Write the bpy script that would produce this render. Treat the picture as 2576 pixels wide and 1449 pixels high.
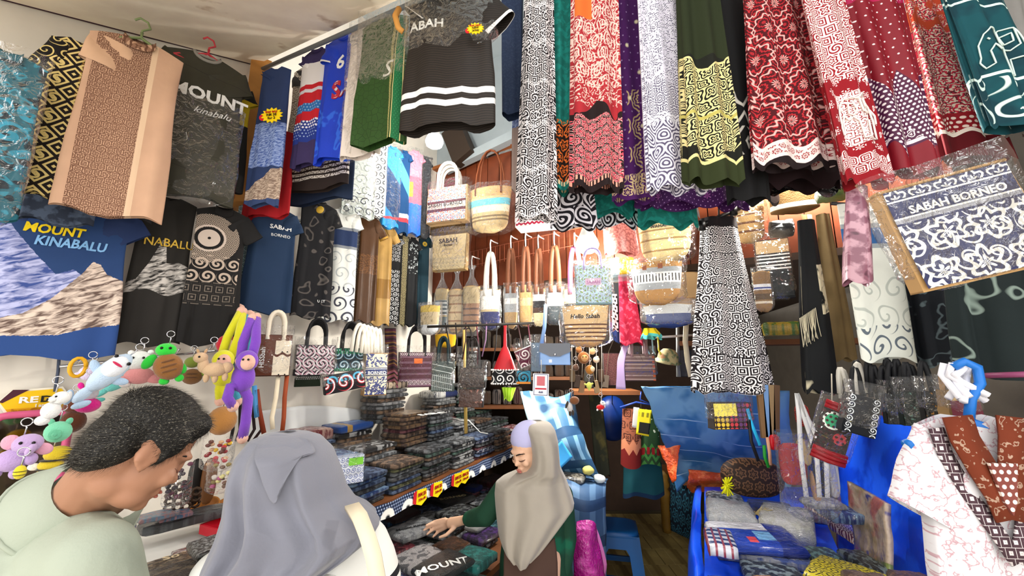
import bpy, bmesh, math, random
from mathutils import Vector, Matrix, noise
from math import sin, cos, pi, radians, sqrt, atan2, tan
for o in list(bpy.data.objects): bpy.data.objects.remove(o)
S = bpy.context.scene; COL = S.collection
RN = random.Random(11)
# ---------------------------------------------------------------- camera
F = 1000.0; CX = 1288.0; CY = 724.5; PITCH = radians(10); CAM = Vector((0, 0, 1.85))
cd = bpy.data.cameras.new('camera'); cam = bpy.data.objects.new('camera', cd); COL.objects.link(cam)
cd.sensor_width = 36; cd.sensor_fit = 'HORIZONTAL'; cd.lens = F * 36 / 2576; cd.clip_start = .02
cam.location = CAM; cam.rotation_euler = (pi / 2 + PITCH, 0, 0); S.camera = cam
# ---------------------------------------------------------------- light
S.view_settings.view_transform = 'Standard'; S.view_settings.look = 'None'
S.view_settings.gamma = 1; S.view_settings.use_curve_mapping = False; S.view_settings.exposure = 0.75
W = bpy.data.worlds.new('overcast_sky'); S.world = W; W.use_nodes = True
W.node_tree.nodes['Background'].inputs[0].default_value = (1, .975, .95, 1)
W.node_tree.nodes['Background'].inputs[1].default_value = 1.7
# ---------------------------------------------------------------- pixel -> place
SP, CP = sin(PITCH), cos(PITCH)
def ray(px, py):
    u = (px - CX) / F; v = (CY - py) / F
    return Vector((u, CP - SP * v, SP + CP * v))
def at(px, py, Y):
    d = ray(px, py); return CAM + d * (Y / d.y)
def atz(px, py, Z):
    d = ray(px, py); return CAM + d * ((Z - CAM.z) / d.z)
class Plane:
    def __init__(s, P, dx, dy):
        s.P = Vector(P); s.d = Vector((dx, dy, 0)).normalized(); s.n = Vector((s.d.y, -s.d.x, 0)); s.yaw = atan2(dy, dx)
    def hit(s, px, py, off=0):
        d = ray(px, py); P = s.P + s.n * off
        return CAM + d * ((P - CAM).dot(s.n) / d.dot(s.n))
LW = Plane(at(150, 720, 1.5), .52, .854)          # face of the goods on the left wall
def YL(px, py, off=0): return LW.hit(px, py, off).y
def fit(x0, y0, x1, y1, Y, yaw=0):
    """pixel box at depth Y on a vertical plane turned by yaw -> (top centre, width, height, yaw)"""
    xc, yc = (x0 + x1) / 2, (y0 + y1) / 2; yaw = radians(yaw)
    C = at(xc, yc, Y); p = Plane(C, cos(yaw), sin(yaw))
    w = (p.hit(x1, yc) - p.hit(x0, yc)).length
    t = p.hit(xc, y0); b = p.hit(xc, y1)
    return Vector((C.x, C.y, t.z)), w, t.z - b.z, yaw
# ---------------------------------------------------------------- materials
def hx(h):
    if not isinstance(h, str): return tuple(h)[:3] + (1,)
    c = [int(h[i:i + 2], 16) / 255 for i in (0, 2, 4)]
    return tuple(x / 12.92 if x <= .04045 else ((x + .055) / 1.055) ** 2.4 for x in c) + (1,)
class NT:
    def __init__(s, name):
        s.mat = bpy.data.materials.new(name); s.mat.use_nodes = True
        s.t = s.mat.node_tree; s.n = s.t.nodes; s.b = s.n['Principled BSDF']; s.out = s.n['Material Output']
        s._uv = None; s.ps = 1.
    def add(s, t, **k):
        n = s.n.new(t)
        for a, b in k.items(): setattr(n, a, b)
        return n
    def set(s, sock, v):
        if hasattr(v, 'is_linked') or isinstance(v, bpy.types.NodeSocket): s.t.links.new(v, sock)
        elif isinstance(v, str): sock.default_value = hx(v)
        else: sock.default_value = v
    def m(s, op, a, b=0.0, c=0.0):
        n = s.add('ShaderNodeMath', operation=op)
        s.set(n.inputs[0], a); s.set(n.inputs[1], b); s.set(n.inputs[2], c); return n.outputs[0]
    def mix(s, f, a, b):
        n = s.add('ShaderNodeMix', data_type='RGBA')
        s.set(n.inputs[0], f); s.set(n.inputs[6], a); s.set(n.inputs[7], b); return n.outputs[2]
    def uv(s):
        if not s._uv:
            u = s.add('ShaderNodeUVMap'); u.uv_map = 'UVMap'; p = s.add('ShaderNodeSeparateXYZ'); s.t.links.new(u.outputs[0], p.inputs[0])
            s._uv = (p.outputs[0], p.outputs[1], u.outputs[0])
        return s._uv
    def comb(s, x, y, z=0.0):
        n = s.add('ShaderNodeCombineXYZ'); s.set(n.inputs[0], x); s.set(n.inputs[1], y); s.set(n.inputs[2], z); return n.outputs[0]
    def noise(s, vec, scale, detail=2.0, dist=0.0, d3=True):
        n = s.add('ShaderNodeTexNoise'); n.inputs['Scale'].default_value = scale; n.inputs['Detail'].default_value = detail
        n.inputs['Distortion'].default_value = dist
        if vec is not None: s.t.links.new(vec, n.inputs['Vector'])
        return n.outputs[0]
    def obj(s):
        return s.add('ShaderNodeTexCoord').outputs['Object']
    def step(s, a, t, w=.03):                     # smooth a > t
        n = s.add('ShaderNodeMapRange'); s.set(n.inputs[0], a); n.inputs[1].default_value = t - w; n.inputs[2].default_value = t + w
        return n.outputs[0]
    def lattice(s, x, y, sx, sy, off=.5):
        Y = s.m('MULTIPLY', y, sy); fy = s.m('FLOOR', Y)
        X = s.m('ADD', s.m('MULTIPLY', x, sx), s.m('MULTIPLY', s.m('FRACT', s.m('MULTIPLY', fy, .5)), 2 * off))
        fx = s.m('FLOOR', X)
        return s.m('SUBTRACT', s.m('FRACT', X), .5), s.m('SUBTRACT', s.m('FRACT', Y), .5), fx, fy
    def motif(s, kind, x, y, r, a, k, n, amp, t):
        if kind == 'ros': v = s.m('SINE', s.m('ADD', s.m('MULTIPLY', r, k), s.m('MULTIPLY', s.m('COSINE', s.m('MULTIPLY', a, n)), amp)))
        elif kind == 'sq': v = s.m('SINE', s.m('MULTIPLY', s.m('MAXIMUM', s.m('ABSOLUTE', x), s.m('ABSOLUTE', y)), k))
        elif kind == 'dia': v = s.m('SINE', s.m('MULTIPLY', s.m('ADD', s.m('ABSOLUTE', x), s.m('ABSOLUTE', y)), k))
        elif kind == 'spi': v = s.m('SINE', s.m('ADD', s.m('MULTIPLY', a, n), s.m('MULTIPLY', r, k)))
        return s.step(v, t, .12)
    def pat(s, kind, sx, sy=None, k=30., n=6., amp=1.5, t=.1, off=.5, dist=0., edge=.49):
        x, y, vec = s.uv(); sy = sy or sx; sx *= s.ps; sy *= s.ps; dist /= s.ps
        if dist:
            nz = s.noise(vec, sx * .7, 1.0)
            x = s.m('ADD', x, s.m('MULTIPLY', s.m('SUBTRACT', nz, .5), dist)); y = s.m('ADD', y, s.m('MULTIPLY', s.m('SUBTRACT', nz, .5), dist))
        if kind == 'con':
            nz = s.noise(s.comb(s.m('MULTIPLY', x, sx), s.m('MULTIPLY', y, sy)), 1.0, amp)
            return s.step(s.m('SINE', s.m('MULTIPLY', nz, k)), t, .15)
        if kind == 'noi':
            nz = s.noise(s.comb(s.m('MULTIPLY', x, sx), s.m('MULTIPLY', y, sy)), 1.0, k); return s.step(nz, t, .04)
        if kind in ('vor', 'cel'):
            v = s.add('ShaderNodeTexVoronoi', voronoi_dimensions='2D', feature='DISTANCE_TO_EDGE' if kind == 'vor' else 'F1')
            s.t.links.new(s.comb(s.m('MULTIPLY', x, sx), s.m('MULTIPLY', y, sy)), v.inputs['Vector']); v.inputs['Scale'].default_value = 1
            if kind == 'vor': return s.m('SUBTRACT', 1.0, s.step(v.outputs[0], t, .02))
            return s.step(s.m('FRACT', s.m('MULTIPLY', v.outputs[0], k)), t, .05)
        lx, ly, fx, fy = s.lattice(x, y, sx, sy, off)
        r = s.m('SQRT', s.m('ADD', s.m('MULTIPLY', lx, lx), s.m('MULTIPLY', ly, ly))); a = s.m('ARCTAN2', ly, lx)
        if kind == 'dot': return s.m('SUBTRACT', 1.0, s.step(r, t, .03))
        inn = s.m('SUBTRACT', 1.0, s.step(r, edge, .02))
        if kind == 'mix':
            w = s.add('ShaderNodeTexWhiteNoise', noise_dimensions='2D'); s.t.links.new(s.comb(fx, fy), w.inputs['Vector']); h = w.outputs[0]
            m1 = s.motif('ros', lx, ly, r, a, k, n, amp, t); m2 = s.motif('sq', lx, ly, r, a, k * 1.1, n, amp, t)
            m3 = s.motif('spi', lx, ly, r, a, k * .8, 2., amp, t); m4 = s.motif('ros', lx, ly, r, a, k * .7, 4., 2.2, t)
            v = m1
            for th, mm in ((.3, m2), (.55, m3), (.8, m4)):
                g = s.m('GREATER_THAN', h, th); v = s.m('ADD', s.m('MULTIPLY', v, s.m('SUBTRACT', 1.0, g)), s.m('MULTIPLY', mm, g))
            return v
        v = s.motif(kind, lx, ly, r, a, k, n, amp, t)
        return s.m('MULTIPLY', v, inn) if kind in ('ros', 'spi') and edge < .5 else v
    def mask(s, q):
        x, y, vec = s.uv(); out = []
        yy = y
        if 'wv' in q:
            amp, fr = q['wv']; yy = s.m('ADD', y, s.m('MULTIPLY', s.m('SINE', s.m('MULTIPLY', x, fr)), amp))
        if 'zz' in q:
            amp, per = q['zz']; yy = s.m('ADD', y, s.m('MULTIPLY', s.m('PINGPONG', x, per), amp))
        if 'dg' in q: yy = s.m('ADD', yy, s.m('MULTIPLY', x, q['dg']))
        if 'z' in q:
            lo, hi = q['z']; out += [s.m('GREATER_THAN', yy, lo), s.m('LESS_THAN', yy, hi)]
        if 'x' in q:
            lo, hi = q['x']; out += [s.m('GREATER_THAN', x, lo), s.m('LESS_THAN', x, hi)]
        if 'ax' in q:
            lo, hi = q['ax']; ab = s.m('ABSOLUTE', x); out += [s.m('GREATER_THAN', ab, lo), s.m('LESS_THAN', ab, hi)]
        if 'st' in q:
            per, duty = q['st'][:2]; ax = q['st'][2] if len(q['st']) > 2 else 'z'
            out.append(s.m('LESS_THAN', s.m('FRACT', s.m('DIVIDE', yy if ax == 'z' else x, per)), duty))
        if 'ridge' in q:
            pts = q['ridge']; xs = [p[0] for p in pts]; zs = [p[1] for p in pts]; x0, x1 = min(xs), max(xs); z0, z1 = min(zs), max(zs)
            cr = s.add('ShaderNodeValToRGB'); e = cr.color_ramp.elements
            for i, (a, b) in enumerate(sorted(pts)):
                p = (a - x0) / (x1 - x0); g = (b - z0) / (z1 - z0)
                el = e[i] if i < 2 else e.new(p)
                el.position = p; el.color = (g, g, g, 1)
            s.set(cr.inputs[0], s.m('DIVIDE', s.m('SUBTRACT', x, x0), x1 - x0))
            sp = s.add('ShaderNodeSeparateColor'); s.t.links.new(cr.outputs[0], sp.inputs[0])
            nz = s.m('MULTIPLY', s.m('SUBTRACT', s.noise(vec, 40., 3.), .5), .03)
            out.append(s.m('GREATER_THAN', s.m('ADD', s.m('ADD', s.m('MULTIPLY', sp.outputs[0], z1 - z0), z0), nz), y))
        if 'circ' in q:
            cx, cz, r0, r1 = q['circ']; dx = s.m('SUBTRACT', x, cx); dz = s.m('SUBTRACT', y, cz)
            rr = s.m('SQRT', s.m('ADD', s.m('MULTIPLY', dx, dx), s.m('MULTIPLY', dz, dz)))
            out += [s.m('GREATER_THAN', rr, r0), s.m('LESS_THAN', rr, r1)]
        if 'p' in q: out.append(s.pat(*q['p'][:2], **(q['p'][2] if len(q['p']) > 2 else {})))
        if 'f' in q: out.append(q['f'])
        v = out[0]
        for o in out[1:]: v = s.m('MULTIPLY', v, o)
        return v
MC = {}
def fab(name, base, *layers, rough=.85, bump=.15, bs=60., coat=0., spec=.3, sheen=0., metal=0., vary=.12, crink=0., emit=0., ps=1.):
    """woven / printed surface: base colour, then printed layers (colour, mask)"""
    if name in MC: return MC[name]
    s = NT(name); s.ps = ps; c = hx(base) if isinstance(base, str) else base
    if vary:
        nz = s.noise(s.obj(), 9.0, 3.0); d = tuple(x * (1 - vary * 1.6) for x in c[:3]) + (1,); l = tuple(min(1, x * (1 + vary)) for x in c[:3]) + (1,)
        c = s.mix(nz, d, l)
    for col, q in layers:
        if isinstance(col, tuple) and col[0] == 'rock':
            x, y, vec = s.uv(); sc = col[3] if len(col) > 3 else (14., 40.)
            nz = s.noise(s.comb(s.m('MULTIPLY', s.m('ADD', x, s.m('MULTIPLY', y, .6)), sc[0]), s.m('MULTIPLY', s.m('SUBTRACT', y, s.m('MULTIPLY', x, .5)), sc[1])), 1.0, 6.0, .8)
            cc = s.mix(s.step(nz, .5, .11), col[1], col[2])
        else: cc = col
        c = s.mix(s.mask(q), c, cc)
    s.set(s.b.inputs['Base Color'], c); s.b.inputs['Roughness'].default_value = rough
    s.b.inputs['Specular IOR Level'].default_value = spec; s.b.inputs['Metallic'].default_value = metal
    if coat: s.b.inputs['Coat Weight'].default_value = coat; s.b.inputs['Coat Roughness'].default_value = .09
    if sheen: s.b.inputs['Sheen Weight'].default_value = sheen; s.b.inputs['Sheen Roughness'].default_value = .5
    if emit: s.set(s.b.inputs['Emission Color'], c); s.b.inputs['Emission Strength'].default_value = emit
    if bump or crink:
        b = s.add('ShaderNodeBump'); b.inputs['Strength'].default_value = bump or crink; b.inputs['Distance'].default_value = .004 if not crink else .02
        s.set(b.inputs['Height'], s.noise(s.obj(), bs, 3.0)); s.t.links.new(b.outputs[0], s.b.inputs['Normal'])
        if crink and coat:
            b2 = s.add('ShaderNodeBump'); b2.inputs['Strength'].default_value = crink; b2.inputs['Distance'].default_value = .08
            s.set(b2.inputs['Height'], s.noise(s.obj(), bs * .5, 4.0, 1.2)); s.t.links.new(b2.outputs[0], s.b.inputs['Coat Normal'])
    MC[name] = s.mat; return s.mat
def plain(h, rough=.6, **k):
    return fab('plain_%s_%d' % (h, rough * 100), h, rough=rough, bump=k.pop('bump', .05), vary=k.pop('vary', .06), **k)
def plastic(name, tint='ffffff', haze=.06, gloss=.2, bs=22., rough=.08, st=.9):
    if name in MC: return MC[name]
    s = NT(name); s.n.remove(s.b)
    tr = s.add('ShaderNodeBsdfTransparent'); s.set(tr.inputs[0], tint); gl = s.add('ShaderNodeBsdfGlossy'); gl.inputs['Roughness'].default_value = rough
    df = s.add('ShaderNodeBsdfDiffuse'); s.set(df.inputs[0], tint)
    b = s.add('ShaderNodeBump'); b.inputs['Strength'].default_value = st; b.inputs['Distance'].default_value = .03
    s.set(b.inputs['Height'], s.noise(s.obj(), bs, 3.0, 1.5)); s.t.links.new(b.outputs[0], gl.inputs['Normal'])
    fr = s.add('ShaderNodeFresnel'); fr.inputs[0].default_value = 1.4; s.t.links.new(b.outputs[0], fr.inputs['Normal'])
    m1 = s.add('ShaderNodeMixShader'); m1.inputs[0].default_value = haze; s.t.links.new(tr.outputs[0], m1.inputs[1]); s.t.links.new(df.outputs[0], m1.inputs[2])
    m2 = s.add('ShaderNodeMixShader'); s.set(m2.inputs[0], s.m('MINIMUM', s.m('MULTIPLY', fr.outputs[0], gloss * 5), .55))
    s.t.links.new(m1.outputs[0], m2.inputs[1]); s.t.links.new(gl.outputs[0], m2.inputs[2]); s.t.links.new(m2.outputs[0], s.out.inputs[0])
    MC[name] = s.mat; return s.mat
CLEAR = plastic('clear_film', haze=.02, gloss=.09); FROST = plastic('frosted_film', 'f4f6f8', .1, .16, 14.)
METAL = fab('chrome', 'c8c8cc', metal=1., rough=.25, bump=0, vary=0)
WOOD = fab('dark_timber', '6d4020', rough=.6, vary=.25, bs=25.)
WIRE = plain('9aa0a4', .4)
# ---------------------------------------------------------------- mesh building
class MB:
    def __init__(s, us=(1., 1.)): s.v = []; s.f = []; s.u = []; s.us = us
    def vert(s, p, uv=None):
        s.v.append(tuple(p)); s.u.append(uv if uv else (p[0] * s.us[0], p[2] * s.us[1])); return len(s.v) - 1
    def grid(s, fn, nu, nv, cu=False, uvf=None):
        b = len(s.v); mu = nu if cu else nu + 1
        for j in range(nv + 1):
            for i in range(nu + 1 if cu and uvf else mu):
                p = fn(i / nu, j / nv); s.vert(p, uvf(i / nu, j / nv, p) if uvf else None)
        cols = nu + 1 if cu and uvf else mu
        for j in range(nv):
            for i in range(nu):
                i2 = (i + 1) % cols
                s.f.append((b + j * cols + i, b + j * cols + i2, b + (j + 1) * cols + i2, b + (j + 1) * cols + i))
        return s
    def box(s, c, d, M=None):
        b = len(s.v)
        for k in range(8):
            p = Vector(((k & 1) - .5, (k >> 1 & 1) - .5, (k >> 2) - .5)); p = Vector((p.x * d[0], p.y * d[1], p.z * d[2]))
            if M: p = M @ p
            s.vert(p + Vector(c))
        for q in ((0, 2, 3, 1), (4, 5, 7, 6), (0, 1, 5, 4), (2, 6, 7, 3), (0, 4, 6, 2), (1, 3, 7, 5)): s.f.append(tuple(b + i for i in q))
        return s
    def tube(s, pts, r, n=6, cap=True):
        pts = [Vector(p) for p in pts]; b = len(s.v); prev = None
        rs = r if isinstance(r, (list, tuple)) else [r] * len(pts)
        for i, p in enumerate(pts):
            t = (pts[min(i + 1, len(pts) - 1)] - pts[max(i - 1, 0)])
            t = t.normalized() if t.length > 1e-9 else Vector((0, 0, 1))
            if prev is None: prev = t.orthogonal().normalized()
            e = prev - t * prev.dot(t); e = e.normalized() if e.length > 1e-6 else t.orthogonal().normalized(); prev = e; g = t.cross(e)
            for k in range(n):
                a = 2 * pi * k / n; s.vert(p + (e * cos(a) + g * sin(a)) * rs[i])
        for i in range(len(pts) - 1):
            for k in range(n):
                s.f.append((b + i * n + k, b + i * n + (k + 1) % n, b + (i + 1) * n + (k + 1) % n, b + (i + 1) * n + k))
        if cap: s.f.append(tuple(b + k for k in range(n))[::-1]); s.f.append(tuple(b + (len(pts) - 1) * n + k for k in range(n)))
        return s
    def ribbon(s, pts, w, side, t=.004):
        """flat strap: width w along side, thickness t"""
        pts = [Vector(p) for p in pts]; b = len(s.v); side = Vector(side).normalized()
        for i, p in enumerate(pts):
            tg = (pts[min(i + 1, len(pts) - 1)] - pts[max(i - 1, 0)]).normalized(); nn = tg.cross(side)
            nn = nn.normalized() if nn.length > 1e-6 else Vector((0, 1, 0)); sd = nn.cross(tg).normalized()
            for a, c in ((-1, -1), (1, -1), (1, 1), (-1, 1)): s.vert(p + sd * (a * w / 2) + nn * (c * t / 2))
        for i in range(len(pts) - 1):
            for k in range(4): s.f.append((b + i * 4 + k, b + i * 4 + (k + 1) % 4, b + i * 4 + 4 + (k + 1) % 4, b + i * 4 + 4 + k))
        s.f.append((b + 3, b + 2, b + 1, b)); e = b + (len(pts) - 1) * 4; s.f.append((e, e + 1, e + 2, e + 3)); return s
    def ball(s, c, r, n=12, m=8, M=None, pw=1.):
        r = (r, r, r) if not isinstance(r, (tuple, list)) else r; c = Vector(c)
        def sg(x): return math.copysign(abs(x) ** pw, x)
        def fn(u, v):
            th = 2 * pi * u; ph = pi * v; p = Vector((sg(sin(ph)) * sg(cos(th)) * r[0], sg(sin(ph)) * sg(sin(th)) * r[1], sg(cos(ph)) * r[2]))
            return (M @ p if M else p) + c
        return s.grid(lambda u, v: fn(-u, v), n, m, True)
    def lathe(s, prof, n=20, c=(0, 0, 0), M=None):
        c = Vector(c); L = len(prof) - 1
        def fn(u, v):
            r, z = prof[min(L, int(round(v * L)))]; p = Vector((r * cos(2 * pi * u), r * sin(2 * pi * u), z))
            return (M @ p if M else p) + c
        return s.grid(fn, n, L, True)
    def prism(s, pts, y0, y1):
        """outline in x,z extruded from y0 to y1"""
        b = len(s.v); n = len(pts)
        for y in (y0, y1):
            for p in pts: s.vert((p[0], y, p[1]))
        s.f.append(tuple(b + i for i in range(n))); s.f.append(tuple(b + n + i for i in range(n))[::-1])
        for i in range(n): s.f.append((b + i, b + n + i, b + n + (i + 1) % n, b + (i + 1) % n))
        return s
    def mesh(s, name, smooth=True):
        me = bpy.data.meshes.new(name); me.from_pydata(s.v, [], s.f)
        uv = me.uv_layers.new(name='UVMap'); li = [0] * len(me.loops); me.loops.foreach_get('vertex_index', li)
        fl = []
        for i in li: fl += s.u[i]
        uv.data.foreach_set('uv', fl)
        if smooth: me.polygons.foreach_set('use_smooth', [True] * len(me.polygons))
        me.update(); return me
    def build(s, name, mat, parent=None, smooth=True, loc=None, rot=None):
        return link(name, s.mesh(name, smooth), mat, parent, loc, rot)
def link(name, me, mat, parent=None, loc=None, rot=None):
    o = bpy.data.objects.new(name, me); COL.objects.link(o)
    if mat:
        if not me.materials: me.materials.append(mat)
        elif me.materials[0] != mat: o.material_slots[0].link = 'OBJECT'; o.material_slots[0].material = mat
    if parent: o.parent = parent
    if loc is not None: o.location = loc
    if rot is not None: o.rotation_euler = rot
    return o
LABELS = {}
def tag(o, label, cat, group=None, kind=None):
    o['label'] = label; o['category'] = cat
    if group: o['group'] = group
    if kind: o['kind'] = kind
    return o
def T(name, label, cat, loc, yaw=0, group=None, rot=None):
    o = bpy.data.objects.new(name, None); COL.objects.link(o); o.empty_display_size = .05
    o.location = loc; o.rotation_euler = rot if rot else (0, 0, yaw); return tag(o, label, cat, group)
def struct(name, mb, mat, parent=None, smooth=False):
    o = mb.build(name, mat, parent, smooth)
    if not parent: o['kind'] = 'structure'
    return o
def adopt(o, t):
    o.parent = t; o.matrix_parent_inverse = Matrix.LocRotScale(t.location, t.rotation_euler, None).inverted(); return o
def sm(t): t = max(0, min(1, t)); return t * t * (3 - 2 * t)
def lerp(a, b, t): return a + (b - a) * t
def interp(tab, v):
    for i in range(len(tab) - 1):
        a, b = tab[i], tab[i + 1]
        if v <= b[0]:
            t = (v - a[0]) / (b[0] - a[0]) if b[0] > a[0] else 0; t = max(0, t)
            return [lerp(p, q, t) for p, q in zip(a[1:], b[1:])]
    return list(tab[-1][1:])
def nz(x, y=0, z=0): return noise.noise(Vector((x, y, z)))
def arc(x0, x1, h, y=0, z=0, n=10, pw=.5):
    """handle arc from x0 to x1 rising h"""
    out = []
    for i in range(n + 1):
        a = pi * i / n; out.append(Vector((lerp(x0, x1, (1 - cos(a)) / 2), y, z + h * sin(a) ** pw)))
    return out
TXT = {}
def text_mesh(s, size=.1, bold=0., shear=0., ex=.0012, space=1.0):
    c = bpy.data.curves.new('lettering', 'FONT'); c.body = s; c.size = size; c.align_x = 'CENTER'; c.align_y = 'CENTER'
    c.offset = bold * size; c.shear = shear; c.extrude = ex; c.resolution_u = 2; c.space_character = space
    o = bpy.data.objects.new('lettering', c); COL.objects.link(o); bpy.context.view_layer.update()
    me = bpy.data.meshes.new_from_object(o); bpy.data.objects.remove(o); bpy.data.curves.remove(c); return me
def text(s, size, parent, x, y, z, mat, bold=.02, shear=0., rot=0., yf=None, name='lettering', sx=1., flat=False, space=1.0, M=None):
    """lettering standing on the -y face (or lying flat on top when flat)"""
    me = text_mesh(s, size, bold, shear, space=space); ca, sa = cos(rot), sin(rot)
    for v in me.vertices:
        a, b, c = v.co.x * sx, v.co.y, v.co.z; a, b = a * ca - b * sa, a * sa + b * ca
        if flat: p = Vector((x + a, y + b, z + c))
        else:
            X, Z = x + a, z + b; p = Vector((X, (yf(X, Z) if yf else y) - .002 - c, Z))
        v.co = M @ p if M else p
    me.materials.clear(); return link(name, me, mat, parent)
def remesh(mb, voxel=.006, smooth=6, name='body', dec=None):
    """union of overlapping solids -> one continuous skin"""
    me = mb.mesh(name); o = bpy.data.objects.new(name, me); COL.objects.link(o)
    r = o.modifiers.new('r', 'REMESH'); r.mode = 'VOXEL'; r.voxel_size = voxel
    s = o.modifiers.new('s', 'SMOOTH'); s.factor = .5; s.iterations = smooth
    dg = bpy.context.evaluated_depsgraph_get(); out = bpy.data.meshes.new_from_object(o.evaluated_get(dg)); bpy.data.objects.remove(o)
    if not out.uv_layers: out.uv_layers.new(name='UVMap')
    d = out.uv_layers[0].data
    for l in out.loops: c = out.vertices[l.vertex_index].co; d[l.index].uv = (c.x, c.z)
    out.polygons.foreach_set('use_smooth', [True] * len(out.polygons)); out.materials.clear(); return out
# ================================================================ the setting
A = LW.d; NB = LW.n                                   # along the left wall / out of it
WL = Plane(LW.P - NB * .16, A.x, A.y)
BW = Plane(WL.hit(1092, 600), NB.x, NB.y)             # upper timber front at the back of the stall
M_PLAST = fab('cream_plaster', 'e6dfd2', rough=.9, vary=.08, bs=8., bump=.2)
M_CEIL = fab('ceiling_board', 'fbe9d2', ('c3a98c', {'p': ('noi', 5., dict(k=6., t=.66))}), rough=.9, vary=.12, bs=7., bump=.25)
M_GREY = fab('grey_plaster', 'a6b0b4', rough=.9, vary=.08, bs=10.)
M_DARK = fab('dark_boarding', '3a2a20', rough=.8, vary=.2)
M_PLANK = fab('red_brown_plank', '7a3a1e', rough=.5, vary=.3, bs=18., coat=.1)
def quad_slab(pts, th):
    """slab whose top corners are pts, thickness th upwards"""
    m = MB(); n = len(pts)
    for dz in (0, th):
        for p in pts: m.vert(Vector(p) + Vector((0, 0, dz)), (p[0], p[1]))
    m.f.append(tuple(range(n))); m.f.append(tuple(range(n, 2 * n))[::-1])
    for i in range(n): m.f.append((i, n + i, n + (i + 1) % n, (i + 1) % n))
    return m
def vwall(P, Q, z0, z1, th):
    """wall from P to Q; thickness goes to the left of P->Q"""
    P, Q = Vector(P), Vector(Q); d = (Q - P); d.z = 0; n = Vector((-d.y, d.x, 0)).normalized() * th
    m = MB(); L = d.length
    for z in (z0, z1):
        for p, u in ((P, 0), (Q, L), (Q + n, L), (P + n, 0)): m.vert((p.x, p.y, z), (u, z))
    for q in ((0, 1, 2, 3), (7, 6, 5, 4), (0, 4, 5, 1), (1, 5, 6, 2), (2, 6, 7, 3), (3, 7, 4, 0)): m.f.append(q)
    return m
c0 = WL.hit(0, 0); c1 = WL.hit(640, 165); rd = NB
# rail of hanging shirts: leaves the wall at c1 and comes forward, perpendicular to it
AR = Plane(c1, NB.x, NB.y); c2 = AR.hit(1000, 0)
corner = WL.hit(1092, 600)
wl0 = WL.P - A * 2.4
struct('wall_left', vwall((corner.x, corner.y, 0), (wl0.x, wl0.y, 0), 0, 4.6, -.1), M_PLAST)
e1 = c1 + (c0 - c1) * 1.35; e2 = c1 + (c2 - c1) * 1.35
struct('ceiling', quad_slab([c1, e1, e1 + (e2 - c1), e2], .05), M_CEIL)
bw_end = BW.P + BW.d * 3.4
ZP0, ZP1 = 2.42, BW.hit(1240, 388).z
wb = struct('wall_back', vwall((bw_end.x, bw_end.y, 0), (BW.P.x, BW.P.y, 0), ZP1 - .02, 4.6, -.1), M_GREY)
pw = .118; k = 0
pm = MB().box((pw / 2 - .003, .012, (ZP0 + ZP1) / 2), (pw - .006, .024, ZP1 - ZP0)).mesh('plank', False)
ds = MB(); ds.box((0, .1, 0), (.01, .01, .01))
for i in range(28):
    p = BW.P + BW.d * (i * pw)
    o = link('plank', pm, M_PLANK, wb); o.location = (p.x, p.y, 0); o.rotation_euler = (0, 0, BW.yaw)
# backing of the planks, loft floor, deep aisle behind
q0 = BW.P - BW.n * .03; q1 = bw_end - BW.n * .03
struct('trim_1', vwall((q1.x, q1.y, 0), (q0.x, q0.y, 0), ZP0 + .01, ZP1, -.06), M_DARK)
cap = MB(); a_, b_ = BW.hit(1090, 440, .02), BW.hit(1240, 388, .02)
cap.box((1.7, -.02, ZP1 + .015), (3.4, .07, .03)); o = struct('trim_2', cap, fab('orange_timber', 'a5602e', rough=.5, vary=.25)); o.location = (BW.P.x, BW.P.y, 0); o.rotation_euler = (0, 0, BW.yaw)
struct('wall_deep', vwall((3.2, 5.3, 0), (-.6, 5.3, 0), 0, 2.6, -.1), M_DARK)
struct('wall_deep_left', vwall((-.1, 5.3, 0), (corner.x, corner.y, 0), 0, 2.6, -.05), M_DARK)
struct('wall_right', vwall((2.75, -1.0, 0), (3.15, 5.3, 0), 0, 4.6, -.1), fab('stained_wall', '6a6258', rough=.9, vary=.15))
struct('trim_3', quad_slab([(corner.x, corner.y, ZP0 - .04), (bw_end.x, bw_end.y, ZP0 - .04), (3.2, 5.3, ZP0 - .04), (-.6, 5.3, ZP0 - .04)], .04), M_DARK)
struct('ceiling_back', quad_slab([(-3, 0, 4.5), (3.4, 0, 4.5), (3.4, 5.4, 4.5), (-3, 5.4, 4.5)], .05), M_GREY)
fl = struct('floor', quad_slab([(-4, -2.5, -.06), (3.6, -2.5, -.06), (3.6, 5.4, -.06), (-4, 5.4, -.06)], .05), fab('floor_screed', '4b3f22', rough=.8, vary=.2))
gf = struct('ground_bounce', quad_slab([(-6, -6, -.02), (6, -6, -.02), (6, 1.6, -.02), (-6, 1.6, -.02)], .02), fab('pale_bounce_concrete', 'e2dccf', rough=.9, vary=.1))  # unseen ground, added pale to bounce sky light up to the ceiling
M_TILE = fab('worn_floor_tile', 'a8945c', ('7c6a3c', {'p': ('noi', 9., dict(k=5., t=.56))}), ('c4b482', {'p': ('noi', 16., dict(k=5., t=.64))}), rough=.45, vary=.25)
tm = MB().box((.148, .148, -.005), (.292, .292, .012)).mesh('tile', False)
for i in range(9):
    for j in range(9):
        o = link('tile', tm, M_TILE, fl); o.location = (.6 + i * .3 - .02 * j, 2.5 + j * .3, 0)
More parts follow.
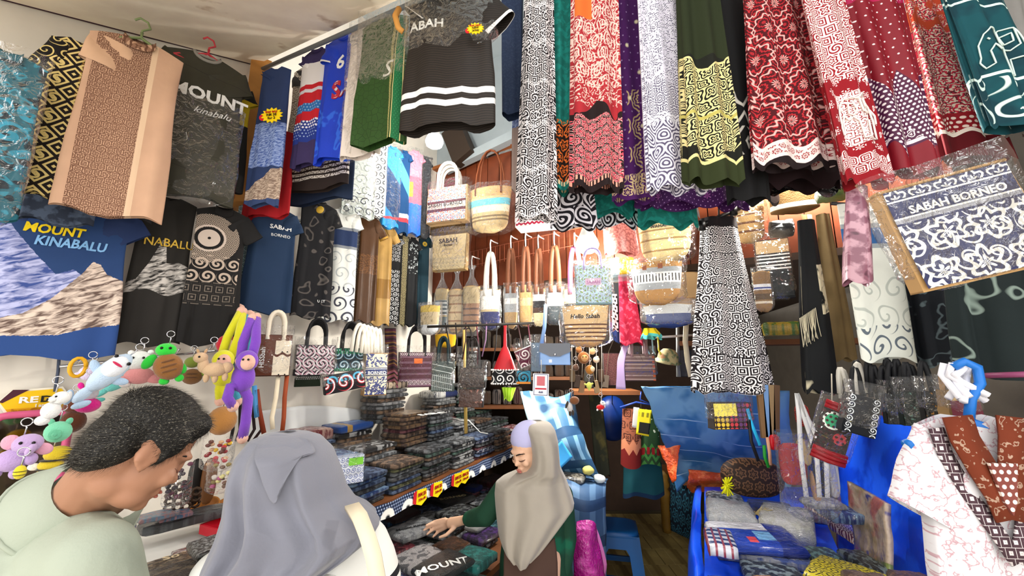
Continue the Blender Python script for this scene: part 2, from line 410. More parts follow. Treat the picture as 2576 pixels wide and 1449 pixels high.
# ---------------------------------------------------------------- rails
rl = MB(); rl.tube([c1 + Vector((0, 0, -.05)), c2 + (c2 - c1) * .9 + Vector((0, 0, -.05))], .011, 8)
tag(rl.build('clothes_rail', plain('6f7478', .4)), 'thin grey metal rail under the ceiling edge holding jerseys', 'rail')
wr = MB(); wr.tube([c0 + (c0 - c1) * .4 + NB * .012, c1 + NB * .012], .006, 6)
tag(wr.build('dark_cable', plain('3a1f28', .5)), 'dark purple cable run along the join of plaster wall and ceiling', 'cable')
SKY = [at(1230, -70, 1.72), at(1900, -70, 1.5), at(2700, -120, 1.28)]
sr = MB(); sr.tube(SKY, .013, 8); tag(sr.build('clothes_rail', plain('55585a', .4)), 'grey metal rail the long patterned skirts hang from', 'rail')
# corner post
pp = WL.hit(640, 300, .075); cp = MB(); cp.box((0, 0, (pp.z - .55 + c1.z) / 2), (.1, .07, c1.z - pp.z + .55))
o = cp.build('corner_post', fab('orange_post', 'b07a3c', rough=.6, vary=.25), None, False, (pp.x, pp.y, 0), (0, 0, LW.yaw - .4)); tag(o, 'orange-brown timber post in the corner under the ceiling', 'post')
# beams and dark box on the grey back wall
g = BW.hit(1150, 372, .06); b = MB(); b.box((0, 0, 0), (.2, .1, .36), Matrix.Rotation(radians(-24), 3, 'Y'))
o = b.build('wall_fan_box', plain('33261c', .6), None, False, BW.hit(1155, 362, .12), (0, 0, BW.yaw)); tag(o, 'dark brown slanted box on the grey back wall beside bulb', 'box')
b = MB(); b.box((.25, 0, 0), (.9, .07, .075)); o = b.build('wall_beam', M_GREY, None, False, BW.hit(1165, 405, .08), (0, radians(-8), BW.yaw)); tag(o, 'pale grey beam on the back wall above timber planks', 'beam')
# ---------------------------------------------------------------- bulbs
def bulb(label, P, r, cord, pw=100.):
    M_BULB = fab('lit_bulb_%d' % pw, 'fffaf0', bump=0, vary=0); nb = M_BULB.node_tree.nodes['Principled BSDF']; nb.inputs['Emission Color'].default_value = (1, .96, .88, 1); nb.inputs['Emission Strength'].default_value = pw
    t = T('light_bulb', label, 'bulb', P, group=None)
    MB().lathe([(0, -r), (r * .5, -r * .95), (r * .9, -r * .7), (r * 1.05, -r * .25), (r * .95, .1 * r), (r * .8, r * .45)], 20).build('globe', M_BULB, t)
    MB().lathe([(r * .8, r * .45), (r * .6, r * .9), (r * .36, r * 1.5), (r * .33, r * 2.2), (r * .42, r * 2.25), (r * .42, r * 3.1), (0, r * 3.15)], 16).build('neck', plain('e8e6e0', .4), t)
    MB().tube([(0, 0, r * 3), (0, 0, r * 3 + cord)], .004, 5).build('cord', plain('dddddd', .5), t); return t
bulb('glowing white bulb hanging low in front of the red-brown planks', at(1477, 610, 2.35), .068, .6, 180.)
bulb('glowing bulb high by the grey wall below striped black jersey', at(1093, 352, 2.5), .058, 1.1, 110.)
bulb('added fill bulb lighting the aisle from behind the big striped basket', at(1478, 812, 2.95), .06, .25, 420.)  # invented bulb, added to brighten the dark aisle and shelves
bulb('added fill bulb hidden behind the red skirts above the tarpaulin table', at(2010, 380, 1.95), .06, .8, 420.)  # second invented bulb, out of view, fills the right-hand table
# ================================================================ builders
def hanger(parent, w, col, z=.0, hook=.09, drop=.05):
    """plastic hanger: hook, shoulders, bar"""
    h = MB(); h.tube([(-.0, 0, hook * .35), (0, 0, hook * .5), (.022, 0, hook * .72), (.012, 0, hook), (-.012, 0, hook * 1.08), (-.026, 0, hook * .9)], .0042, 6)
    h.tube([(0, 0, hook * .4), (0, 0, .012), (-w * .25, 0, -drop * .35), (-w * .46, 0, -drop)], .0055, 6)
    h.tube([(0, 0, .012), (w * .25, 0, -drop * .35), (w * .46, 0, -drop), (0, 0, -drop - .012), (-w * .46, 0, -drop)], .0055, 6)
    return h.build('hanger', plain(col, .4), parent)
def shirt(name, label, box, mat, smat=None, cat='shirt', group=None, sl=(.2, .2), sa=58, collar='crew', cmat=None, hang=None, fold=.007,
          nf=2.5, thick=.017, neck=.3, seed=0, prints=(), placket=None, wrap=None, hem=None, lean=0., cuff=None, sh=None, flare=1.04, tilt=0.):
    loc, w, h, yaw = box; smat = smat or mat
    t = T(name, label, cat, loc, group=group, rot=(radians(tilt), 0, yaw)); ph = seed * 1.7; hw = w / 2; drop = .16 * hw + .012; nw = hw * neck
    def wid(v): return hw * lerp(.96, flare, sm(v)) * (1 - .05 * sin(pi * min(1, v * 1.6)))
    def tk(v): return thick * (.3 + .7 * sm(v * 3))
    def fo(x, v): return fold * min(1, v * 1.6) * (sin(x / w * 2 * pi * nf + ph) + .55 * sin(x / w * 2 * pi * nf * 1.9 + ph * 2.1 + v * 2)) + .004 * nz(x * 14, v * 9, ph)
    def topz(x, front):
        a = abs(x) / hw; z = -drop * max(0, (a - neck) / (1 - neck)) ** 1.1
        if a < neck: z -= (.34 if front else .08) * nw * 2 * (1 - (a / neck) ** 2) ** .6
        return z
    def P(th, v, k=1., dz=0):
        c, s = cos(th), sin(th); x = wid(v) * math.copysign(abs(c) ** .55, c); f = s < 0
        z0 = topz(x, f); z = lerp(z0, -h, v) + (.012 * sin(x / w * 9 + ph) * v if not hem else 0) + dz
        return Vector((x + lean * v, tk(v) * k * math.copysign(abs(s) ** .7, s) + fo(x, v), z))
    us = (1 / w, 1 / w); m = MB(us); m.grid(lambda u, v: P(2 * pi * u, v), 40, 16, True); body = m.build('body', mat, t)
    def yf(x, z):
        v = max(0, min(1, -z / h)); c = min(1, abs(x - lean * v) / wid(v)) ** (1 / .55); return -tk(v) * (max(0, 1 - c * c) ** .5) ** .7 + fo(x - lean * v, v)
    for side, L in zip((-1, 1), sl):
        if not L: continue
        a = radians(sa); d = Vector((side * cos(a), 0, -sin(a))); nn = Vector((side * sin(a), 0, cos(a))); hh = (sh or min(.26 * h, .5 * w)) / 2
        A0 = Vector((side * hw * .9, 0, -drop * .75)) - nn * hh * .92 ; sb = MB(us)
        def SP_(u, v):
            th = 2 * pi * u; r = lerp(1, .86, v); k = lerp(.5, 1, v)
            return A0 + d * (L * v) + nn * (hh * r * math.copysign(abs(cos(th)) ** .7, cos(th))) + Vector((0, thick * .9 * k * sin(th) + .3 * fo(A0.x, .4) + .006 * sin(v * 7 + ph + 3 * cos(th)), 0))
        sb.grid(SP_, 18, 6, True); o = sb.build('sleeve', smat, t)
        if cuff:
            cb = MB(); cb.grid(lambda u, v: A0 + (SP_(u, .9 + .11 * v) - A0) * 1.0 + (SP_(u, 1) - A0 - d * L).normalized() * .003, 18, 1, True); cb.build('cuff', cuff, o)
    if collar:
        cm = cmat or mat; cb = MB(); N = 24; pts = []
        for i in range(N + 1):
            th = 2 * pi * i / N; x = nw * 1.02 * cos(th); s = sin(th); pts.append(Vector((x, tk(0) * 1.1 * s - .002, topz(min(max(x, -nw), nw) * .97, s < 0) + .004)))
        if collar == 'crew': cb.tube(pts, .008, 6, False)
        else:
            r = .03
            cb.grid(lambda u, v: pts[int(round(u * N)) % N] + Vector((pts[int(round(u * N)) % N].x * .12 * v, -.014 * v * (1 if sin(2 * pi * u) < 0.3 else -1), .02 * sin(pi * v) - r * v)), N, 4, True)
        cb.build('collar', cm, t)
    if placket: pb = MB(); pb.grid(lambda u, v: Vector(((u - .5) * .03, yf((u - .5) * .03, topz(0, True) - v * placket[0]) - .004, topz(0, True) - v * placket[0])), 2, 8); pb.build('placket', placket[1], t)
    for pr in prints:
        s, size, x, z, mt = pr[:5]; kw = pr[5] if len(pr) > 5 else {}
        text(s, size * w, t, x * w, 0, z * h, mt, yf=yf, name='print', **kw)
    if hang: hanger(t, w * .8, hang)
    if wrap: film(t, w * 1.06, h * wrap[1], wrap[0], thick * 2 + .02, seed, z0=wrap[2] if len(wrap) > 2 else .02)
    return t
def film(parent, w, h, mat, d, seed=0, z0=.0, knot=False, name='plastic_wrap', bot=.9, y=0.):
    """crumpled clear bag around a thing; knot gathers the top"""
    m = MB()
    def fn(u, v):
        th = 2 * pi * u; c, s = cos(th), sin(th); k = 1.
        if knot: k = .12 + .88 * sm((v - .08) / .35) if v > .08 else .12 + .3 * (.08 - v) / .08
        if v > bot: k *= lerp(1, .55, (v - bot) / (1 - bot))
        x = w / 2 * k * math.copysign(abs(c) ** .5, c); yy = d / 2 * k * math.copysign(abs(s) ** .7, s); z = z0 - h * v; q = .05 * w
        return Vector((x + q * nz(x * 9, z * 11, seed + 5 * s), yy + y + q * 1.3 * nz(x * 13 + 3, z * 9, seed + 2 * s), z + q * .8 * nz(x * 8, z * 3, seed + 9)))
    m.grid(fn, 26, 14, True); return m.build(name, mat, parent)
def drape(name, label, top, bot, Y, mat, cat='skirt', group=None, folds=7, amp=.25, depth=.05, seed=0, hemw=.012, nv=22, nu=72, vgath=.35, parts=(), Yb=None, ring=True, bellow=1., curve=0., wband=None, motif=None):
    """hanging pleated tube of cloth between pixel spans top=(xl,xr,y) and bot=(xl,xr,y); uv: metres round the cloth / above the hem"""
    Yb = Yb or Y; a0, a1 = at(top[0], top[2], Y), at(top[1], top[2], Y); b0, b1 = at(bot[0], bot[2], Yb), at(bot[1], bot[2], Yb)
    o0 = (a0 + a1) / 2; wt, wb = (a1 - a0).length, (b1 - b0).length; ob = (b0 + b1) / 2 - o0; h = o0.z - (b0.z + b1.z) / 2; sl = (b1.z - b0.z) / max(wb, .01)
    t = T(name, label, cat, o0, group=group); ph = seed * 2.3
    def P(u, v):
        th = 2 * pi * u; g = vgath + (1 - vgath) * sm(v * 1.1)
        am = amp * g; r = 1 + am * (sin(folds * th + ph) * .6 + .4 * sin(folds * 1.7 * th + ph * 1.3 + v * 1.5)) * .5
        w = lerp(wt, wb, sm(v) * .4 + v * .6) / 2; d = lerp(depth * .55, depth, sm(v * 1.5)) * bellow
        x = w * math.copysign(abs(cos(th)) ** .75, cos(th)); x *= (1 + .12 * am * sin(folds * th * 1.3 + ph))
        y = d * math.copysign(abs(sin(th)) ** .8, sin(th)) * r + am * .032 * sin(x / max(w, .01) * folds * 1.1 + ph)
        c = curve * v * v
        return Vector((ob.x * v + x + c, ob.y * v + y, -h * v + sl * x * v + hemw * v * sin(folds * th + ph * 1.7)))
    cir = (wt + wb) * .5 * 2 * (1 + amp)
    wm = (wt + wb) * .25 * (1 + amp * .5)
    def UV(u, v, p):
        th = 2 * pi * u; xn = math.copysign(abs(cos(th)) ** .75, cos(th)); return (xn * wm if u >= .5 else 2 * wm - xn * wm, (1 - v) * h)
    m = MB(); m.grid(lambda u, v: P(u, v), nu, nv, True, UV)
    m.build('cloth', mat, t)
    if motif:
        mt_, strokes, rr0 = motif
        def PP(xn, v):
            c = max(-.99, min(.99, xn)); c = math.copysign(abs(c) ** (1 / .75), c); return P(1 - math.acos(c) / (2 * pi), v) + Vector((0, -.004, 0))
        for st in strokes:
            pts = []
            for a, b in zip(st, st[1:]): pts += [PP(lerp(a[0], b[0], k / 4), lerp(a[1], b[1], k / 4)) for k in range(4)]
            MB().tube(pts + [PP(*st[-1])], rr0, 5).build('printed_elephant_line', mt_, t)
    if wband: MB().grid(lambda u, v: P(u, v * .06) * 1.0 + Vector((0, -.004 if .5 < u < 1 else .004, .004)), nu, 1, True).build('waistband', wband, t)
    return t
def tote(name, label, box, front, side='b98d5c', cat='bag', group=None, depth=.09, handles=None, hh=.14, hn=2, hr=.007, prints=(), wrap=None, taper=1., rim=None, parts=None, hx_=.24, tilt=0., roll=0.):
    """box tote: body with four side strips, front panel, rope handles"""
    loc, w, h, yaw = box; t = T(name, label, cat, loc, group=group, rot=(radians(tilt), radians(roll), yaw))
    def fn(u, v):
        th = 2 * pi * u + pi / 4; c, s = cos(th), sin(th); mx = max(abs(c), abs(s)); k = lerp(1, taper, v); c, s = c / mx, s / mx
        return Vector((c * w / 2 * k, s * depth / 2 * lerp(.8, 1, v) + .008 * nz(c * 3, v * 4, w * 50), -h * v))
    m = MB(); m.grid(fn, 24, 6, True); m.box((0, 0, -h + .002), (w * taper, depth, .004)); m.build('body', plain(side, .7), t, False)
    p = MB((1 / w, 1 / w)); iw = w * .955
    p.grid(lambda u, v: Vector(((u - .5) * iw * lerp(1, taper, v), -depth / 2 * lerp(.8, 1, v) - .008 + .004 * nz(u * 3, v * 3, w * 60), -h * (.02 + .955 * v))), 10, 8)
    p.build('front_panel', front, t)
    if rim: q = MB(); q.tube([(-w / 2, -depth * .4, 0), (w / 2, -depth * .4, 0), (w / 2, depth * .4, 0), (-w / 2, depth * .4, 0), (-w / 2, -depth * .4, 0)], .005, 5); q.build('rim', plain(rim, .6), t)
    if handles:
        hm = handles if not isinstance(handles, str) else plain(handles, .7)
        for k in range(hn):
            y = lerp(-depth * .42, depth * .42, k / max(1, hn - 1)); q = MB(); q.tube([(-w * hx_, y - .006, -h * .12)] + arc(-w * hx_, w * hx_, hh * (1 - .06 * k), y) + [(w * hx_, y - .006, -h * .12)], hr, 6); q.build('handle', hm, t)
    for pr in prints:
        s, size, x, z, mt = pr[:5]; kw = pr[5] if len(pr) > 5 else {}
        text(s, size * w, t, x * w, -depth / 2 - .02, z * h, mt, name='print', **kw)
    if wrap: film(t, w * 1.1, h * 1.18, wrap, depth + .05, w * 77, z0=.05)
    return t
WV = dict(rough=.8, bump=.5, bs=170.)
def basket(name, label, box, mat, cat='bag', group=None, depth=None, taper=.72, handles=None, hh=.2, wrap=None, knot=False, tag_=None, rnd=.82, sag=0., prints=(), hw_=.012, tilt=0., roll=0., hx_=.3, wtop=0.):
    """soft woven straw basket"""
    loc, w, h, yaw = box; depth = depth or w * .42; t = T(name, label, cat, loc, group=group, rot=(radians(tilt), radians(roll), yaw))
    def k(v): return lerp(1, taper, v) * (1 if v < rnd else sqrt(max(0, 1 - ((v - rnd) / (1 - rnd)) ** 2)) * .55 + .45)
    def fn(u, v):
        th = 2 * pi * u; c, s = cos(th), sin(th); kk = k(v)
        return Vector((w / 2 * kk * math.copysign(abs(c) ** .75, c), depth / 2 * kk * (1 - .25 * (1 - v)) * s, -h * v - sag * (1 - (c) ** 2) * (1 - v) + .004 * sin(th * 3 + v)))
    m = MB((1 / w, 1 / h)); m.grid(fn, 36, 14, True); b = len(m.v) - 36; m.f.append(tuple(b + i for i in range(36))); m.build('body', mat, t)
    MB().grid(lambda u, v: fn(u, 0) * (1 - .02 * v) + Vector((0, 0, .004 - .012 * v)), 36, 1, True).build('rim', plain('c49a62', .8), t)
    def yf(x, z):
        v = max(0, min(1, -z / h)); kk = k(v); c = min(1, abs(x) / (w / 2 * kk)) ** (1 / .75); return -depth / 2 * kk * (1 - .25 * (1 - v)) * sqrt(max(0, 1 - c * c))
    if handles:
        for s in (-1, 1):
            pts = [(-w * hx_, s * depth * .34, -h * .16)] + [Vector(p) + Vector((0, -s * .3 * depth * (p.z / hh), 0)) for p in arc(-w * hx_, w * hx_, hh, s * depth * .34, -.01, 10, .8)] + [(w * hx_, s * depth * .34, -h * .16)]
            MB().ribbon(pts, hw_, (0, 0, 1) if False else (1, 0, 0), .006).build('handle', plain(handles, .6), t) if hw_ > .02 else MB().tube(pts, hw_ * .6, 6).build('handle', plain(handles, .6), t)
    if tag_:
        for i, (x, z, tw, th_) in enumerate((a * w, b_ * h, c_ * w, d_ * w) for a, b_, c_, d_ in tag_): MB().grid(lambda u, v: Vector((x + (u - .5) * tw, yf(x, z) - .006, z - th_ * v)), 2, 2).build('leather_patch', plain('8f4a22', .5), t)
    for pr in prints:
        s, size, x, z, mt = pr[:5]; kw = pr[5] if len(pr) > 5 else {}
        text(s, size * w, t, x * w, 0, z * h, mt, yf=lambda a, b_: yf(a, b_) - .003, name='print', **kw)
    if wrap: film(t, w * 1.12, h * (1.6 if knot else 1.14), wrap, depth * 1.15, w * 91, z0=h * .5 if knot else .03, knot=knot)
    return t
STRAW, TAN, BRN = 'd8bd8a', 'b98c55', '7a5232'
def straw(name, base, *bands): return fab('straw_' + name, base, *[(c, {'z': z}) for c, z in bands], **WV)
# ---- folded garments in clear bags
PK = []
for i in range(7):
    m = MB()
    def fn(u, v, i=i):
        th = 2 * pi * u; ph = pi * (v - .5); c, s = cos(th), sin(th); mx = max(abs(c), abs(s)) ** .86; q = abs(cos(ph)) ** .35
        x = .5 * c / mx * q; y = .5 * s / mx * q; z = .5 + .5 * math.copysign(abs(sin(ph)) ** .42, sin(ph))
        z += .1 * nz(x * 3 + i * 7, y * 3, i) + .09 * nz(x * 9, y * 9 + i * 3, 2); x += .02 * nz(y * 6, i, z * 3); y += .02 * nz(x * 6, i + 9, z * 3)
        return Vector((x, y, z))
    m.grid(fn, 24, 8, True, lambda u, v, p: (p.x, p.y))
    lo = [min(p[k] for p in m.v) for k in range(3)]; hi = [max(p[k] for p in m.v) for k in range(3)]
    m.v = [((p[0] - lo[0]) / (hi[0] - lo[0]) - .5, (p[1] - lo[1]) / (hi[1] - lo[1]) - .5, max(0., (p[2] - lo[2]) / (hi[2] - lo[2]) * 1.12 - .12)) for p in m.v]; PK.append(m.mesh('folded_garment'))
class Rest:
    """a surface at height z; drop() gives the height at which a turned box comes to rest on what lies there already"""
    def __init__(s, z): s.z = z; s.it = []
    def drop(s, x, y, w, d, h, yaw, k=.94):
        c_, s_ = cos(yaw), sin(yaw); R4 = [(x + (a * w * c_ - b * d * s_) * k / 2, y + (a * w * s_ + b * d * c_) * k / 2) for a, b in ((-1, -1), (1, -1), (1, 1), (-1, 1))]; z = s.z
        for Q, top in s.it:
            sep = False
            for A4, B4 in ((R4, Q), (Q, R4)):
                for i in range(2):
                    ex, ey = A4[i + 1][0] - A4[i][0], A4[i + 1][1] - A4[i][1]; pa = [p[0] * ex + p[1] * ey for p in A4]; pb = [p[0] * ex + p[1] * ey for p in B4]
                    if max(pa) <= min(pb) or max(pb) <= min(pa): sep = True
            if not sep: z = max(z, top)
        s.it.append((R4, z + h * .985)); return z
def pk_mat(c1, c2=None, kind='noi', sc=6.):
    lay = []
    if c2: lay = [(c2, {'p': (kind, sc, dict(k=4. if kind == 'noi' else 22., t=.52 if kind == 'noi' else .2, **({'amp': 2.} if kind == 'con' else {})))})]
    return fab('bagged_%s_%s_%s' % (c1, c2, kind), c1, *lay, rough=.35, coat=1., bump=0, crink=1., bs=34., vary=.3, spec=.6)
def packet(label, P, dims, mat, yaw=0, tilt=(0, 0), name='bagged_shirt', cat='shirt', group=None, var=None):
    o = link(name, PK[RN.randrange(7) if var is None else var], mat); o.location = P; o.scale = dims; o.rotation_euler = (tilt[0], tilt[1], yaw); return tag(o, label, cat, group)
ORD = ['top', 'second', 'third', 'fourth', 'fifth', 'sixth', 'seventh', 'eighth', 'ninth', 'tenth', 'eleventh', 'twelfth', 'thirteenth', 'fourteenth']
def stack(where, P, dims, cols, yaw=0, jit=.009, group=None, rest=None):
    """pile of bagged garments on P, cols listed from the top"""
    n = len(cols); P = Vector(P)
    for i in range(n - 1, -1, -1):
        h = dims[2] * RN.uniform(.85, 1.15); nm, mt = cols[i]; a = yaw + RN.uniform(-.05, .05); w, d = dims[0] * RN.uniform(.9, 1.), dims[1] * RN.uniform(.9, 1.); x, y = P.x + RN.uniform(-jit, jit), P.y + RN.uniform(-jit, jit)
        z = rest.drop(x, y, w, d, h, a)
        packet('%s bagged shirt, %s in the %s' % (nm, 'on top' if i == 0 else ORD[i] + ' down' if i < 13 else 'low', where), (x, y, z), (w, d, h), mt, a, (0, 0), group=group)
def put(rest, lab, P, d, mt, yaw=0, **k):
    z = rest.drop(P.x, P.y, d[0], d[1], d[2], yaw); return packet(lab, (P.x, P.y, z), d, mt, yaw, (0, 0), **k)
def lay(rest, lab, px, py, d, mt, yaw=0, **k):
    """one pack seen at pixel (px, py), resting on whatever lies below it"""
    z = rest.z
    for t_ in range(3):
        P = atz(px, py, z + d[2] * .6); n = len(rest.it); z = rest.drop(P.x, P.y, d[0], d[1], d[2], yaw)
        if t_ < 2: del rest.it[n:]
    return packet(lab, (P.x, P.y, z), d, mt, yaw, (0, 0), **k)
def pack_print(s, size, pk, px, py, mat, rz, bold=.015):
    """lettering printed on a pack, following its top"""
    from mathutils.bvhtree import BVHTree
    bv = BVHTree.FromPolygons([v.co.copy() for v in pk.data.vertices], [tuple(p.vertices) for p in pk.data.polygons]); W_ = Matrix.LocRotScale(pk.location, pk.rotation_euler, pk.scale); Wi = W_.inverted()
    me = text_mesh(s, size, bold); C0 = atz(px, py, pk.location.z + pk.scale.z * .9); Rz = Matrix.Rotation(rz, 3, 'Z')
    for v in me.vertices:
        p = Wi @ (C0 + Rz @ Vector((v.co.x, v.co.y, 0))); h = bv.ray_cast(Vector((p.x, p.y, 5)), Vector((0, 0, -1))); zz = h[0].z if h[0] else .5; v.co = Vector((p.x, p.y, zz + (.0025 + max(0, v.co.z)) / pk.scale.z))
    me.materials.clear(); return link('print', me, mat, pk)
# ---- plush key rings
def fur(h, dk=.25): return fab('plush_' + h, h, rough=.95, bump=.6, bs=220., sheen=.3, vary=.1)
def plush(name, label, P, sc, parts, yaw=0, roll=0., ring=True, group='plush key rings', cat='plush toy', chain=.035):
    """parts: (name, colour, [(centre, radii, tilt)...]); centre (0,0,0) is the middle of the toy, front -y, units of sc"""
    sc *= 1.45 if yaw else 1.; t = T(name, label, cat, P, group=None, rot=(0, roll, yaw))
    for nm, col, bl in [(a, b, [q]) for a, b, c in parts for q in c] if True else parts:
        m = MB()
        for b in bl:
            c, r = b[0], b[1]; r = (r, r, r) if not isinstance(r, (tuple, list)) else r
            M = Matrix.Rotation(radians(b[2]), 3, 'Y') if len(b) > 2 else None
            m.ball([x * sc for x in c], [x * sc for x in r], 14, 9, M)
        m.build(nm, (plain(col, .2) if nm in ('eye', 'nose', 'button') else fur(col)), t)
    if ring:
        top = max(c[0][2] + (c[1] if not isinstance(c[1], (tuple, list)) else c[1][2]) for p in parts for c in p[2]) * sc
        m = MB(); m.tube([(.012 * cos(a * pi / 6), 0, top + chain + .012 * sin(a * pi / 6)) for a in range(13)], .0016, 5); m.tube([(0, 0, top - .004), (.002, 0, top + chain * .5), (0, 0, top + chain - .01)], .002, 5)
        m.build('key_ring', METAL, t)
    return t
# ================================================================ clothes on the left wall
WHT = plain('f2f2ee', .7); BLK = plain('141416', .7); GLD = plain('d9b13c', .4); SKB = plain('7fb2e0', .6); YEL = plain('f0cf10', .6)
def onL(x0, y0, x1, y1, off=0., yaw=38): return fit(x0, y0, x1, y1, YL((x0 + x1) / 2, (y0 + y1) / 2, off), yaw)
GA, GB = 'shirts in the upper row on the plaster wall', 'shirts in the lower row on the plaster wall'
teal = fab('teal_swirl_print', '16232c', ('1f5a68', {'p': ('con', 3., dict(k=16., t=-.1, amp=2.))}), ('2a8196', {'p': ('con', 4., dict(k=20., t=.75, amp=1.))}), ('2b8ca6', {'z': (-2., -.95), 'p': ('spi', 2.2, dict(k=14., n=1., t=.1))}))
shirt('batik_shirt', 'dark teal swirl-print shirt in clear film at the end of the upper row', onL(-130, 120, 88, 545, .22), teal, sl=(.1, .0), collar='polo', group=GA, seed=1, wrap=(CLEAR, 1.1))
gold = fab('black_gold_batik', '1c1310', ('5a2a14', {'x': (.08, .6), 'p': ('con', 9., dict(k=30., t=.1, amp=2.))}), ('caa14a', {'x': (.08, .6), 'p': ('con', 12., dict(k=34., t=.82, amp=2.))}), ('e2c981', {'x': (-.6, .12), 'p': ('dia', 2.2, dict(k=21., t=.3, off=.0))}), ('e2c981', {'x': (-.6, .12), 'p': ('spi', 2.2, dict(k=24., n=2., t=.4, off=.0, edge=.3))}))
shirt('batik_shirt', 'black and gold batik shirt with diamond scroll motifs on brown', onL(85, 90, 245, 505, .15, 38), gold, smat=fab('black_gold_sleeve', '15100f', ('d9c27a', {'p': ('spi', 3., dict(k=20., n=1., t=.7))})), sl=(.17, 0), sa=70, collar=None, group=GA, seed=2, fold=.007)
tan = fab('tan_embroidered', 'c9a184', ('96705a', {'x': (-.4, .14), 'p': ('mix', 9., dict(k=26., t=-.1))}), ('6c4a38', {'x': (-.4, .14), 'p': ('ros', 12., dict(k=26., n=4., amp=1.2, t=.35, edge=.6))}), ('dcbc9c', {'x': (.14, .2)}))
shirt('tunic', 'tan tunic with brown embroidered front panel, sleeves folded', onL(188, 88, 440, 548, .25, 38), tan, smat=plain('d3ab8b', .8), sl=(.12, .0), sa=75, collar='polo', cat='tunic', group=GA, seed=3, fold=.007, hang='7d8d5e')
oliv = fab('olive_jersey', '3a382c', ('2b2a22', {'st': (.3, .03), 'dg': .15}), rough=.6, vary=.2)
shirt('olive_tshirt', 'dark olive t-shirt lettered MOUNT in white on red hanger', onL(388, 132, 606, 500, .16, 40), oliv, sl=(.1, .11), sa=62, cmat=plain('8f8a80', .7), collar='crew', hang='c23a44', group=GA, seed=4, prints=(('MOUNT', .24, .1, -.3, WHT, dict(bold=.035)), ('kinabalu', .13, .14, -.41, WHT, dict(shear=.4, bold=.0))), wrap=(CLEAR, .72, -.22))
greyb = fab('grey_blue_mottle', '2c3444', ('4a566a', {'p': ('noi', 5., dict(k=5., t=.5))}))
shirt('mottled_shirt', 'grey-blue mottled shirt hem showing below the gold batik shirt', onL(88, 150, 270, 568, .06, 38), greyb, sl=(0, .0), collar=None, group=GA, seed=6)
shirt('dark_shirt', 'plain charcoal shirt hanging behind the tan tunic', onL(215, 150, 410, 548, .04, 40), plain('211f20', .8), sl=(0, .06), collar=None, group=GA, seed=7)
shirt('yellow_black_shirt', 'black shirt with yellow side patch half behind olive t-shirt', onL(470, 190, 625, 470, .06, 40), fab('black_yellow', '1b1a18', ('b39a18', {'x': (.3, .6), 'z': (-.9, -.35)})), sl=(0, .08), collar=None, group=GA, seed=8)
# lower row
rid = [(-.6, -1.44), (-.38, -1.4), (-.15, -1.3), (.0, -1.15), (.1, -1.0), (.18, -.88), (.24, -.74), (.3, -.76), (.36, -.86), (.5, -.92), (.6, -.95)]
kin = fab('mountain_print_navy', '25406e', (('rock', '3a4d8c', 'b6b9dd', (6., 22.)), {'ridge': [(-.6, -.34), (-.44, -.3), (-.3, -.52), (-.15, -.72), (.0, -.9), (.12, -.84), (.25, -.95), (.6, -1.)]}), (('rock', '5f4c44', 'dcc8b8', (7., 26.)), {'ridge': rid}), ('27457e', {'ridge': [(-.6, -1.5), (-.2, -1.52), (.1, -1.5), (.3, -1.42), (.6, -1.36)]}))
shirt('mountain_tshirt', 'navy t-shirt with big rocky mountain print lettered KINABALU', onL(-45, 470, 330, 900, -.03, 40), kin, sl=(.1, .13), sa=52, smat=plain('24355e', .85), cmat=plain('1c2c52', .8), group=GB, seed=9, fold=.007, prints=(('MOUNT', .13, -.06, -.27, YEL, dict(bold=.03, shear=.12, sx=.85)), ('KINABALU', .13, .07, -.34, SKB, dict(bold=.03, shear=.15, sx=.8))))
mtb = fab('mountain_print_black', '26231f', (('rock', '2a2826', 'cfc8c0', (5., 16.)), {'ridge': [(-.6, -2.1), (-.35, -1.95), (-.2, -1.6), (-.02, -1.05), (.04, -1.0), (.1, -1.55), (.3, -1.5), (.6, -1.65)]}), ('2a2724', {'z': (-5., -2.2), 'wv': (.06, 9.)}))
shirt('mountain_tshirt', 'black t-shirt with grey mountain print and gold lettering', onL(325, 490, 478, 868, -.02, 40), mtb, sl=(0, 0), collar=None, group=GB, seed=10, fold=.007, prints=(('NABALU', .26, .1, -.33, GLD, dict(bold=.01, sx=.85)),))
circ = fab('tribal_circle_print', '1a1817', ('b9a796', {'circ': (-.2, -.76, .26, .56), 'x': (-.5, .36), 'p': ('dia', 7., dict(k=24., t=-.1))}), ('cdbcae', {'circ': (-.2, -.76, .0, .2)}), ('1a1817', {'circ': (-.2, -.76, .0, .03)}), ('cdbcae', {'circ': (-.2, -.76, .27, .31)}), ('b9a796', {'z': (-1.75, -1.15), 'x': (-.5, .4), 'p': ('spi', 3.4, dict(k=20., n=1., t=.0, dist=.03))}), ('6c6258', {'z': (-2.25, -1.75), 'x': (-.5, .4), 'p': ('sq', 5., dict(k=26., t=.3, off=.3))}))
shirt('tribal_polo', 'black polo with beige round tribal emblem on chest', onL(472, 520, 612, 868, .08, 40), circ, smat=plain('191818', .8), sl=(0, .12), sa=48, collar='polo', group=GB, seed=11, fold=.007)
swl = fab('teal_white_scroll', '9fb4b4', ('22343a', {'p': ('spi', 4.5, dict(k=26., n=1., t=.05, dist=.1))}))
shirt('scroll_shirt', 'pale shirt with dark teal scrolls tapering beside navy t-shirt', onL(585, 512, 640, 770, -.04, 40), swl, sl=(0, 0), collar=None, group=GB, seed=12, flare=.5)
navy = plain('1d3350', .85)
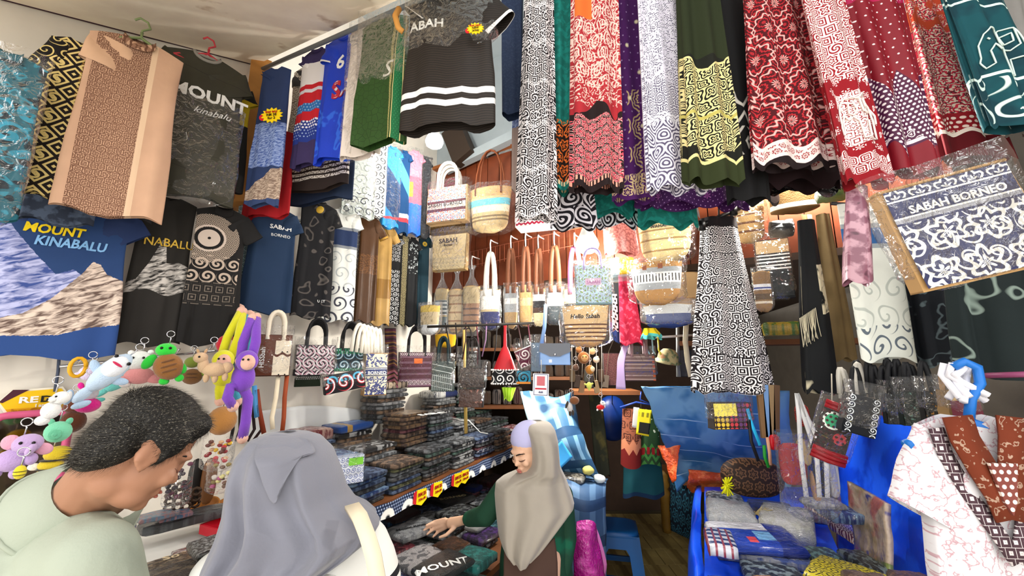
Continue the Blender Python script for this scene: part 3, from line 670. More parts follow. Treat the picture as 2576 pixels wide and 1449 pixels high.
shirt('navy_tshirt', 'plain navy t-shirt with small SABAH BORNEO chest lettering', onL(618, 520, 742, 790, .06, 40), navy, sl=(0, .1), sa=60, group=GB, seed=13, fold=.007, prints=(('SABAH', .15, .14, -.19, WHT, dict(bold=.02)), ('BORNEO', .1, .15, -.27, WHT, dict(bold=.0))))
lin = fab('black_contour_print', '17171a', ('6d6660', {'p': ('con', 2.2, dict(k=22., t=.965, amp=1.))}))
shirt('contour_tshirt', 'black t-shirt with thin pale contour lines and gold badge', onL(745, 508, 840, 800, .08, 36), lin, sl=(0, .11), sa=62, group=GB, seed=14, prints=(('UKT', .1, .24, -.86, WHT),))
B_ = onL(745, 508, 840, 800, .17, 40); b = MB(); b.lathe([(0, .0), (.018, .0), (.022, .003), (.02, .006), (0, .007)], 16, M=Matrix.Rotation(pi / 2, 3, 'X')); tag(b.build('badge', GLD, None, True, onL(798, 528, 812, 545, .2)[0]), 'round gold badge pinned on the black contour t-shirt', 'badge')
wsw = fab('white_grey_scroll', 'dedfd8', ('a9aeae', {'z': (-2.8, -1.3), 'p': ('spi', 2., dict(k=17., n=1., t=.72, dist=.1))}), ('3d3f4a', {'z': (-4., -2.7), 'p': ('spi', 2., dict(k=18., n=1., t=.45, dist=.12))}), ('1f2f52', {'z': (-1.3, -.75)}), ('7d8288', {'z': (-.75, -.65)}), ('7d8288', {'z': (-1.4, -1.3)}))
shirt('scroll_shirt', 'white shirt with navy chest band and grey scroll hem', onL(818, 525, 898, 808, .06, 34), wsw, sl=(.0, .1), sa=66, group=GB, seed=15, fold=.007)
prp = fab('white_violet_tribal', 'd9d6d4', ('4c4452', {'p': ('spi', 4.4, dict(k=24., n=1., t=.2, dist=.12))}))
shirt('tribal_shirt', 'white shirt with dark violet tribal scrolls between white and brown shirts', onL(872, 545, 928, 806, .0, 34), prp, sl=(0, .12), sa=62, group=GB, seed=16)
brn = fab('brown_satin', '4a2d12', ('6b4420', {'z': (-3., -2.), 'p': ('con', 9., dict(k=26., t=.2, amp=2.))}), rough=.4)
shirt('brown_shirt', 'dark brown satin shirt with gold-trimmed sleeve', onL(898, 545, 950, 810, .06, 32), brn, sl=(0, .13), sa=58, cuff=plain('b08434', .4), group=GB, seed=17)
shirt('gold_shirt', 'golden ochre satin shirt beside the brown one', onL(935, 560, 985, 818, .06, 32), fab('gold_satin', 'b08a4a', ('8b6426', {'z': (-4., -3.)}), rough=.35, vary=.25), sl=(0, .12), sa=58, group=GB, seed=18)
bwt = fab('black_white_tribal', '161616', ('d8d8d8', {'z': (-8., -2.6), 'p': ('spi', 3.2, dict(k=20., n=1., t=.35, dist=.15))}), ('c9c9c9', {'z': (-2., -.4), 'p': ('spi', 4., dict(k=20., n=1., t=.5, dist=.1))}))
shirt('tribal_shirt', 'black shirt with white tribal swirls at hem and chest', onL(968, 585, 1006, 815, .06, 32), bwt, sl=(0, .06), group=GB, seed=19)
shirt('meander_shirt', 'narrow black shirt with gold meander strip', onL(1000, 590, 1026, 818, .06, 32), fab('black_meander', '1a1a18', ('b6a878', {'x': (-.2, .35), 'p': ('sq', 3.2, dict(k=22., t=.3, off=.25))})), sl=(0, .03), group=GB, seed=20)
shirt('dark_shirt', 'black shirt with faint white scribble print near row end', onL(1020, 600, 1050, 820, .06, 32), fab('black_scribble', '17181a', ('b9c0c0', {'z': (-3., -.3), 'p': ('con', 3., dict(k=20., t=.85, amp=2.))})), sl=(0, .07), group=GB, seed=21)
shirt('teal_tshirt', 'dark teal t-shirt with small gold emblem at the row end', onL(1048, 590, 1078, 822, .06, 32), fab('dark_teal_cotton', '17333e', ('c9a83a', {'circ': (.05, -.8, .05, .2)})), sl=(0, .08), group=GB, seed=22)
# rail the lower row hangs from
rr = MB(); rr.tube([WL.hit(-60, 470, .1), WL.hit(1085, 590, .1)], .009, 6); tag(rr.build('clothes_rail', plain('5d5f60', .4)), 'thin rail on plaster wall carrying the lower shirt row', 'rail')
# upper row beyond the jersey rail
GC = 'bagged shirts high on the wall beyond the jerseys'
shirt('scroll_shirt', 'pale grey-green bagged shirt with faint scrolls high on wall', onL(868, 330, 946, 545, .1, 32), fab('pale_green_scroll', 'c6cdc6', ('9aa29c', {'p': ('spi', 2.6, dict(k=16., n=1., t=.7, dist=.1))}), ('4b5058', {'z': (-4., -2.2), 'p': ('spi', 3., dict(k=16., n=1., t=.6))})), sl=(0, .06), group=GC, seed=23, wrap=(CLEAR, 1.05))
shirt('scroll_shirt', 'white bagged shirt with bold black vine strip', onL(925, 340, 972, 545, .1, 32), fab('white_black_vine', 'e6e8e8', ('23262c', {'x': (-.3, .4), 'p': ('spi', 2.4, dict(k=20., n=1., t=.25, dist=.1))}), ('21304f', {'z': (-4., -3.5), 'x': (-.6, -.1)})), sl=(0, .04), group=GC, seed=24, wrap=(CLEAR, 1.04))
shirt('blue_jersey', 'bright blue bagged jersey with dark lower half', onL(962, 370, 1006, 575, .1, 32), fab('blue_split', '2d8fd0', ('123a66', {'z': (-4., -1.6), 'dg': 1.4}), ('c43a44', {'z': (-4.35, -4.2)})), sl=(0, .05), group=GC, seed=25, wrap=(CLEAR, 1.04))
shirt('blue_jersey', 'navy bagged jersey with sky-blue slash and white-red hem', onL(995, 380, 1030, 588, .1, 32), fab('navy_slash', '14406e', ('4db0e2', {'z': (-2.6, -1.2), 'dg': 2.}), ('e8e8ea', {'z': (-5., -4.7)}), ('c43a44', {'z': (-5.3, -5.)})), sl=(0, .05), group=GC, seed=26)
shirt('pink_jersey', 'pink and blue bagged jersey at the end of the high row', onL(1022, 380, 1060, 590, .1, 32), fab('pink_blue', 'e08aa0', ('e7647c', {'z': (-4., -1.8)}), ('2f6fd0', {'z': (-6., -3.6)}), ('d9a73a', {'x': (-.5, -.1), 'z': (-3.2, -2.2)})), sl=(0, .06), group=GC, seed=27, wrap=(CLEAR, 1.04))
shirt('dark_shirt', 'dark bagged shirt last on the high row near floral tote', onL(1055, 400, 1082, 600, .1, 32), plain('22262e', .7), sl=(0, .04), group=GC, seed=28, wrap=(CLEAR, 1.04))
rr = MB(); rr.tube([WL.hit(800, 320, .12), WL.hit(1088, 400, .12)], .008, 6); tag(rr.build('clothes_rail', plain('8a8f92', .4)), 'high thin rail on the wall beyond the jersey rail', 'rail')
# ================================================================ jerseys on the ceiling-edge rail
GJ = 'jerseys along the ceiling edge rail'
def onA(x0, y0, x1, y1, off=0., yaw=-5): return fit(x0, y0, x1, y1, AR.hit((x0 + x1) / 2, (y0 + y1) / 2, off).y, yaw)
bm = fab('blue_mountain_print', '2c3d66', (('rock', '3b57a0', '9fb3de', (9., 30.)), {'z': (-3.3, -1.9)}), (('rock', '7c6558', 'cdb8a4', (9., 30.)), {'ridge': [(-.6, -4.1), (-.1, -3.7), (.1, -3.5), (.3, -3.4), (.6, -3.3)]}), ('35466e', {'z': (-9., -4.3)}))
shirt('mountain_tshirt', 'blue mountain-print t-shirt in the corner with yellow star tag', fit(640, 172, 716, 515, 1.86, -8), bm, sl=(.02, .0), collar=None, group=GJ, seed=30, fold=.007)
shirt('red_shirt', 'red shirt hem showing below the blue mountain t-shirt', fit(622, 330, 735, 545, 1.98, -8), plain('a3161e', .8), sl=(0, 0), collar=None, group=GJ, seed=31)
def star(label, P, r, lines, yaw=0, n=14):
    t = T('price_star', label, 'price tag', P, group='starburst price tags', rot=(0, radians(-6), yaw)); pts = [((r if i % 2 else r * .74) * cos(pi * i / n) * 1.05, (r if i % 2 else r * .74) * sin(pi * i / n) * .82) for i in range(2 * n)]
    MB().prism(pts, -.002, .002).build('star_card', plain('f7d408', .5), t, False)
    rp = [(-r * .95 + .3 * r * cos(a * pi / 5), -.1 * r + .32 * r * sin(a * pi / 5)) for a in range(10)]; MB().prism(rp, .003, .006).build('red_corner', plain('d8202c', .5), t, False)
    for i, s in enumerate(lines): text(s, r * .36, t, 0, -.003, r * (.34 - .34 * i), plain('c02418' if i == 0 else '5a4a10', .6), bold=.005)
P_ = at(684, 290, 1.78); star('yellow starburst price tag on the blue mountain t-shirt', P_, .052, ['buy any', 'RM 38', 'for 2'], .0)
shirt('native_print_shirt', 'cream shirt with small brown native figures and striped dark hem', fit(722, 150, 880, 478, 2.0, -18), fab('white_native_print', 'ded5c8', ('57463c', {'p': ('mix', 9., dict(k=22., t=.62))}), ('2b211d', {'z': (-9., -1.66)}), ('2b211d', {'z': (-1.66, -1.42), 'st': (.06, .4)})), sl=(.1, 0), sa=72, collar=None, group=GJ, seed=32, fold=.007, smat=fab('native_sleeve', '3c3a3c', ('c8342e', {'z': (-9., -.42)}), ('e6e2da', {'z': (-.62, -.5)})))
shirt('dark_shirt', 'navy jersey hem below the striped native print shirt', fit(716, 260, 885, 508, 2.12, -18), plain('22304a', .8), sl=(0, 0), collar=None, group=GJ, seed=33)
knit = fab('red_blue_knit', '3a2f5a', ('e8e4e4', {'z': (-1.07, -.4)}), ('c5202c', {'z': (-2.1, -1.07)}), ('d8d4dc', {'z': (-1.3, -1.2)}), ('2f6db0', {'z': (-1.84, -1.6)}), ('8fb4d8', {'z': (-1.84, -1.6), 'p': ('dot', 12., dict(t=.25))}), ('24388a', {'z': (-2.7, -2.1)}), ('e9e9f0', {'z': (-2.35, -2.1), 'p': ('dot', 12., dict(t=.34))}), ('9ab0d8', {'z': (-2.6, -2.35), 'p': ('dot', 12., dict(t=.22))}))
shirt('striped_jersey', 'red, white and blue banded jersey with dotted stripes', fit(748, 130, 822, 415, 1.88, -18), knit, sl=(.05, 0), collar='crew', group=GJ, seed=34, fold=.007)
blu = fab('royal_blue_jersey', '1d3fc0', ('2f63d8', {'z': (-9., -1.6), 'p': ('con', 2.5, dict(k=18., t=.7, amp=2.))}), rough=.5)
shirt('blue_jersey', 'royal blue jersey numbered 6 with outlined SA lettering', fit(806, 96, 905, 398, 1.76, -18), blu, sl=(.1, 0), sa=72, cuff=plain('eeeeee', .6), group=GJ, seed=35, fold=.007, prints=(('6', .44, .0, -.24, WHT, dict(bold=.02)), ('SA', .5, .12, -.47, plain('b8283c', .6), dict(bold=.045)), ('SA', .5, .12, -.468, plain('d8d8dc', .6), dict(bold=.012))))
shirt('white_jersey', 'white jersey with orange and brown side stripes', fit(872, 60, 960, 395, 1.66, -18), fab('white_orange', 'e8dcd2', ('e2a13a', {'x': (.12, .3), 'z': (-2., -.6), 'dg': .8}), ('5a4438', {'x': (.3, .36)}), ('c9bcb0', {'x': (.36, .42)})), sl=(.06, 0), sa=70, group=GJ, seed=36, wrap=(CLEAR, 1.04), fold=.007)
grn = fab('green_jersey', '2b4a1d', ('1f3a14', {'p': ('vor', 9., dict(t=.05))}), ('c8b878', {'x': (.2, .25), 'z': (-9., 0), 'p': ('dia', 20., dict(k=14., t=-.2, off=.0))}), ('0d5a34', {'x': (.3, .42)}), ('d9c98c', {'x': (.285, .3)}), ('d9c98c', {'x': (.42, .435)}), ('2f8a54', {'x': (.31, .41), 'p': ('sq', 26., dict(k=14., t=.2))}), rough=.6)
shirt('green_jersey', 'olive green jersey with gold and emerald vertical strip', fit(902, 48, 1022, 362, 1.54, -18), grn, sl=(.04, 0), sa=70, collar='crew', group=GJ, seed=37, fold=.008, thick=.02, wrap=(CLEAR, .62, .05), prints=(('S', .42, .12, -.46, plain('dcd8cc', .6), dict(bold=0., shear=.3)),))
abh = fab('black_pinstripe_jersey', '2e2722', ('1d1916', {'st': (.028, .4), 'wv': (.02, 10.)}), ('e9e6e2', {'z': (-1.355, -1.285), 'wv': (.02, 7.)}), ('e9e6e2', {'z': (-1.49, -1.42), 'wv': (.02, 7.)}), rough=.6)
bx_ = fit(1018, -25, 1240, 322, 1.42, -8)
ab = shirt('striped_hem_jersey', 'black jersey lettered ABAH with white collar and double white hem stripes', bx_, abh, sl=(.05, .16), sa=50, collar='polo', cmat=plain('efece8', .7), cuff=plain('efece8', .7), group=GJ, seed=38, thick=.03, wrap=(CLEAR, .52, .03), prints=(('ABAH', .15, -.24, -.29, WHT, dict(bold=.02)), ('8', .13, .02, -.17, plain('2b2622', .6), dict(bold=.03))))
star('red and yellow Hot Item star tag on the striped black jersey', at(1196, 72, 1.33), .032, ['Hot Item', 'NEW', 'jersey'], 0)
hg = MB(); hg.tube([at(1004, 22, 1.42), at(994, 40, 1.41), at(1002, 70, 1.41), at(1014, 80, 1.42)], .012, 8); tag(hg.build('orange_ribbon', plain('e0a050', .6)), 'orange cloth band folded over the green jersey shoulder', 'ribbon')
# navy jacket sleeve beside skirts
shirt('navy_jacket', 'dark navy jacket hanging between the jerseys and the long skirts', fit(1258, -90, 1320, 292, 1.8, -5), fab('navy_twill', '1e2c48', ('27364f', {'p': ('con', 8., dict(k=24., t=.6, amp=2.))}), rough=.7), sl=(0, 0), collar=None, group=None, seed=40, flare=.8, thick=.03)
shirt('mountain_tshirt', 'faded mountain-print shirt hem below the navy jacket', fit(1288, 130, 1330, 480, 1.9, -5), fab('pale_mountain', '6c7fb0', (('rock', '3b57a0', 'b0bfe0', (5., 16.)), {'z': (-9., -4.)}), ('a39088', {'z': (-12., -5.2)})), sl=(0, 0), collar=None, seed=41)
# ================================================================ long skirts on the front rail
GS = 'long patterned skirts on the front rail'
MX = lambda sc, **k: ('mix', sc, dict(dict(k=26., t=.1), **k))
bw = fab('black_white_ethnic', '1a1216', ('e9e2e2', {'p': MX(19., t=.2)}), ('e9e2e2', {'st': (.21, .1), 'p': ('dia', 34., dict(k=16., t=.2))}), ps=1.15)
swk = fab('black_white_swirl', '17141c', ('dcd9e0', {'p': ('spi', 11., dict(k=26., n=1., t=.1, edge=.6))}))
tealc = fab('teal_crinkle', '0f6a60', ('157f74', {'p': ('noi', 30., dict(k=4., t=.52))}), bump=.5, bs=60.)
tealo = fab('teal_orange_floral', '0f6a60', ('157f74', {'p': ('noi', 30., dict(k=4., t=.52))}), ('20140f', {'z': (.04, .32)}), ('e2702a', {'z': (.04, .34), 'p': ('ros', 16., dict(k=20., n=5., amp=1.6, t=.0))}), ('e9d3a8', {'z': (.02, .04), 'st': (.02, .6, 'x')}), bump=.4)
redp = fab('red_paisley', 'a82730', ('f0c7ba', {'z': (.5, 2.), 'p': ('ros', 9., dict(k=30., n=2., amp=2.4, t=.3, dist=.05))}), ('f0c7ba', {'z': (.4, 2.), 'p': ('con', 26., dict(k=26., t=.6, amp=2.))}), ('1d0f10', {'z': (.0, .42), 'zz': (.8, .1)}), ('e8455a', {'z': (.05, .34), 'p': ('ros', 15., dict(k=22., n=6., amp=1.6, t=.0))}), ('f3b6b0', {'z': (.05, .34), 'p': ('ros', 22., dict(k=30., n=5., amp=1.4, t=.6))}), ('e8a08a', {'z': (.03, .05), 'st': (.016, .5, 'x')}), ('d86a2a', {'z': (.85, 1.4), 'x': (-.12, -.02)}), ps=1.45)
prpl = fab('purple_feather', '431154', ('8d76a0', {'p': ('dot', 22., dict(t=.09, off=.3))}), ('b39a6e', {'x': (-.02, .06), 'z': (.03, .55), 'p': ('ros', 7., dict(k=46., n=9., amp=1.1, t=.1, off=0.))}), ('c9b187', {'z': (.02, .12), 'p': ('ros', 14., dict(k=30., n=6., amp=1.4, t=.1))}), ('d8cfa8', {'z': (.3, 2.), 'p': ('dot', 7., dict(t=.07))}))
prps = fab('purple_speckle', '3d0f4e', ('b58fc4', {'p': ('dot', 46., dict(t=.12))}), ('9a4c9a', {'p': ('ros', 8., dict(k=30., n=6., t=.5, edge=.2))}), rough=.6)
lil = fab('lilac_grey_lace', '57506a', ('e6e2ec', {'z': (.0, .34), 'p': ('ros', 10., dict(k=30., n=0., amp=0., t=-.1, edge=.6))}), ('ece9f0', {'z': (.3, 3.), 'p': ('ros', 14., dict(k=32., n=6., amp=1.6, t=.0, edge=.6))}), ('d6d0de', {'z': (.5, 3.), 'p': ('con', 20., dict(k=30., t=.2, amp=2.))}), ps=1.5)
olv = fab('olive_gold_damask', '12140a', ('283012', {'z': (.0, .09)}), ('e0d294', {'z': (.09, .5), 'zz': (-.5, .2), 'p': ('ros', 13., dict(k=26., n=4., amp=2.2, t=.1, dist=.06, edge=.6))}), ('d8cc8c', {'z': (.085, .1)}), ('b7ac5a', {'z': (.28, .295)}), ('d8cc8c', {'z': (.49, .5), 'zz': (-.5, .2)}), ('20280f', {'z': (.56, 2.)}), ps=1.5)
blkf = fab('black_feather', '0f0f10', ('d8d4c8', {'z': (.2, .5), 'p': ('dia', 6., dict(k=13., t=.72, dist=.16))}))
dred = fab('dark_red_scallop', '4a0a12', ('b3242c', {'p': ('ros', 9., dict(k=24., n=12., amp=.7, t=.5, edge=.6))}), ('f0b8b0', {'p': ('ros', 4., dict(k=17., n=12., amp=.8, t=.9, edge=.6))}), ('e8d2cc', {'z': (.03, .1), 'wv': (.015, 40.)}), ('8d1a24', {'z': (.045, .085), 'wv': (.015, 40.), 'p': ('ros', 18., dict(k=24., n=8., t=.0))}), ('16080a', {'z': (-.1, .03), 'wv': (.015, 40.)}), ps=1.8)
relp = fab('red_white_elephant', '8f0f1c', ('ecd5d2', {'z': (.42, 3.), 'p': ('mix', 15., dict(k=28., t=-.1))}), ('ecd5d2', {'z': (.04, .11), 'p': ('ros', 18., dict(k=30., n=4., t=.0, edge=.6))}), ('f0e2dd', {'z': (.15, .36), 'x': (-.07, .07), 'p': ('mix', 22., dict(k=20., t=-.5))}), ('f0dedc', {'z': (.13, .42), 'p': ('ros', 12., dict(k=22., n=6., amp=2., t=.4, edge=.3))}), ps=1.5)
crim = fab('crimson_star', '7d0a1c', ('f0e0e0', {'z': (.2, 3.), 'p': ('dot', 22., dict(t=.1, off=.3))}), ('4a1238', {'z': (.12, .2)}), ('e0cfd4', {'z': (.13, .145)}), ('e0cfd4', {'z': (.185, .2)}), ('e6d8d8', {'z': (.147, .183), 'p': ('ros', 26., dict(k=22., n=3., t=.2))}), ('4a1238', {'z': (.2, .46), 'zz': (1.9, .075)}), ('e6d8d8', {'z': (.2, .46), 'zz': (1.9, .075), 'p': ('dot', 46., dict(t=.3))}), ('a8124a', {'z': (.8, 3.)}), ('f0d0e0', {'z': (.8, 3.), 'p': ('dot', 34., dict(t=.14))}), rough=.5, ps=1.25)
crm = fab('cream_red_floral', 'd8c2ae', ('c0243c', {'p': ('ros', 13., dict(k=18., n=5., amp=1.4, t=.1, edge=.6))}), ('5c1a24', {'p': ('con', 24., dict(k=26., t=.7, amp=2.))}), ('8f0f1c', {'z': (.12, .2)}), ('ecd0c4', {'z': (.13, .19), 'p': ('dot', 30., dict(t=.32))}), ('f0dcd0', {'z': (.1, .118), 'wv': (.012, 70.)}), ('5e0812', {'z': (-1., .1), 'wv': (.012, 70.)}), ('a83a1c', {'z': (.62, 3.), 'p': ('noi', 9., dict(k=3., t=.5))}), ps=1.6)
telp = fab('teal_elephant_print', '0e4a52', ('0a3640', {'p': ('noi', 5., dict(k=3., t=.5))}), ('cfe6dc', {'z': (.02, .2), 'p': ('spi', 8., dict(k=18., n=1., t=.72, dist=.06))}), ('cfe6dc', {'z': (.2, .212), 'wv': (.012, 26.)}), ('cfe6dc', {'z': (.53, .54), 'wv': (.012, 20.)}), ('cfe6dc', {'z': (.55, .9), 'p': ('sq', 6., dict(k=26., t=.75, off=.2))}), ps=1.0)
lace = fab('grey_lace', '4a3a3c', ('9a8a8a', {'p': ('mix', 20., dict(k=24., t=.3))}))
SK = [  # label, top span, bottom span, depth, material, folds, thickness
 ('black and white ethnic print skirt beside the navy jacket', (1322, 1392, -60), (1298, 1400, 552), 1.64, bw, 6, .03),
 ('narrow black skirt with white swirls behind the teal one', (1378, 1412, -60), (1385, 1500, 572), 1.82, swk, 5, .03),
 ('teal crinkle skirt with orange floral border', (1388, 1446, -60), (1392, 1440, 480), 1.72, tealo, 4, .03),
 ('red paisley skirt with black floral border', (1438, 1552, -60), (1436, 1566, 482), 1.62, redp, 6, .03),
 ('purple skirt with gold feather motif', (1522, 1606, -60), (1540, 1642, 505), 1.72, prpl, 5, .03),
 ('lilac grey lace-print skirt flaring to a wide hem', (1600, 1715, -60), (1628, 1792, 478), 1.6, lil, 8, .03),
 ('olive skirt with pale gold damask panels', (1700, 1800, -60), (1722, 1866, 462), 1.5, olv, 6, .03),
 ('black skirt with white feather marks', (1785, 1872, -60), (1838, 1932, 505), 1.59, blkf, 4, .03),
 ('dark red skirt with white scallop outlines', (1868, 2000, -60), (1900, 2098, 425), 1.49, dred, 7, .03),
 ('red and white elephant print skirt rolled at the hem', (1998, 2106, -60), (2118, 2246, 462), 1.4, relp, 5, .03),
 ('grey lace skirt squeezed between two red skirts', (2096, 2128, -60), (2180, 2220, 400), 1.58, lace, 3, .03),
 ('crimson skirt with silver stars and purple triangle border', (2120, 2256, -60), (2236, 2372, 440), 1.49, crim, 6, .03),
 ('cream skirt with red flowers and dark red hem', (2256, 2340, -60), (2362, 2540, 402), 1.58, crm, 6, .03),
 ('teal skirt with white elephant outline print', (2346, 2500, -60), (2478, 2680, 325), 1.38, telp, 7, .03),
 ('grey curtain-like drape at the end of the skirt rail', (2500, 2640, -60), (2545, 2700, 330), 1.48, fab('grey_drape', '8d8a86', vary=.15), 8, .03),
]
ELE = [[(-.62, .62), (-.6, .4), (-.5, .22), (-.36, .12), (-.2, .14), (-.1, .2), (.1, .12), (.35, .14), (.52, .3), (.56, .55), (.54, .9), (.34, .92), (.32, .66), (.1, .64), (.06, .92), (-.14, .92), (-.16, .6), (-.26, .48), (-.34, .52), (-.42, .42), (-.5, .52), (-.5, .74), (-.6, .8), (-.66, .7), (-.62, .62)],
       [(-.3, .22), (-.2, .26), (-.16, .38), (-.24, .46), (-.32, .4), (-.3, .22)], [(-.06, .2), (-.02, .44), (.16, .5), (.34, .44), (.36, .16)], [(.04, .24), (.1, .38), (.26, .36), (.28, .22), (.04, .24)], [(.54, .34), (.64, .44), (.62, .6)], [(-.48, .3), (-.46, .33)]]
for i, (lab, tp, bt, Y, mt, fo, th) in enumerate(SK):
    mo = None
    if mt is telp: mo = (plain('d4e8de', .7), [[(.05 + x * 1.0, .36 + z * .36) for x, z in st] for st in ELE], .0032)
    if mt is relp: mo = (plain('f0e4de', .7), [[(.05 + x * 1.1, .6 + z * .24) for x, z in st] for st in ELE], .0036)
    drape('long_skirt', lab, tp, bt, Y, mt, 'skirt', GS, folds=fo, amp=.5, depth=th, seed=i + 1, vgath=.6, motif=mo)
LOW = [
 ('teal crinkle skirt hem showing below the red paisley skirt', (1440, 1584, 200), (1425, 1596, 540), 1.92, tealc, 5),
 ('teal crinkle skirt hem below the lilac lace skirt', (1616, 1700, 200), (1602, 1752, 566), 1.92, tealc, 5),
 ('deep purple speckled skirt with a broad hem', (1640, 1840, 200), (1600, 1880, 520), 1.82, prps, 8),
 ('black skirt with white leaf hem below the teal ones', (1500, 1610, 300), (1480, 1612, 566), 2.02, swk, 5),
 ('dark plum skirt hem between teal and purple', (1630, 1680, 200), (1626, 1760, 540), 2.02, fab('plum_dark', '1f1216', vary=.2), 4),
 ('black satin skirt hem hanging below the olive skirt', (1800, 1900, 200), (1790, 1960, 508), 1.93, fab('black_satin', '101012', rough=.35, vary=.2), 5),
 ('black skirt in clear film below the dark red skirt', (1930, 2100, 250), (1910, 2130, 478), 1.72, fab('black_gloss', '111113', rough=.25, coat=.8, crink=.8, bump=0, bs=16.), 5),
 ('dark wine skirt lining behind the scalloped skirt', (1900, 2080, 100), (1935, 2110, 470), 1.61, fab('wine_lining', '1c080c', vary=.2), 5),
]
for i, (lab, tp, bt, Y, mt, fo) in enumerate(LOW):
    drape('long_skirt', lab, tp, bt, Y, mt, 'skirt', 'skirt hems of the second layer', folds=fo, amp=.4, depth=.03, seed=i + 31, vgath=.6, hemw=.02)
# trousers, scarves on the right
pant = fab('patchwork_trouser_print', '150f14', ('ebe6e6', {'p': MX(21., t=.25)}), ('150f14', {'st': (.17, .07)}), ('ebe6e6', {'st': (.17, .07), 'p': ('sq', 38., dict(k=14., t=.3))}), ps=1.1)
t = drape('wide_trousers', 'black and white patchwork print trousers on black clip hanger', (1764, 1852, 552), (1746, 1948, 985), 2.0, pant, 'trousers', folds=6, amp=.45, depth=.06, seed=50, vgath=.5, wband=plain('191316', .8))
b = MB(); p0 = at(1808, 540, 2.0); q = t.location; b.tube([at(1752, 572, 1.98) - q, at(1860, 524, 1.98) - q], .013, 6); b.box(at(1765, 568, 1.96) - q, (.03, .02, .05)); b.box(at(1845, 530, 1.96) - q, (.03, .02, .05)); b.tube([at(1808, 545, 1.98) - q, at(1808, 505, 1.98) - q, at(1818, 490, 1.98) - q], .005, 5); b.build('clip_hanger', plain('121212', .4), t)
sc = fab('black_scarf_tie_dye', '16181a', ('d8cfb0', {'z': (.35, .58), 'x': (.0, .12), 'p': ('noi', 13., dict(k=5., t=.47))}), ('d8cfb0', {'z': (-.1, .1), 'p': ('con', 9., dict(k=12., t=.8, amp=1.))}))
drape('scarf', 'long black scarf with cream tie-dye patch and fringe', (2008, 2048, 555), (2028, 2112, 985), 1.84, sc, 'scarf', folds=4, amp=.5, depth=.04, seed=51)
fr = MB()
for i in range(14):
    x = 2012 + i * 3; a = at(x, 800 - i * 2, 1.79); fr.tube([a, a + Vector((.004 * sin(i), 0, -.06)), a + Vector((.012 * sin(i * 2.), 0, -.13))], .0016, 4)
tag(fr.build('scarf_fringe', plain('d8cfb0', .8)), 'cream fringe threads hanging beside the black scarf', 'fringe')
drape('scarf', 'olive brown shawl hanging behind the black scarf', (2056, 2082, 540), (2090, 2146, 905), 1.95, fab('olive_shawl', '6b5836', vary=.25), 'scarf', folds=4, amp=.5, depth=.04, seed=52)
w2 = fab('white_scroll_panel', 'e4e8de', ('b7beb6', {'z': (.12, .34), 'p': ('spi', 9., dict(k=17., n=1., t=.75, dist=.08))}), ('5f6a74', {'z': (.01, .13), 'p': ('spi', 11., dict(k=17., n=1., t=.6, dist=.06))}), ('2f5f96', {'z': (.47, .54)}), ('9aa4a8', {'z': (.54, .56)}), ('9aa4a8', {'z': (.45, .47)}), ('c9cec8', {'z': (.56, .8), 'p': ('spi', 9., dict(k=17., n=1., t=.7))}))
drape('scroll_shirt', 'white shirt with grey scrolls and blue chest band beside big tote', (2106, 2238, 515), (2168, 2296, 906), 1.6, w2, 'shirt', folds=3, amp=.3, depth=.03, seed=53)
drape('pink_cloth', 'bagged mauve pink marbled cloth hanging by the big tote', (2132, 2182, 470), (2132, 2196, 710), 1.46, fab('mauve_marble', '8d5a6c', ('c79aa8', {'p': ('noi', 18., dict(k=5., t=.5))}), ('5c3444', {'p': ('con', 12., dict(k=22., t=.8, amp=2.))}), rough=.4, coat=.5), 'cloth', folds=3, amp=.4, depth=.03, seed=54)
dgr = fab('dark_green_line_print', '141f20', ('9fb3a8', {'p': ('con', 2.6, dict(k=20., t=.985, amp=1.))}))
shirt('dark_tshirt', 'dark green t-shirt with thin pale line print below the big tote', fit(2360, 520, 2690, 950, 1.3, -30), fab('dark_green_line_print', '141f20', ('8fa398', {'p': ('con', 1.6, dict(k=20., t=.985, amp=1.))})), sl=(0, .0), collar=None, seed=55, fold=.02)
shirt('dark_tshirt', 'navy black t-shirt behind the white scroll shirt', fit(2270, 560, 2400, 920, 1.68, -30), fab('navy_black_line', '15191f', ('6c7c80', {'p': ('con', 2., dict(k=18., t=.97, amp=2.))})), sl=(0, .0), collar=None, seed=56, fold=.02)
# ================================================================ bags and baskets along the timber front
def onB(x0, y0, x1, y1, off=.12, yaw=-18): return fit(x0, y0, x1, y1, BW.hit((x0 + x1) / 2, (y0 + y1) / 2, off).y, yaw)
GBK = 'bagged straw baskets hanging in a row'
flo = fab('floral_red_blue', 'ecdccb', ('d8562c', {'p': ('ros', 6., dict(k=18., n=5., amp=2.4, t=.2, dist=.05))}), ('3f8fc4', {'p': ('ros', 4.6, dict(k=16., n=4., amp=2.4, t=.72, dist=.1))}), ('5b2a34', {'z': (-.6, -.34)}), ('efe6d6', {'z': (-.53, -.4)}))
bt = onB(1080, 474, 1178, 562, .36)
tote('tote_bag', 'floral tote bag with SABAH BORNEO band and white rope handles', bt, flo, side='c9a678', handles='f2ece2', hh=.2, hn=3, hr=.014, depth=.08, prints=(('SABAH BORNEO', .115, 0, -.54, plain('2b2326', .6), dict(bold=.015)),), wrap=CLEAR)
tote('tote_bag', 'kraft tote with brown lettering strip under the floral one', onB(1086, 540, 1184, 588, .24), fab('kraft_letter', 'a98a5a', ('5c3f22', {'z': (-.4, -.05), 'p': ('sq', 9., dict(k=20., t=.4))}), rough=.8), side='8a6a40', depth=.05, handles='7a1f30', hh=.3, hn=2, hr=.008)
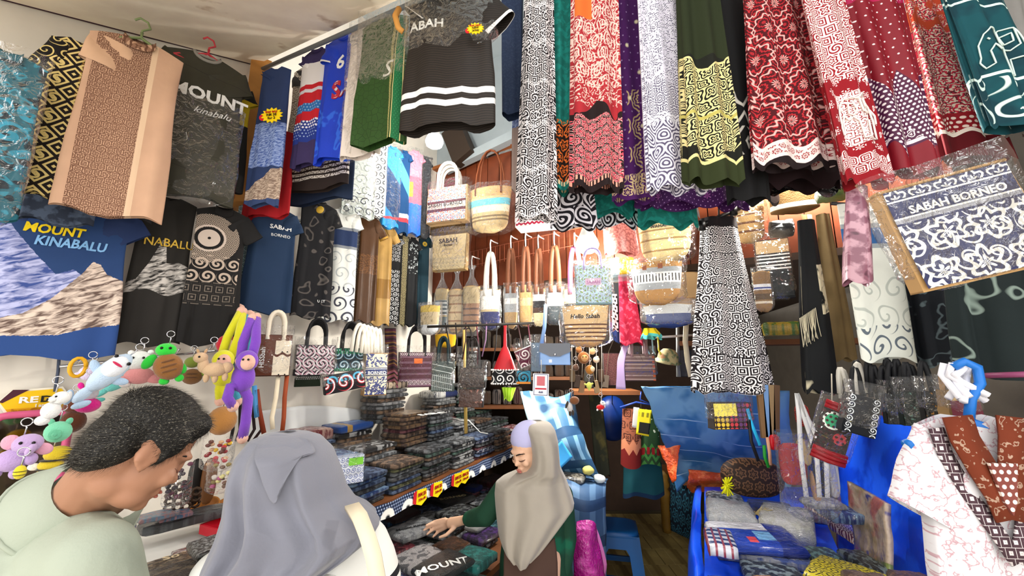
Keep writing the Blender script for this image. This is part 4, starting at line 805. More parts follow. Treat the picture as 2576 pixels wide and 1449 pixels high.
kr = tote('tote_bag', 'kraft paper-coloured bag lettered SABAH with grey lace base', onB(1090, 592, 1177, 682, .34), fab('kraft_lace', 'c2ab80', ('8c8470', {'z': (-2., -.6), 'p': ('ros', 10., dict(k=28., n=6., t=.1))})), side='9a7d50', depth=.05, taper=.93, prints=(('SABAH', .17, .0, -.2, plain('3a2a20', .6), dict(bold=.02)), ('Borneo', .08, 0, -.32, plain('3a2a20', .6))), wrap=CLEAR)
bb = straw('blue_band', STRAW, ('c9a06a', (-.22, .1)), ('6cc4d8', (-.42, -.27)), ('efe3c8', (-.58, -.43)), ('8a7350', (-.7, -.66)), ('8a7350', (-.78, -.74)))
ba = basket('straw_basket', 'straw basket with turquoise band and long brown straps in film', onB(1180, 478, 1286, 584, .24), bb, handles='7c4020', hh=.34, hw_=.011, wrap=CLEAR, knot=False, taper=.78)
tote('woven_bag', 'red and white zigzag woven bag below the black and white skirt', onB(1303, 505, 1410, 574, .3), fab('red_zigzag', 'a01838', ('f0e6e4', {'st': (.11, .5), 'zz': (.9, .05)}), ('d8d4d0', {'x': (.28, .6)}), rough=.7), side='d8d4d0', depth=.14)
# row of nine
rowm = [
 ('grey and white striped narrow straw basket in frosted bag', (1094, 728, 1127, 828), straw('r1', STRAW, ('e8e8e4', (-.66, -.28)), ('5f6a70', (-.33, -.29)), ('5f6a70', (-.43, -.38)), ('5f6a70', (-.53, -.48)), ('5f6a70', (-.63, -.58)), ('6c7a80', (-1.1, -.7))), True, None),
 ('tan straw basket with five thin brown stripes in bag', (1127, 730, 1168, 836), straw('r2', 'd4b585', *[('9a6a3a', (-.16 - i * .2, -.12 - i * .2)) for i in range(5)]), True, None),
 ('cream straw basket with brown base stripes in bag', (1164, 722, 1207, 834), straw('r3', STRAW, ('a8744a', (-.9, -.38)), ('5a3420', (-.52, -.48)), ('5a3420', (-.66, -.62)), ('5a3420', (-.8, -.76))), True, None),
 ('white straw basket with navy base and white straps', (1208, 730, 1258, 829), straw('r4', 'eeeae2', ('252c5c', (-1.1, -.55)), ('c9b48a', (-.56, -.5))), False, 'e8e4da'),
 ('silver grey and tan straw pouch with brown straps', (1268, 722, 1303, 826), straw('r5', 'b9996a', ('a9aeb2', (-.62, .1)), ('efefec', (-.42, -.28))), False, '7c4a30'),
 ('plain tan straw pouch with wide brown straps', (1306, 720, 1341, 820), straw('r6', 'c49c62', ('d8b884', (-.5, -.3))), False, '7c4a30'),
 ('cream and black block straw pouch with brown straps', (1340, 726, 1372, 820), straw('r7', 'e6d9a8', ('efefec', (-.34, -.1)), ('26262a', (-.52, -.34)), ('4a3020', (-.66, -.52))), False, '7c4a30'),
 ('charcoal straw pouch with white chevron band', (1374, 722, 1421, 816), straw('r8', '3f484c', ('a8aeb2', (-.3, .1)), ('eeeeec', (-.52, -.3))), False, '7c4a30'),
 ('black, cream and brown wavy striped pouch under floral bag', (1418, 728, 1482, 815), straw('r9', 'd8c49a', ('2a2622', (-.5, -.42)), ('2a2622', (-.62, -.55)), ('efeae0', (-.7, -.62)), ('4a4a4a', (-1.1, -.72)), ('efe6c8', (-.36, -.12))), False, '9a4a6a')]
hk = plain('f0f0ee', .4)
for i, (lab, bx, mt, kn, hd) in enumerate(rowm):
    t = basket('straw_basket', lab, onB(*bx, off=.2 + .02 * (i % 2), yaw=-14), mt, group=GBK, wrap=(FROST if kn else CLEAR), knot=kn, handles=hd, hh=.3 if hd else .2, hw_=.03, taper=.9, rnd=.75, hx_=.22)
    h = t.location; top = .16 if kn else .3
    MB().tube([(0, 0, top - .02), (.0, -.012, top + .05), (.0, .0, top + .085), (.0, .06, top + .09), (.02, .12, top + .09)], .005, 5).build('hook', hk, t)
basket('straw_basket', 'large tan straw basket with five dark stripes and black lettering', onB(1414, 772, 1532, 872, .34, -14), straw('big', 'dcb988', *[('5f3a24', (-.48 - i * .1, -.44 - i * .1)) for i in range(5)], ('c2925c', (-1.1, -.9))), wrap=CLEAR, taper=.8, rnd=.7, prints=(('Hello Sabah', .13, 0, -.26, BLK, dict(shear=.2)),))
basket('straw_basket', 'straw basket with yellow rim and white base in frosted bag', onB(1056, 770, 1106, 842, .4), straw('yel', 'd8bd8a', ('e6c02a', (-.22, .1)), ('efefec', (-1.1, -.66))), wrap=FROST, taper=.8)
basket('straw_basket', 'yellow straw basket hanging low left of the gold pole', onB(1094, 842, 1148, 874, .3), straw('yel2', 'd9a91e'), taper=.85)
fs = tote('gift_bag', 'pale blue floral paper bag lettered SABAH with lilac handles', onB(1447, 668, 1537, 766, .42, -10), fab('pale_blue_floral', 'bcd8e0', ('86a052', {'p': ('ros', 3.6, dict(k=13., n=3., amp=2.4, t=.5, dist=.1))}), ('9a86b8', {'p': ('ros', 5., dict(k=14., n=5., amp=2., t=.72, dist=.1))}), ('d9b8d0', {'x': (-.22, .22), 'z': (-.6, -.4)})), side='8fb0b8', depth=.05, handles='a99ac8', hh=.1, prints=(('SABAH', .12, 0, -.47, plain('b070a0', .6), dict(bold=.01)),), wrap=CLEAR)
# wire rack on the planks
wr = MB()
pA, pB = BW.hit(1182, 634, .05), BW.hit(1490, 566, .05); dn = Vector((0, 0, -.12))
for d in (Vector(), dn): wr.tube([pA + d, pB + d], .003, 5)
for i in range(26): q = pA.lerp(pB, i / 25); wr.tube([q, q + dn * 1.15], .0025, 4)
tag(wr.build('wire_rack', plain('b5664a', .4)), 'copper wire rack fixed on the red-brown planks', 'rack')
# right of the low bulb
drape('bagged_cloth', 'salmon knitted cloth in film right of the low bulb', (1516, 1596, 560), (1524, 1606, 640), 2.36, fab('salmon_knit', 'b46a60', ('8c4640', {'p': ('noi', 60., dict(k=4., t=.5))}), coat=.6, rough=.5), 'cloth', folds=4, amp=.4, depth=.025, seed=71)
packet('white and yellow bag lying on the shelf beneath the salmon cloth', at(1566, 694, 2.36), (.15, .12, .11), fab('white_yellow_pack', 'e4e6ea', ('e0b020', {'x': (-.1, .5), 'z': (-.5, .1)}), rough=.3, coat=.8, crink=.8, bump=0, bs=12.), -.3, name='bagged_pouch', cat='bag')
b = MB(); b.box((0, 0, 0), (.26, .16, .012)); tag(b.build('glass_shelf', plastic('shelf_glass', 'dfe8ea', .1, .2, 2., .05, .1), None, False, at(1572, 699, 2.38), (0, 0, -.45)), 'clear shelf under the white and yellow bag', 'shelf')
basket('straw_basket', 'cream straw basket with brown stripes above the grey one', fit(1604, 552, 1742, 660, 2.36, -25), straw('c1', 'dcc78e', ('9a7a44', (-.3, -.26)), ('9a7a44', (-.52, -.48)), ('9a7a44', (-.78, -.74))), wrap=CLEAR, taper=.85, rnd=.6, prints=(('WAHAI', .09, -.1, -.2, BLK),))
basket('straw_basket', 'tan and grey straw basket with white chevron band', fit(1586, 664, 1718, 766, 2.2, -25), fab('straw_chev', 'b8884e', ('a4a8aa', {'z': (-.66, -.12)}), ('ecebe8', {'z': (-.5, -.24), }), ('33302e', {'z': (-.46, -.28), 'st': (.06, .35, 'x')}), **WV), wrap=CLEAR, taper=.82, rnd=.62, tag_=((-.2, -.06, .08, .09), (.1, -.04, .09, .1)))
basket('straw_basket', 'tan straw basket half behind the patchwork trousers', fit(1678, 690, 1770, 792, 2.42, -25), straw('c2', 'b98850', ('cba878', (-.6, .1))), taper=.85, rnd=.62)
basket('straw_basket', 'white and navy straw basket in bag below the chevron one', fit(1618, 768, 1742, 824, 2.3, -25), straw('c3', 'e2e2de', ('2a3f78', (-1.1, -.4))), wrap=FROST, taper=.85)
drape('red_garment', 'crimson floral garment hanging left of the navy basket', (1556, 1592, 700), (1560, 1614, 866), 2.5, fab('crimson_mottle', 'b01838', ('d84a64', {'p': ('noi', 30., dict(k=4., t=.55))})), 'garment', folds=3, amp=.5, depth=.05, seed=72)
shirt('dark_tshirt', 'black t-shirt hanging left of the crimson garment', fit(1532, 710, 1576, 860, 2.62, -10), fab('black_navy_low', '141618', ('1f2f60', {'z': (-9., -2.4)})), sl=(0, .05), collar=None, seed=73)
drape('spotted_sleeve', 'white cloth with black spots hanging beside the black t-shirt', (1540, 1552, 740), (1540, 1556, 830), 2.55, fab('white_spot', 'eceae8', ('1a1a1a', {'p': ('dot', 40., dict(t=.3))})), 'cloth', folds=2, depth=.02, seed=74)
drape('frilled_cap', 'small yellow and aqua frilled cloth under the navy basket', (1620, 1650, 826), (1612, 1668, 850), 2.42, fab('yellow_aqua', 'e6cc20', ('58c0b8', {'z': (-.1, .02)})), 'cloth', folds=5, amp=.7, depth=.05, seed=75)
basket('straw_basket', 'cream straw basket with brown bands behind trousers hanger', fit(1838, 478, 1926, 612, 2.14, -30), straw('c4', 'd9c68a', ('9c7440', (-.45, -.36)), ('7a4a28', (-.5, -.47)), ('c09a62', (-1.1, -.5)), ('6a4226', (-.66, -.62)), ('6a4226', (-.82, -.78))), wrap=CLEAR, taper=.8, tag_=((-.2, -.05, .12, .2),))
basket('straw_basket', 'brown straw basket with white rim stripe under the skirts', fit(1936, 468, 2056, 536, 2.0, -30), straw('c5', '8e6a3a', ('e9e6de', (-.86, -.68)), ('6a4c28', (-1.1, -.88))), taper=1.05, rnd=.9, tag_=((0, -.1, .12, .1),))
packet('black glossy bagged cloth under the brown straw basket', at(1964, 588, 1.97), (.11, .06, .09), pk_mat('141618'), -.5, (1.2, 0), name='bagged_cloth', cat='cloth')
tote('tote_bag', 'black and white striped tote with kraft top in film', fit(1903, 604, 1990, 752, 2.06, -30), fab('striped_tote', '1d2022', ('c9a878', {'z': (-.5, .1)}), ('e9e9e4', {'z': (-1.1, -.5), 'st': (.12, .4)}), rough=.6), side='1d2022', depth=.06, wrap=CLEAR)
basket('straw_basket', 'small brown and white banded pouch beside the trousers', fit(1896, 686, 1942, 784, 2.02, -20), straw('c6', '8a6a48', ('e8e8ec', (-.45, -.3)), ('3c4a8a', (-.42, -.38)), ('5c4a38', (-.7, -.55)), ('d8ccb8', (-.8, -.74))), wrap=CLEAR, taper=.9)
packet('green and yellow bagged pack on the dark shelf behind scarf', at(1970, 845, 2.2), (.2, .12, .08), pk_mat('c8a814', '4a7a1c'), -.4, name='bagged_pack', cat='pack')
b = MB(); b.box((0, 0, 0), (1.1, .3, .03)); tag(b.build('shelf', WOOD, None, False, at(1960, 862, 2.45), (0, 0, -.5)), 'dark timber shelf behind the patchwork trousers', 'shelf')
packet('lime green bagged pack hanging above the pink cloth', at(2085, 500, 1.85), (.12, .06, .07), pk_mat('5f9a20'), -.4, (1.2, 0), name='bagged_pack', cat='pack')
for i, (x, c, y1) in enumerate(((2022, 'b99a68', 640), (2036, 'a98a5c', 680), (2048, 'c4a87a', 620))):
    m = MB(); m.ribbon([at(x, 540, 2.03 + .03 * i), at(x + 6, 580, 2.02 + .03 * i), at(x + 12, y1, 2.02 + .03 * i)], .024, (1, 0, 0)); tag(m.build('bag_strap', plain(c, .8)), ['tan cloth strap nearest the black scarf', 'long beige cloth strap hanging in the middle of three', 'pale straw strap beside the olive shawl'][i], 'strap')
# big tote on the right
bigm = fab('navy_white_floral', '23264e', ('e6e4da', {'z': (-2., -.34), 'p': ('ros', 3.1, dict(k=22., n=6., amp=1.9, t=.25, dist=.08))}), ('e6e4da', {'z': (-2., -.34), 'p': ('spi', 4.7, dict(k=22., n=1., t=.66, dist=.08))}), ('e6e4da', {'z': (-.1, .1), 'p': ('ros', 5., dict(k=20., n=6., amp=1.6, t=.4))}), ('8c8c92', {'z': (-.32, -.27)}), ('23264e', {'z': (-.27, -.12)}), ('efede4', {'z': (-.125, -.11)}), ('efede4', {'z': (-.285, -.27)}), rough=.5)
bb = fit(2200, 452, 2548, 712, 1.02, -12)
tote('tote_bag', 'large navy and white floral tote lettered SABAH BORNEO in film', (bb[0], bb[1], bb[2], bb[3]), bigm, side='b08a58', depth=.045, roll=-13, prints=(('SABAH BORNEO', .098, -.02, -.25, plain('efede4', .6), dict(bold=.015)),), wrap=CLEAR, rim='b08a58')
# ================================================================ bag row on the left wall
GL = 'bags hanging in a row on the white wall'; CN = {'1a1616': 'black', '241c1c': 'dark brown', '3a2020': 'oxblood', '5c2434': 'wine red', '8a6a8a': 'mauve'}
def onW(x0, y0, x1, y1, off=.05, yaw=34): return onL(x0, y0, x1, y1, off, yaw)
hb = tote('tote_bag', 'brown bag with cream bear faces lettered HISSBAH and cream handles', onW(645, 842, 732, 946, .12), fab('brown_bear', '5f3320', ('e6d6ba', {'x': (.02, .6), 'z': (-.5, -.2), 'p': ('ros', 2., dict(k=6., n=3., amp=.5, t=-.2, off=0.))}), ('e9dcc4', {'x': (.02, .55), 'z': (-.62, -.2), 'wv': (.04, 20.)}), ('e9dcc4', {'x': (-.02, .6), 'z': (-2., -.7), 'wv': (.04, 20.)})), side='4a2818', handles='eadfc9', hh=.12, hr=.011, depth=.05, prints=(('HISSbah', .2, -.33, -.55, WHT, dict(rot=pi / 2, bold=.01)),), wrap=CLEAR)
for (x, z) in ((.16, -.34), (.27, -.34), (.13, -.78), (.26, -.78)): MB().ball((x * .21, -.045, z * .26), .0035, 8, 6).build('eye', BLK, hb)
tb = fab('tribal_pink_weave', '17121a', ('c79aa8', {'p': ('dia', 3., dict(k=22., t=.0, off=0.))}), ('e6e2e2', {'p': ('spi', 3., dict(k=20., n=2., t=.45, off=.0, edge=.6))}), ('17121a', {'p': ('dia', 3., dict(k=70., t=.8, off=0.))}))
tote('woven_bag', 'black woven bag with pink diamond scroll motifs and black handles', onW(742, 868, 842, 944, .1), tb, side='17121a', handles='131214', hh=.15, hn=4, hr=.008, depth=.06, wrap=CLEAR)
tote('woven_pouch', 'dark green pouch peeking below the pink diamond bag', onW(742, 938, 806, 972, -.03), fab('green_black_dots', '1f2a1a', ('cfcfcf', {'z': (-.3, -.15), 'p': ('dot', 14., dict(t=.3))})), side='1f2a1a', depth=.04, wrap=CLEAR)
twm = fab('teal_wave_weave', '142a34', ('3fa0c0', {'p': ('spi', 2.6, dict(k=20., n=1., t=.1, dist=.05))}), ('e6ecec', {'p': ('spi', 2.6, dict(k=20., n=1., t=.75, dist=.05))}), ('1f8a5c', {'z': (-.2, .1), 'st': (.08, .6, 'x')}), ('1f8a5c', {'z': (-2., -.68), 'st': (.08, .6, 'x')}))
tote('woven_bag', 'teal and white wave woven bag with black handles', onW(838, 876, 914, 934, .1), twm, side='14242c', handles='131214', hh=.16, hn=4, hr=.008, depth=.06, wrap=CLEAR)
rwm = fab('red_wave_weave', '161218', ('b8202c', {'p': ('spi', 2.2, dict(k=18., n=1., t=.1, dist=.05))}), ('4fa8cc', {'z': (-.2, .1), 'p': ('spi', 3.2, dict(k=18., n=1., t=.2))}), ('eeeeec', {'p': ('spi', 2.2, dict(k=18., n=1., t=.8, dist=.05))}))
tote('woven_pouch', 'red, white and black wave pouch hung tilted below teal bag', onW(810, 938, 912, 984, .22), rwm, side='161218', depth=.05, roll=-10, wrap=CLEAR)
bom = fab('cream_navy_toile', 'e2dcc0', ('3c4478', {'z': (-.62, .1), 'p': ('con', 4., dict(k=18., t=.6, amp=2.))}), ('2f3a6c', {'z': (-1.02, -.66)}), ('e6e2d0', {'z': (-.98, -.95)}), ('e6e2d0', {'z': (-.73, -.7)}), ('3c4478', {'z': (-3., -1.05), 'p': ('con', 6., dict(k=16., t=.4, amp=2.))}))
TO_ = tote('tote_bag', 'cream and navy toile tote lettered BORNEO with bunched cream rope handles', onW(914, 888, 970, 994, .22), bom, side='b08a5a', depth=.07, prints=(('BORNEO', .2, 0, -.47, WHT, dict(bold=.015)),), wrap=CLEAR)
ho = onW(870, 815, 955, 890, .1)
for i in range(6):
    q = LW.hit(884 + i * 12, 884 + i * 2, .22); q2 = LW.hit(918 + i * 8, 890 + i * 2, .22); m = MB(); d_ = q2 - q
    m.tube([q + d_ * u + Vector((0, 0, .17 * sin(pi * u) ** .5)) for u in [k / 10 for k in range(11)]], .011, 7)
    adopt(m.build('rope_handle', plain('e9e2d2', .8)), TO_)
drape('striped_strap', 'brown, maroon and gold striped woven strap bag', (968, 996, 826), (972, 1002, 972), YL(985, 920, .04), fab('striped_weave', '4a2430', ('7a5a2c', {'st': (.025, .3)}), ('2a1a20', {'st': (.04, .4)}), ('8c5060', {'z': (0, .12), 'st': (.03, .5)})), 'bag', folds=3, amp=.3, depth=.03, seed=80)
mrm = fab('maroon_weave', '4c1c2c', ('6c4a5c', {'st': (.16, .35)}), ('d8ccd0', {'z': (-.92, -.78), 'p': ('dia', 9., dict(k=15., t=.3, off=0.))}), ('d8ccd0', {'z': (-.1, .0), 'p': ('dia', 9., dict(k=15., t=.3, off=0.))}), ('d8641c', {'x': (-.08, .16), 'z': (-.32, -.18)}))
tote('woven_bag', 'maroon striped woven bag with orange label in film', onW(1002, 886, 1090, 974, .08, 25), mrm, side='3c1622', handles='18141a', hh=.2, hn=4, hr=.008, depth=.05, wrap=CLEAR)
gpm = fab('grey_weave_pouch', '4a5450', ('c4ccc8', {'st': (.24, .12), 'dg': .2}), ('a8b0ac', {'z': (-3., -.6), 'st': (.09, .3, 'x')}))
tote('woven_pouch', 'grey woven pouch with pale diagonal braid in film', fit(1088, 908, 1142, 984, 2.75, -5), gpm, side='3a4440', handles='12282c', hh=.16, hn=3, hr=.01, depth=.05, wrap=CLEAR)
for lab, bx, mt, Y in (('dark brown glossy bagged purse beside the gold pole', (1157, 925, 1222, 975), 'black', 2.68), ('brown patterned bagged purse below the dark one', (1156, 978, 1216, 1024), 'brown', 2.8), ('black openwork bagged purse above the dark brown one', (1150, 890, 1200, 922), 'lace', 2.94)):
    tote('bagged_purse', lab, fit(*bx, Y, -8), fab('purse_' + mt, {'black': '2a201c', 'brown': '4a3026', 'lace': '1c1c1e'}[mt], ({'black': '5a483c', 'brown': 'a06a5a', 'lace': 'b8bcc0'}[mt], {'p': ('ros' if mt != 'brown' else 'noi', 5., dict(k=24., t=.62))}), rough=.3, coat=.7, crink=.6, bump=0), side='1c1614', depth=.04, handles='1a1414', hh=.2, hr=.004, wrap=CLEAR)
pole = MB(); pole.tube([at(1168, 830, 2.87), at(1172, 1090, 2.87)], .012, 8); tag(pole.build('gold_pole', plain('c8a85a', .35)), 'thin gold pole standing between the hanging pouches', 'pole')
# red bell bag
t = T('bell_pouch', 'red drawstring pouch with white-scroll black border', 'pouch', at(1270, 965, 2.6)); z0 = 0
H = at(1270, 870, 2.6).z - at(1270, 965, 2.6).z; Wd = (at(1302, 930, 2.6) - at(1243, 930, 2.6)).length
MB().lathe([(Wd * .5, .35 * H), (Wd * .36, .6 * H), (Wd * .2, .85 * H), (.012, H), (.009, H * 1.5), (.012, H * 1.55)], 18, M=Matrix.Diagonal((1, .5, 1))).build('cone', fab('red_silk', 'b01420', rough=.4), t)
MB().lathe([(Wd * .56, 0), (Wd * .58, .06 * H), (Wd * .53, .33 * H), (Wd * .5, .36 * H)], 18, M=Matrix.Diagonal((1, .5, 1))).build('border', fab('bell_border', '1a1a1c', ('e6e4e0', {'p': ('spi', 16., dict(k=20., n=1., t=.4, off=0.))})), t)
for z in (.0, .36):
    m = MB()
    for k in range(30): a = 2 * pi * k / 30; m.ball((Wd * .57 * cos(a), Wd * .285 * sin(a), z * H), .006, 6, 4)
    m.build('bead_trim', plain('eceae6', .4), t)
tote('woven_pouch', 'small tilted pink and white scroll pouch with beaded edge', fit(1294, 878, 1338, 922, 2.55, -8), fab('pink_scroll', '5c1a34', ('e9dcd8', {'p': ('spi', 1.6, dict(k=22., n=1., t=.3))})), side='eceae6', depth=.03, roll=-22, rim='f0ece6', wrap=CLEAR)
tote('woven_pouch', 'little turquoise spiral pouch below the pink scroll one', fit(1300, 932, 1336, 966, 2.55, -8), fab('turq_spiral', '2a8aa8', ('101418', {'p': ('spi', 1., dict(k=26., n=1., t=.3))}), ('d88a3a', {'z': (-3., -.75)})), side='16181a', depth=.03, wrap=CLEAR)
drape('lime_pouch', 'lime green gathered cloth pouch hanging in the dark gap', (1262, 1298, 975), (1268, 1290, 1004), 2.7, fab('lime_cloth', '8fc01c', ('b8e04a', {'st': (.02, .3, 'x')})), 'pouch', folds=3, amp=.4, depth=.03, seed=81)
# blue purse
t = tote('flap_purse', 'pale blue purse with grey flap and stud on blue strap', fit(1358, 866, 1434, 918, 2.4, -6), fab('pale_blue_leather', '86a8d8', ('d8dce8', {'z': (-.6, -.5), 'x': (-.2, -.1)}), rough=.4), side='6f90c4', depth=.06)
MB().prism([(-.088, .004), (.088, .004), (.092, -.045), (.05, -.062), (.03, -.072), (-.03, -.072), (-.05, -.062), (-.092, -.045)], -.05, -.042).build('flap', plain('6c7078', .5), t, False)
MB().ball((0, -.052, -.062), .008, 10, 6).build('stud', METAL, t)
MB().ribbon([(-.08, 0, 0), (-.06, 0, .1), (-.05, 0, .24)], .022, (1, 0, 0)).build('strap', plain('8fb0e0', .5), t)
tote('bagged_purse', 'slim grey bagged purse behind the pale blue purse', fit(1336, 862, 1372, 935, 2.5, -6), plain('5a6a78', .4), side='48545e', depth=.04, wrap=CLEAR)
# payment card without its code
t = T('payment_card', 'white hanging card with red panel and navy frame', 'card', at(1361, 940, 2.32), rot=(0, radians(2), 0)); cw, chh = (at(1381, 968, 2.32) - at(1341, 968, 2.32)).length, at(1361, 941, 2.32).z - at(1361, 997, 2.32).z
MB().box((0, 0, -chh / 2), (cw, .004, chh)).build('card', plain('eceef0', .5), t, False)
fr = MB()
for c, d in (((0, -.003, -.04 * chh), (cw * .86, .002, .02 * chh)), ((0, -.003, -.96 * chh), (cw * .86, .002, .02 * chh)), ((-cw * .42, -.003, -chh / 2), (.03 * cw, .002, chh * .92)), ((cw * .42, -.003, -chh / 2), (.03 * cw, .002, chh * .92))): fr.box(c, d)
fr.build('navy_frame', plain('34386c', .5), t, False); MB().box((0, -.003, -chh * .33), (cw * .5, .002, chh * .42)).build('red_panel', plain('c86a70', .5), t, False); MB().box((0, -.003, -chh * .68), (cw * .7, .002, chh * .07)).build('red_stripe', plain('c03040', .5), t, False)
text('duit', cw * .18, t, 0, -.003, -chh * .83, plain('34386c', .5))
# hanging ribbons under the bear bag
for lab, c, pts in (('cream ribbon tail hanging below the bear bag', 'e6d8bc', ((700, 945), (694, 1000), (684, 1050), (686, 1080))), ('rust brown ribbon tail below the bear bag', '93401c', ((722, 945), (716, 1000), (714, 1050), (710, 1086))), ('dark rust ribbon beside the purple monkey', '7a2f14', ((646, 980), (652, 1030), (664, 1090))), ('light blue ribbon beside the purple monkey', '4a90c8', ((640, 970), (643, 1020), (646, 1050)))):
    m = MB(); m.ribbon([LW.hit(x, y, .14) for x, y in pts], .022, (A.x, A.y, 0), .003); tag(m.build('ribbon_tail', plain(c, .7)), lab, 'ribbon')
# dark strap loops over the bag row
for i in range(9):
    x = 1120 + i * 26; m = MB(); a0 = at(x, 812, 2.72); a1 = at(x + RN.uniform(-14, 14), 900 + RN.uniform(-15, 25), 2.7)
    m.ribbon([a0, a0.lerp(a1, .5) + Vector((.01, 0, 0)), a1], .008, (1, 0, 0)); sc_ = ['1a1616', '241c1c', '3a2020', '5c2434', '8a6a8a'][i % 5]; tag(m.build('bag_strap', plain(sc_, .6)), 'thin %s bag strap hanging before the back shelves' % CN[sc_], 'strap', 'thin dark straps under the straw baskets')

m = MB(); m.tube([at(1075, 822, 2.72), at(1200, 818, 2.72), at(1365, 812, 2.72)], .009, 6); tag(m.build('hanging_rail', plain('2a2622', .5)), 'dark rail under the straw baskets carrying thin bag straps', 'rail')
# ================================================================ counters and folded goods on the left
def sheet(name, label, rows, mat, cat='cloth', th=.004, n=6, amp=.01, fr=9., seed=0, kind=None, group=None, parent=None, uvs=1.):
    """cloth through a net of places (px, py, depth); rows from top to bottom"""
    net = [[at(*p) if len(p) == 3 else Vector(p[:3]) for p in r] for r in rows]; R_, C_ = len(net), len(net[0]); org = net[0][0].copy()
    def cat_(a, b, c, d, t): return .5 * ((2 * b) + (-a + c) * t + (2 * a - 5 * b + 4 * c - d) * t * t + (-a + 3 * b - 3 * c + d) * t ** 3)
    def fn(u, v):
        def row(r):
            x = u * (C_ - 1); i = min(int(x), C_ - 2); t = x - i; g = lambda k: net[r][max(0, min(C_ - 1, k))]
            return cat_(g(i - 1), g(i), g(i + 1), g(i + 2), t)
        y = v * (R_ - 1); j = min(int(y), R_ - 2); t = y - j; h = lambda k: row(max(0, min(R_ - 1, k)))
        p = cat_(h(j - 1), h(j), h(j + 1), h(j + 2), t)
        q = amp * (nz(p.x * fr, p.z * fr, seed) + .5 * nz(p.x * fr * 2.3, p.z * fr * 2.3, seed + 4)); return p + Vector((q * .4, -q, q * .5)) - org
    nu, nv = (C_ - 1) * n, (R_ - 1) * n; pts = [[fn(i / nu, j / nv) for i in range(nu + 1)] for j in range(nv + 1)]
    L = (net[0][-1] - net[0][0]).length; H_ = (net[-1][0] - net[0][0]).length
    m = MB(); m.grid(lambda u, v: pts[int(round(v * nv))][int(round(u * nu))], nu, nv, False, lambda u, v, p: (u * L * uvs, -v * H_ * uvs))
    o = m.build(name, mat, parent, True, org)
    sd = o.modifiers.new('thickness', 'SOLIDIFY'); sd.thickness = th
    if label: tag(o, label, cat, group, kind)
    return o
ZU, ZLO = 1.12, .77
E0, E1 = atz(930, 1280, ZU), atz(1292, 1124, ZU); ED = (E1 - E0).normalized(); EN = Vector((ED.y, -ED.x, 0))
Es = E0 - ED * .12; Ee = E1 + ED * .28
def wallpt(P, off=.02):
    d = (P - WL.P).dot(NB); return P - EN * ((d - off) / EN.dot(NB))
t = T('display_counter', 'long timber counter with raised shelf of bagged shirts along the wall', 'counter', (E0.x, E0.y, 0))
o_ = Vector((E0.x, E0.y, 0))
def slab(pts, z, th, name, mat, parent, org): quad_slab([Vector((p.x, p.y, z - th)) - org for p in pts], th).build(name, mat, parent, False)
slab([Es, Ee, wallpt(Ee), wallpt(Es)], ZU, .03, 'upper_shelf', WOOD, t, o_)
lo_in, lo_out = .44, .46
slab([Es - EN * lo_in + EN * 0, Es + EN * lo_out, Ee + EN * lo_out * .95, Ee - EN * lo_in], ZLO, .03, 'lower_shelf', WOOD, t, o_)
for P in (Es, Ee):
    for k in (-.38, .4): q = P + EN * k - o_; MB().box((q.x, q.y, ZLO / 2 - .02), (.05, .05, ZLO - .04)).build('leg', WOOD, t, False)
m = MB(); q0 = Es - EN * .45 - o_; q1 = Ee - EN * .45 - o_
vwall((q0.x, q0.y, 0), (q1.x, q1.y, 0), 0, ZU - .03, .02).build('back_panel', M_DARK, t, False)
m = vwall((Es + EN * lo_out - o_), (Ee + EN * lo_out * .95 - o_), .0, ZLO - .03, .02); m.build('front_panel', M_DARK, t, False)
# patterned edge cloth
ln = (Ee - Es).length
trimm = fab('sunflower_edge_cloth', '1c2a48', ('9aa8c4', {'p': ('dot', 60., dict(t=.28))}), ('eceae4', {'z': (-.2, .2), 'p': ('ros', 6.4, dict(k=8., n=14., amp=.4, t=.2, off=0., edge=.3))}), ('10131c', {'p': ('dot', 6.4, dict(t=.1, off=0.))}))
m = MB(); m.grid(lambda u, v: Vector((u * ln, -.006 - .004 * sin(u * 60), -.075 * v + .004 * sin(u * 33))), 60, 3, False, lambda u, v, p: (p.x, p.z))
o = m.build('edge_cloth', trimm, None, True, Es + Vector((0, 0, -.0)) + EN * .004, (0, 0, atan2(ED.y, ED.x))); tag(o, 'navy dotted edge cloth with white sunflowers along the shelf front', 'cloth'); o.location.z = ZU - .0
for i, (x, y) in enumerate(((1025, 1240), (1066, 1222), (1118, 1200), (1137, 1192))):
    P = atz(x, y - 6, ZU - .03); P = Es + ED * (P - Es).dot(ED) + EN * .014; P.z = ZU - .016; t = T('price_tag', ['yellow price tag with red edge beside the first sunflower', 'bigger yellow price tag with red edge between two sunflowers', 'yellow and maroon price tag third along the shelf edge', 'yellow price tag at the far end of the edge cloth'][i], 'price tag', P, atan2(ED.y, ED.x), 'price tags on the shelf edge')
    MB().prism([(-.045, -.06), (.0, -.078), (.045, -.055), (.042, .004), (-.04, .012)], -.003, 0).build('card', plain('f2d410', .5), t, False)
    MB().prism([(-.07, -.05), (-.045, -.062), (-.04, .01), (-.065, .004)], -.002, .001).build('red_edge', plain('c4202c', .5), t, False)
    text('RM 35' if i % 2 else 'RM 25', .026, t, 0, -.005, -.016, plain('a02018', .5)); text('2 for 60', .018, t, 0, -.005, -.042, plain('a02018', .5))
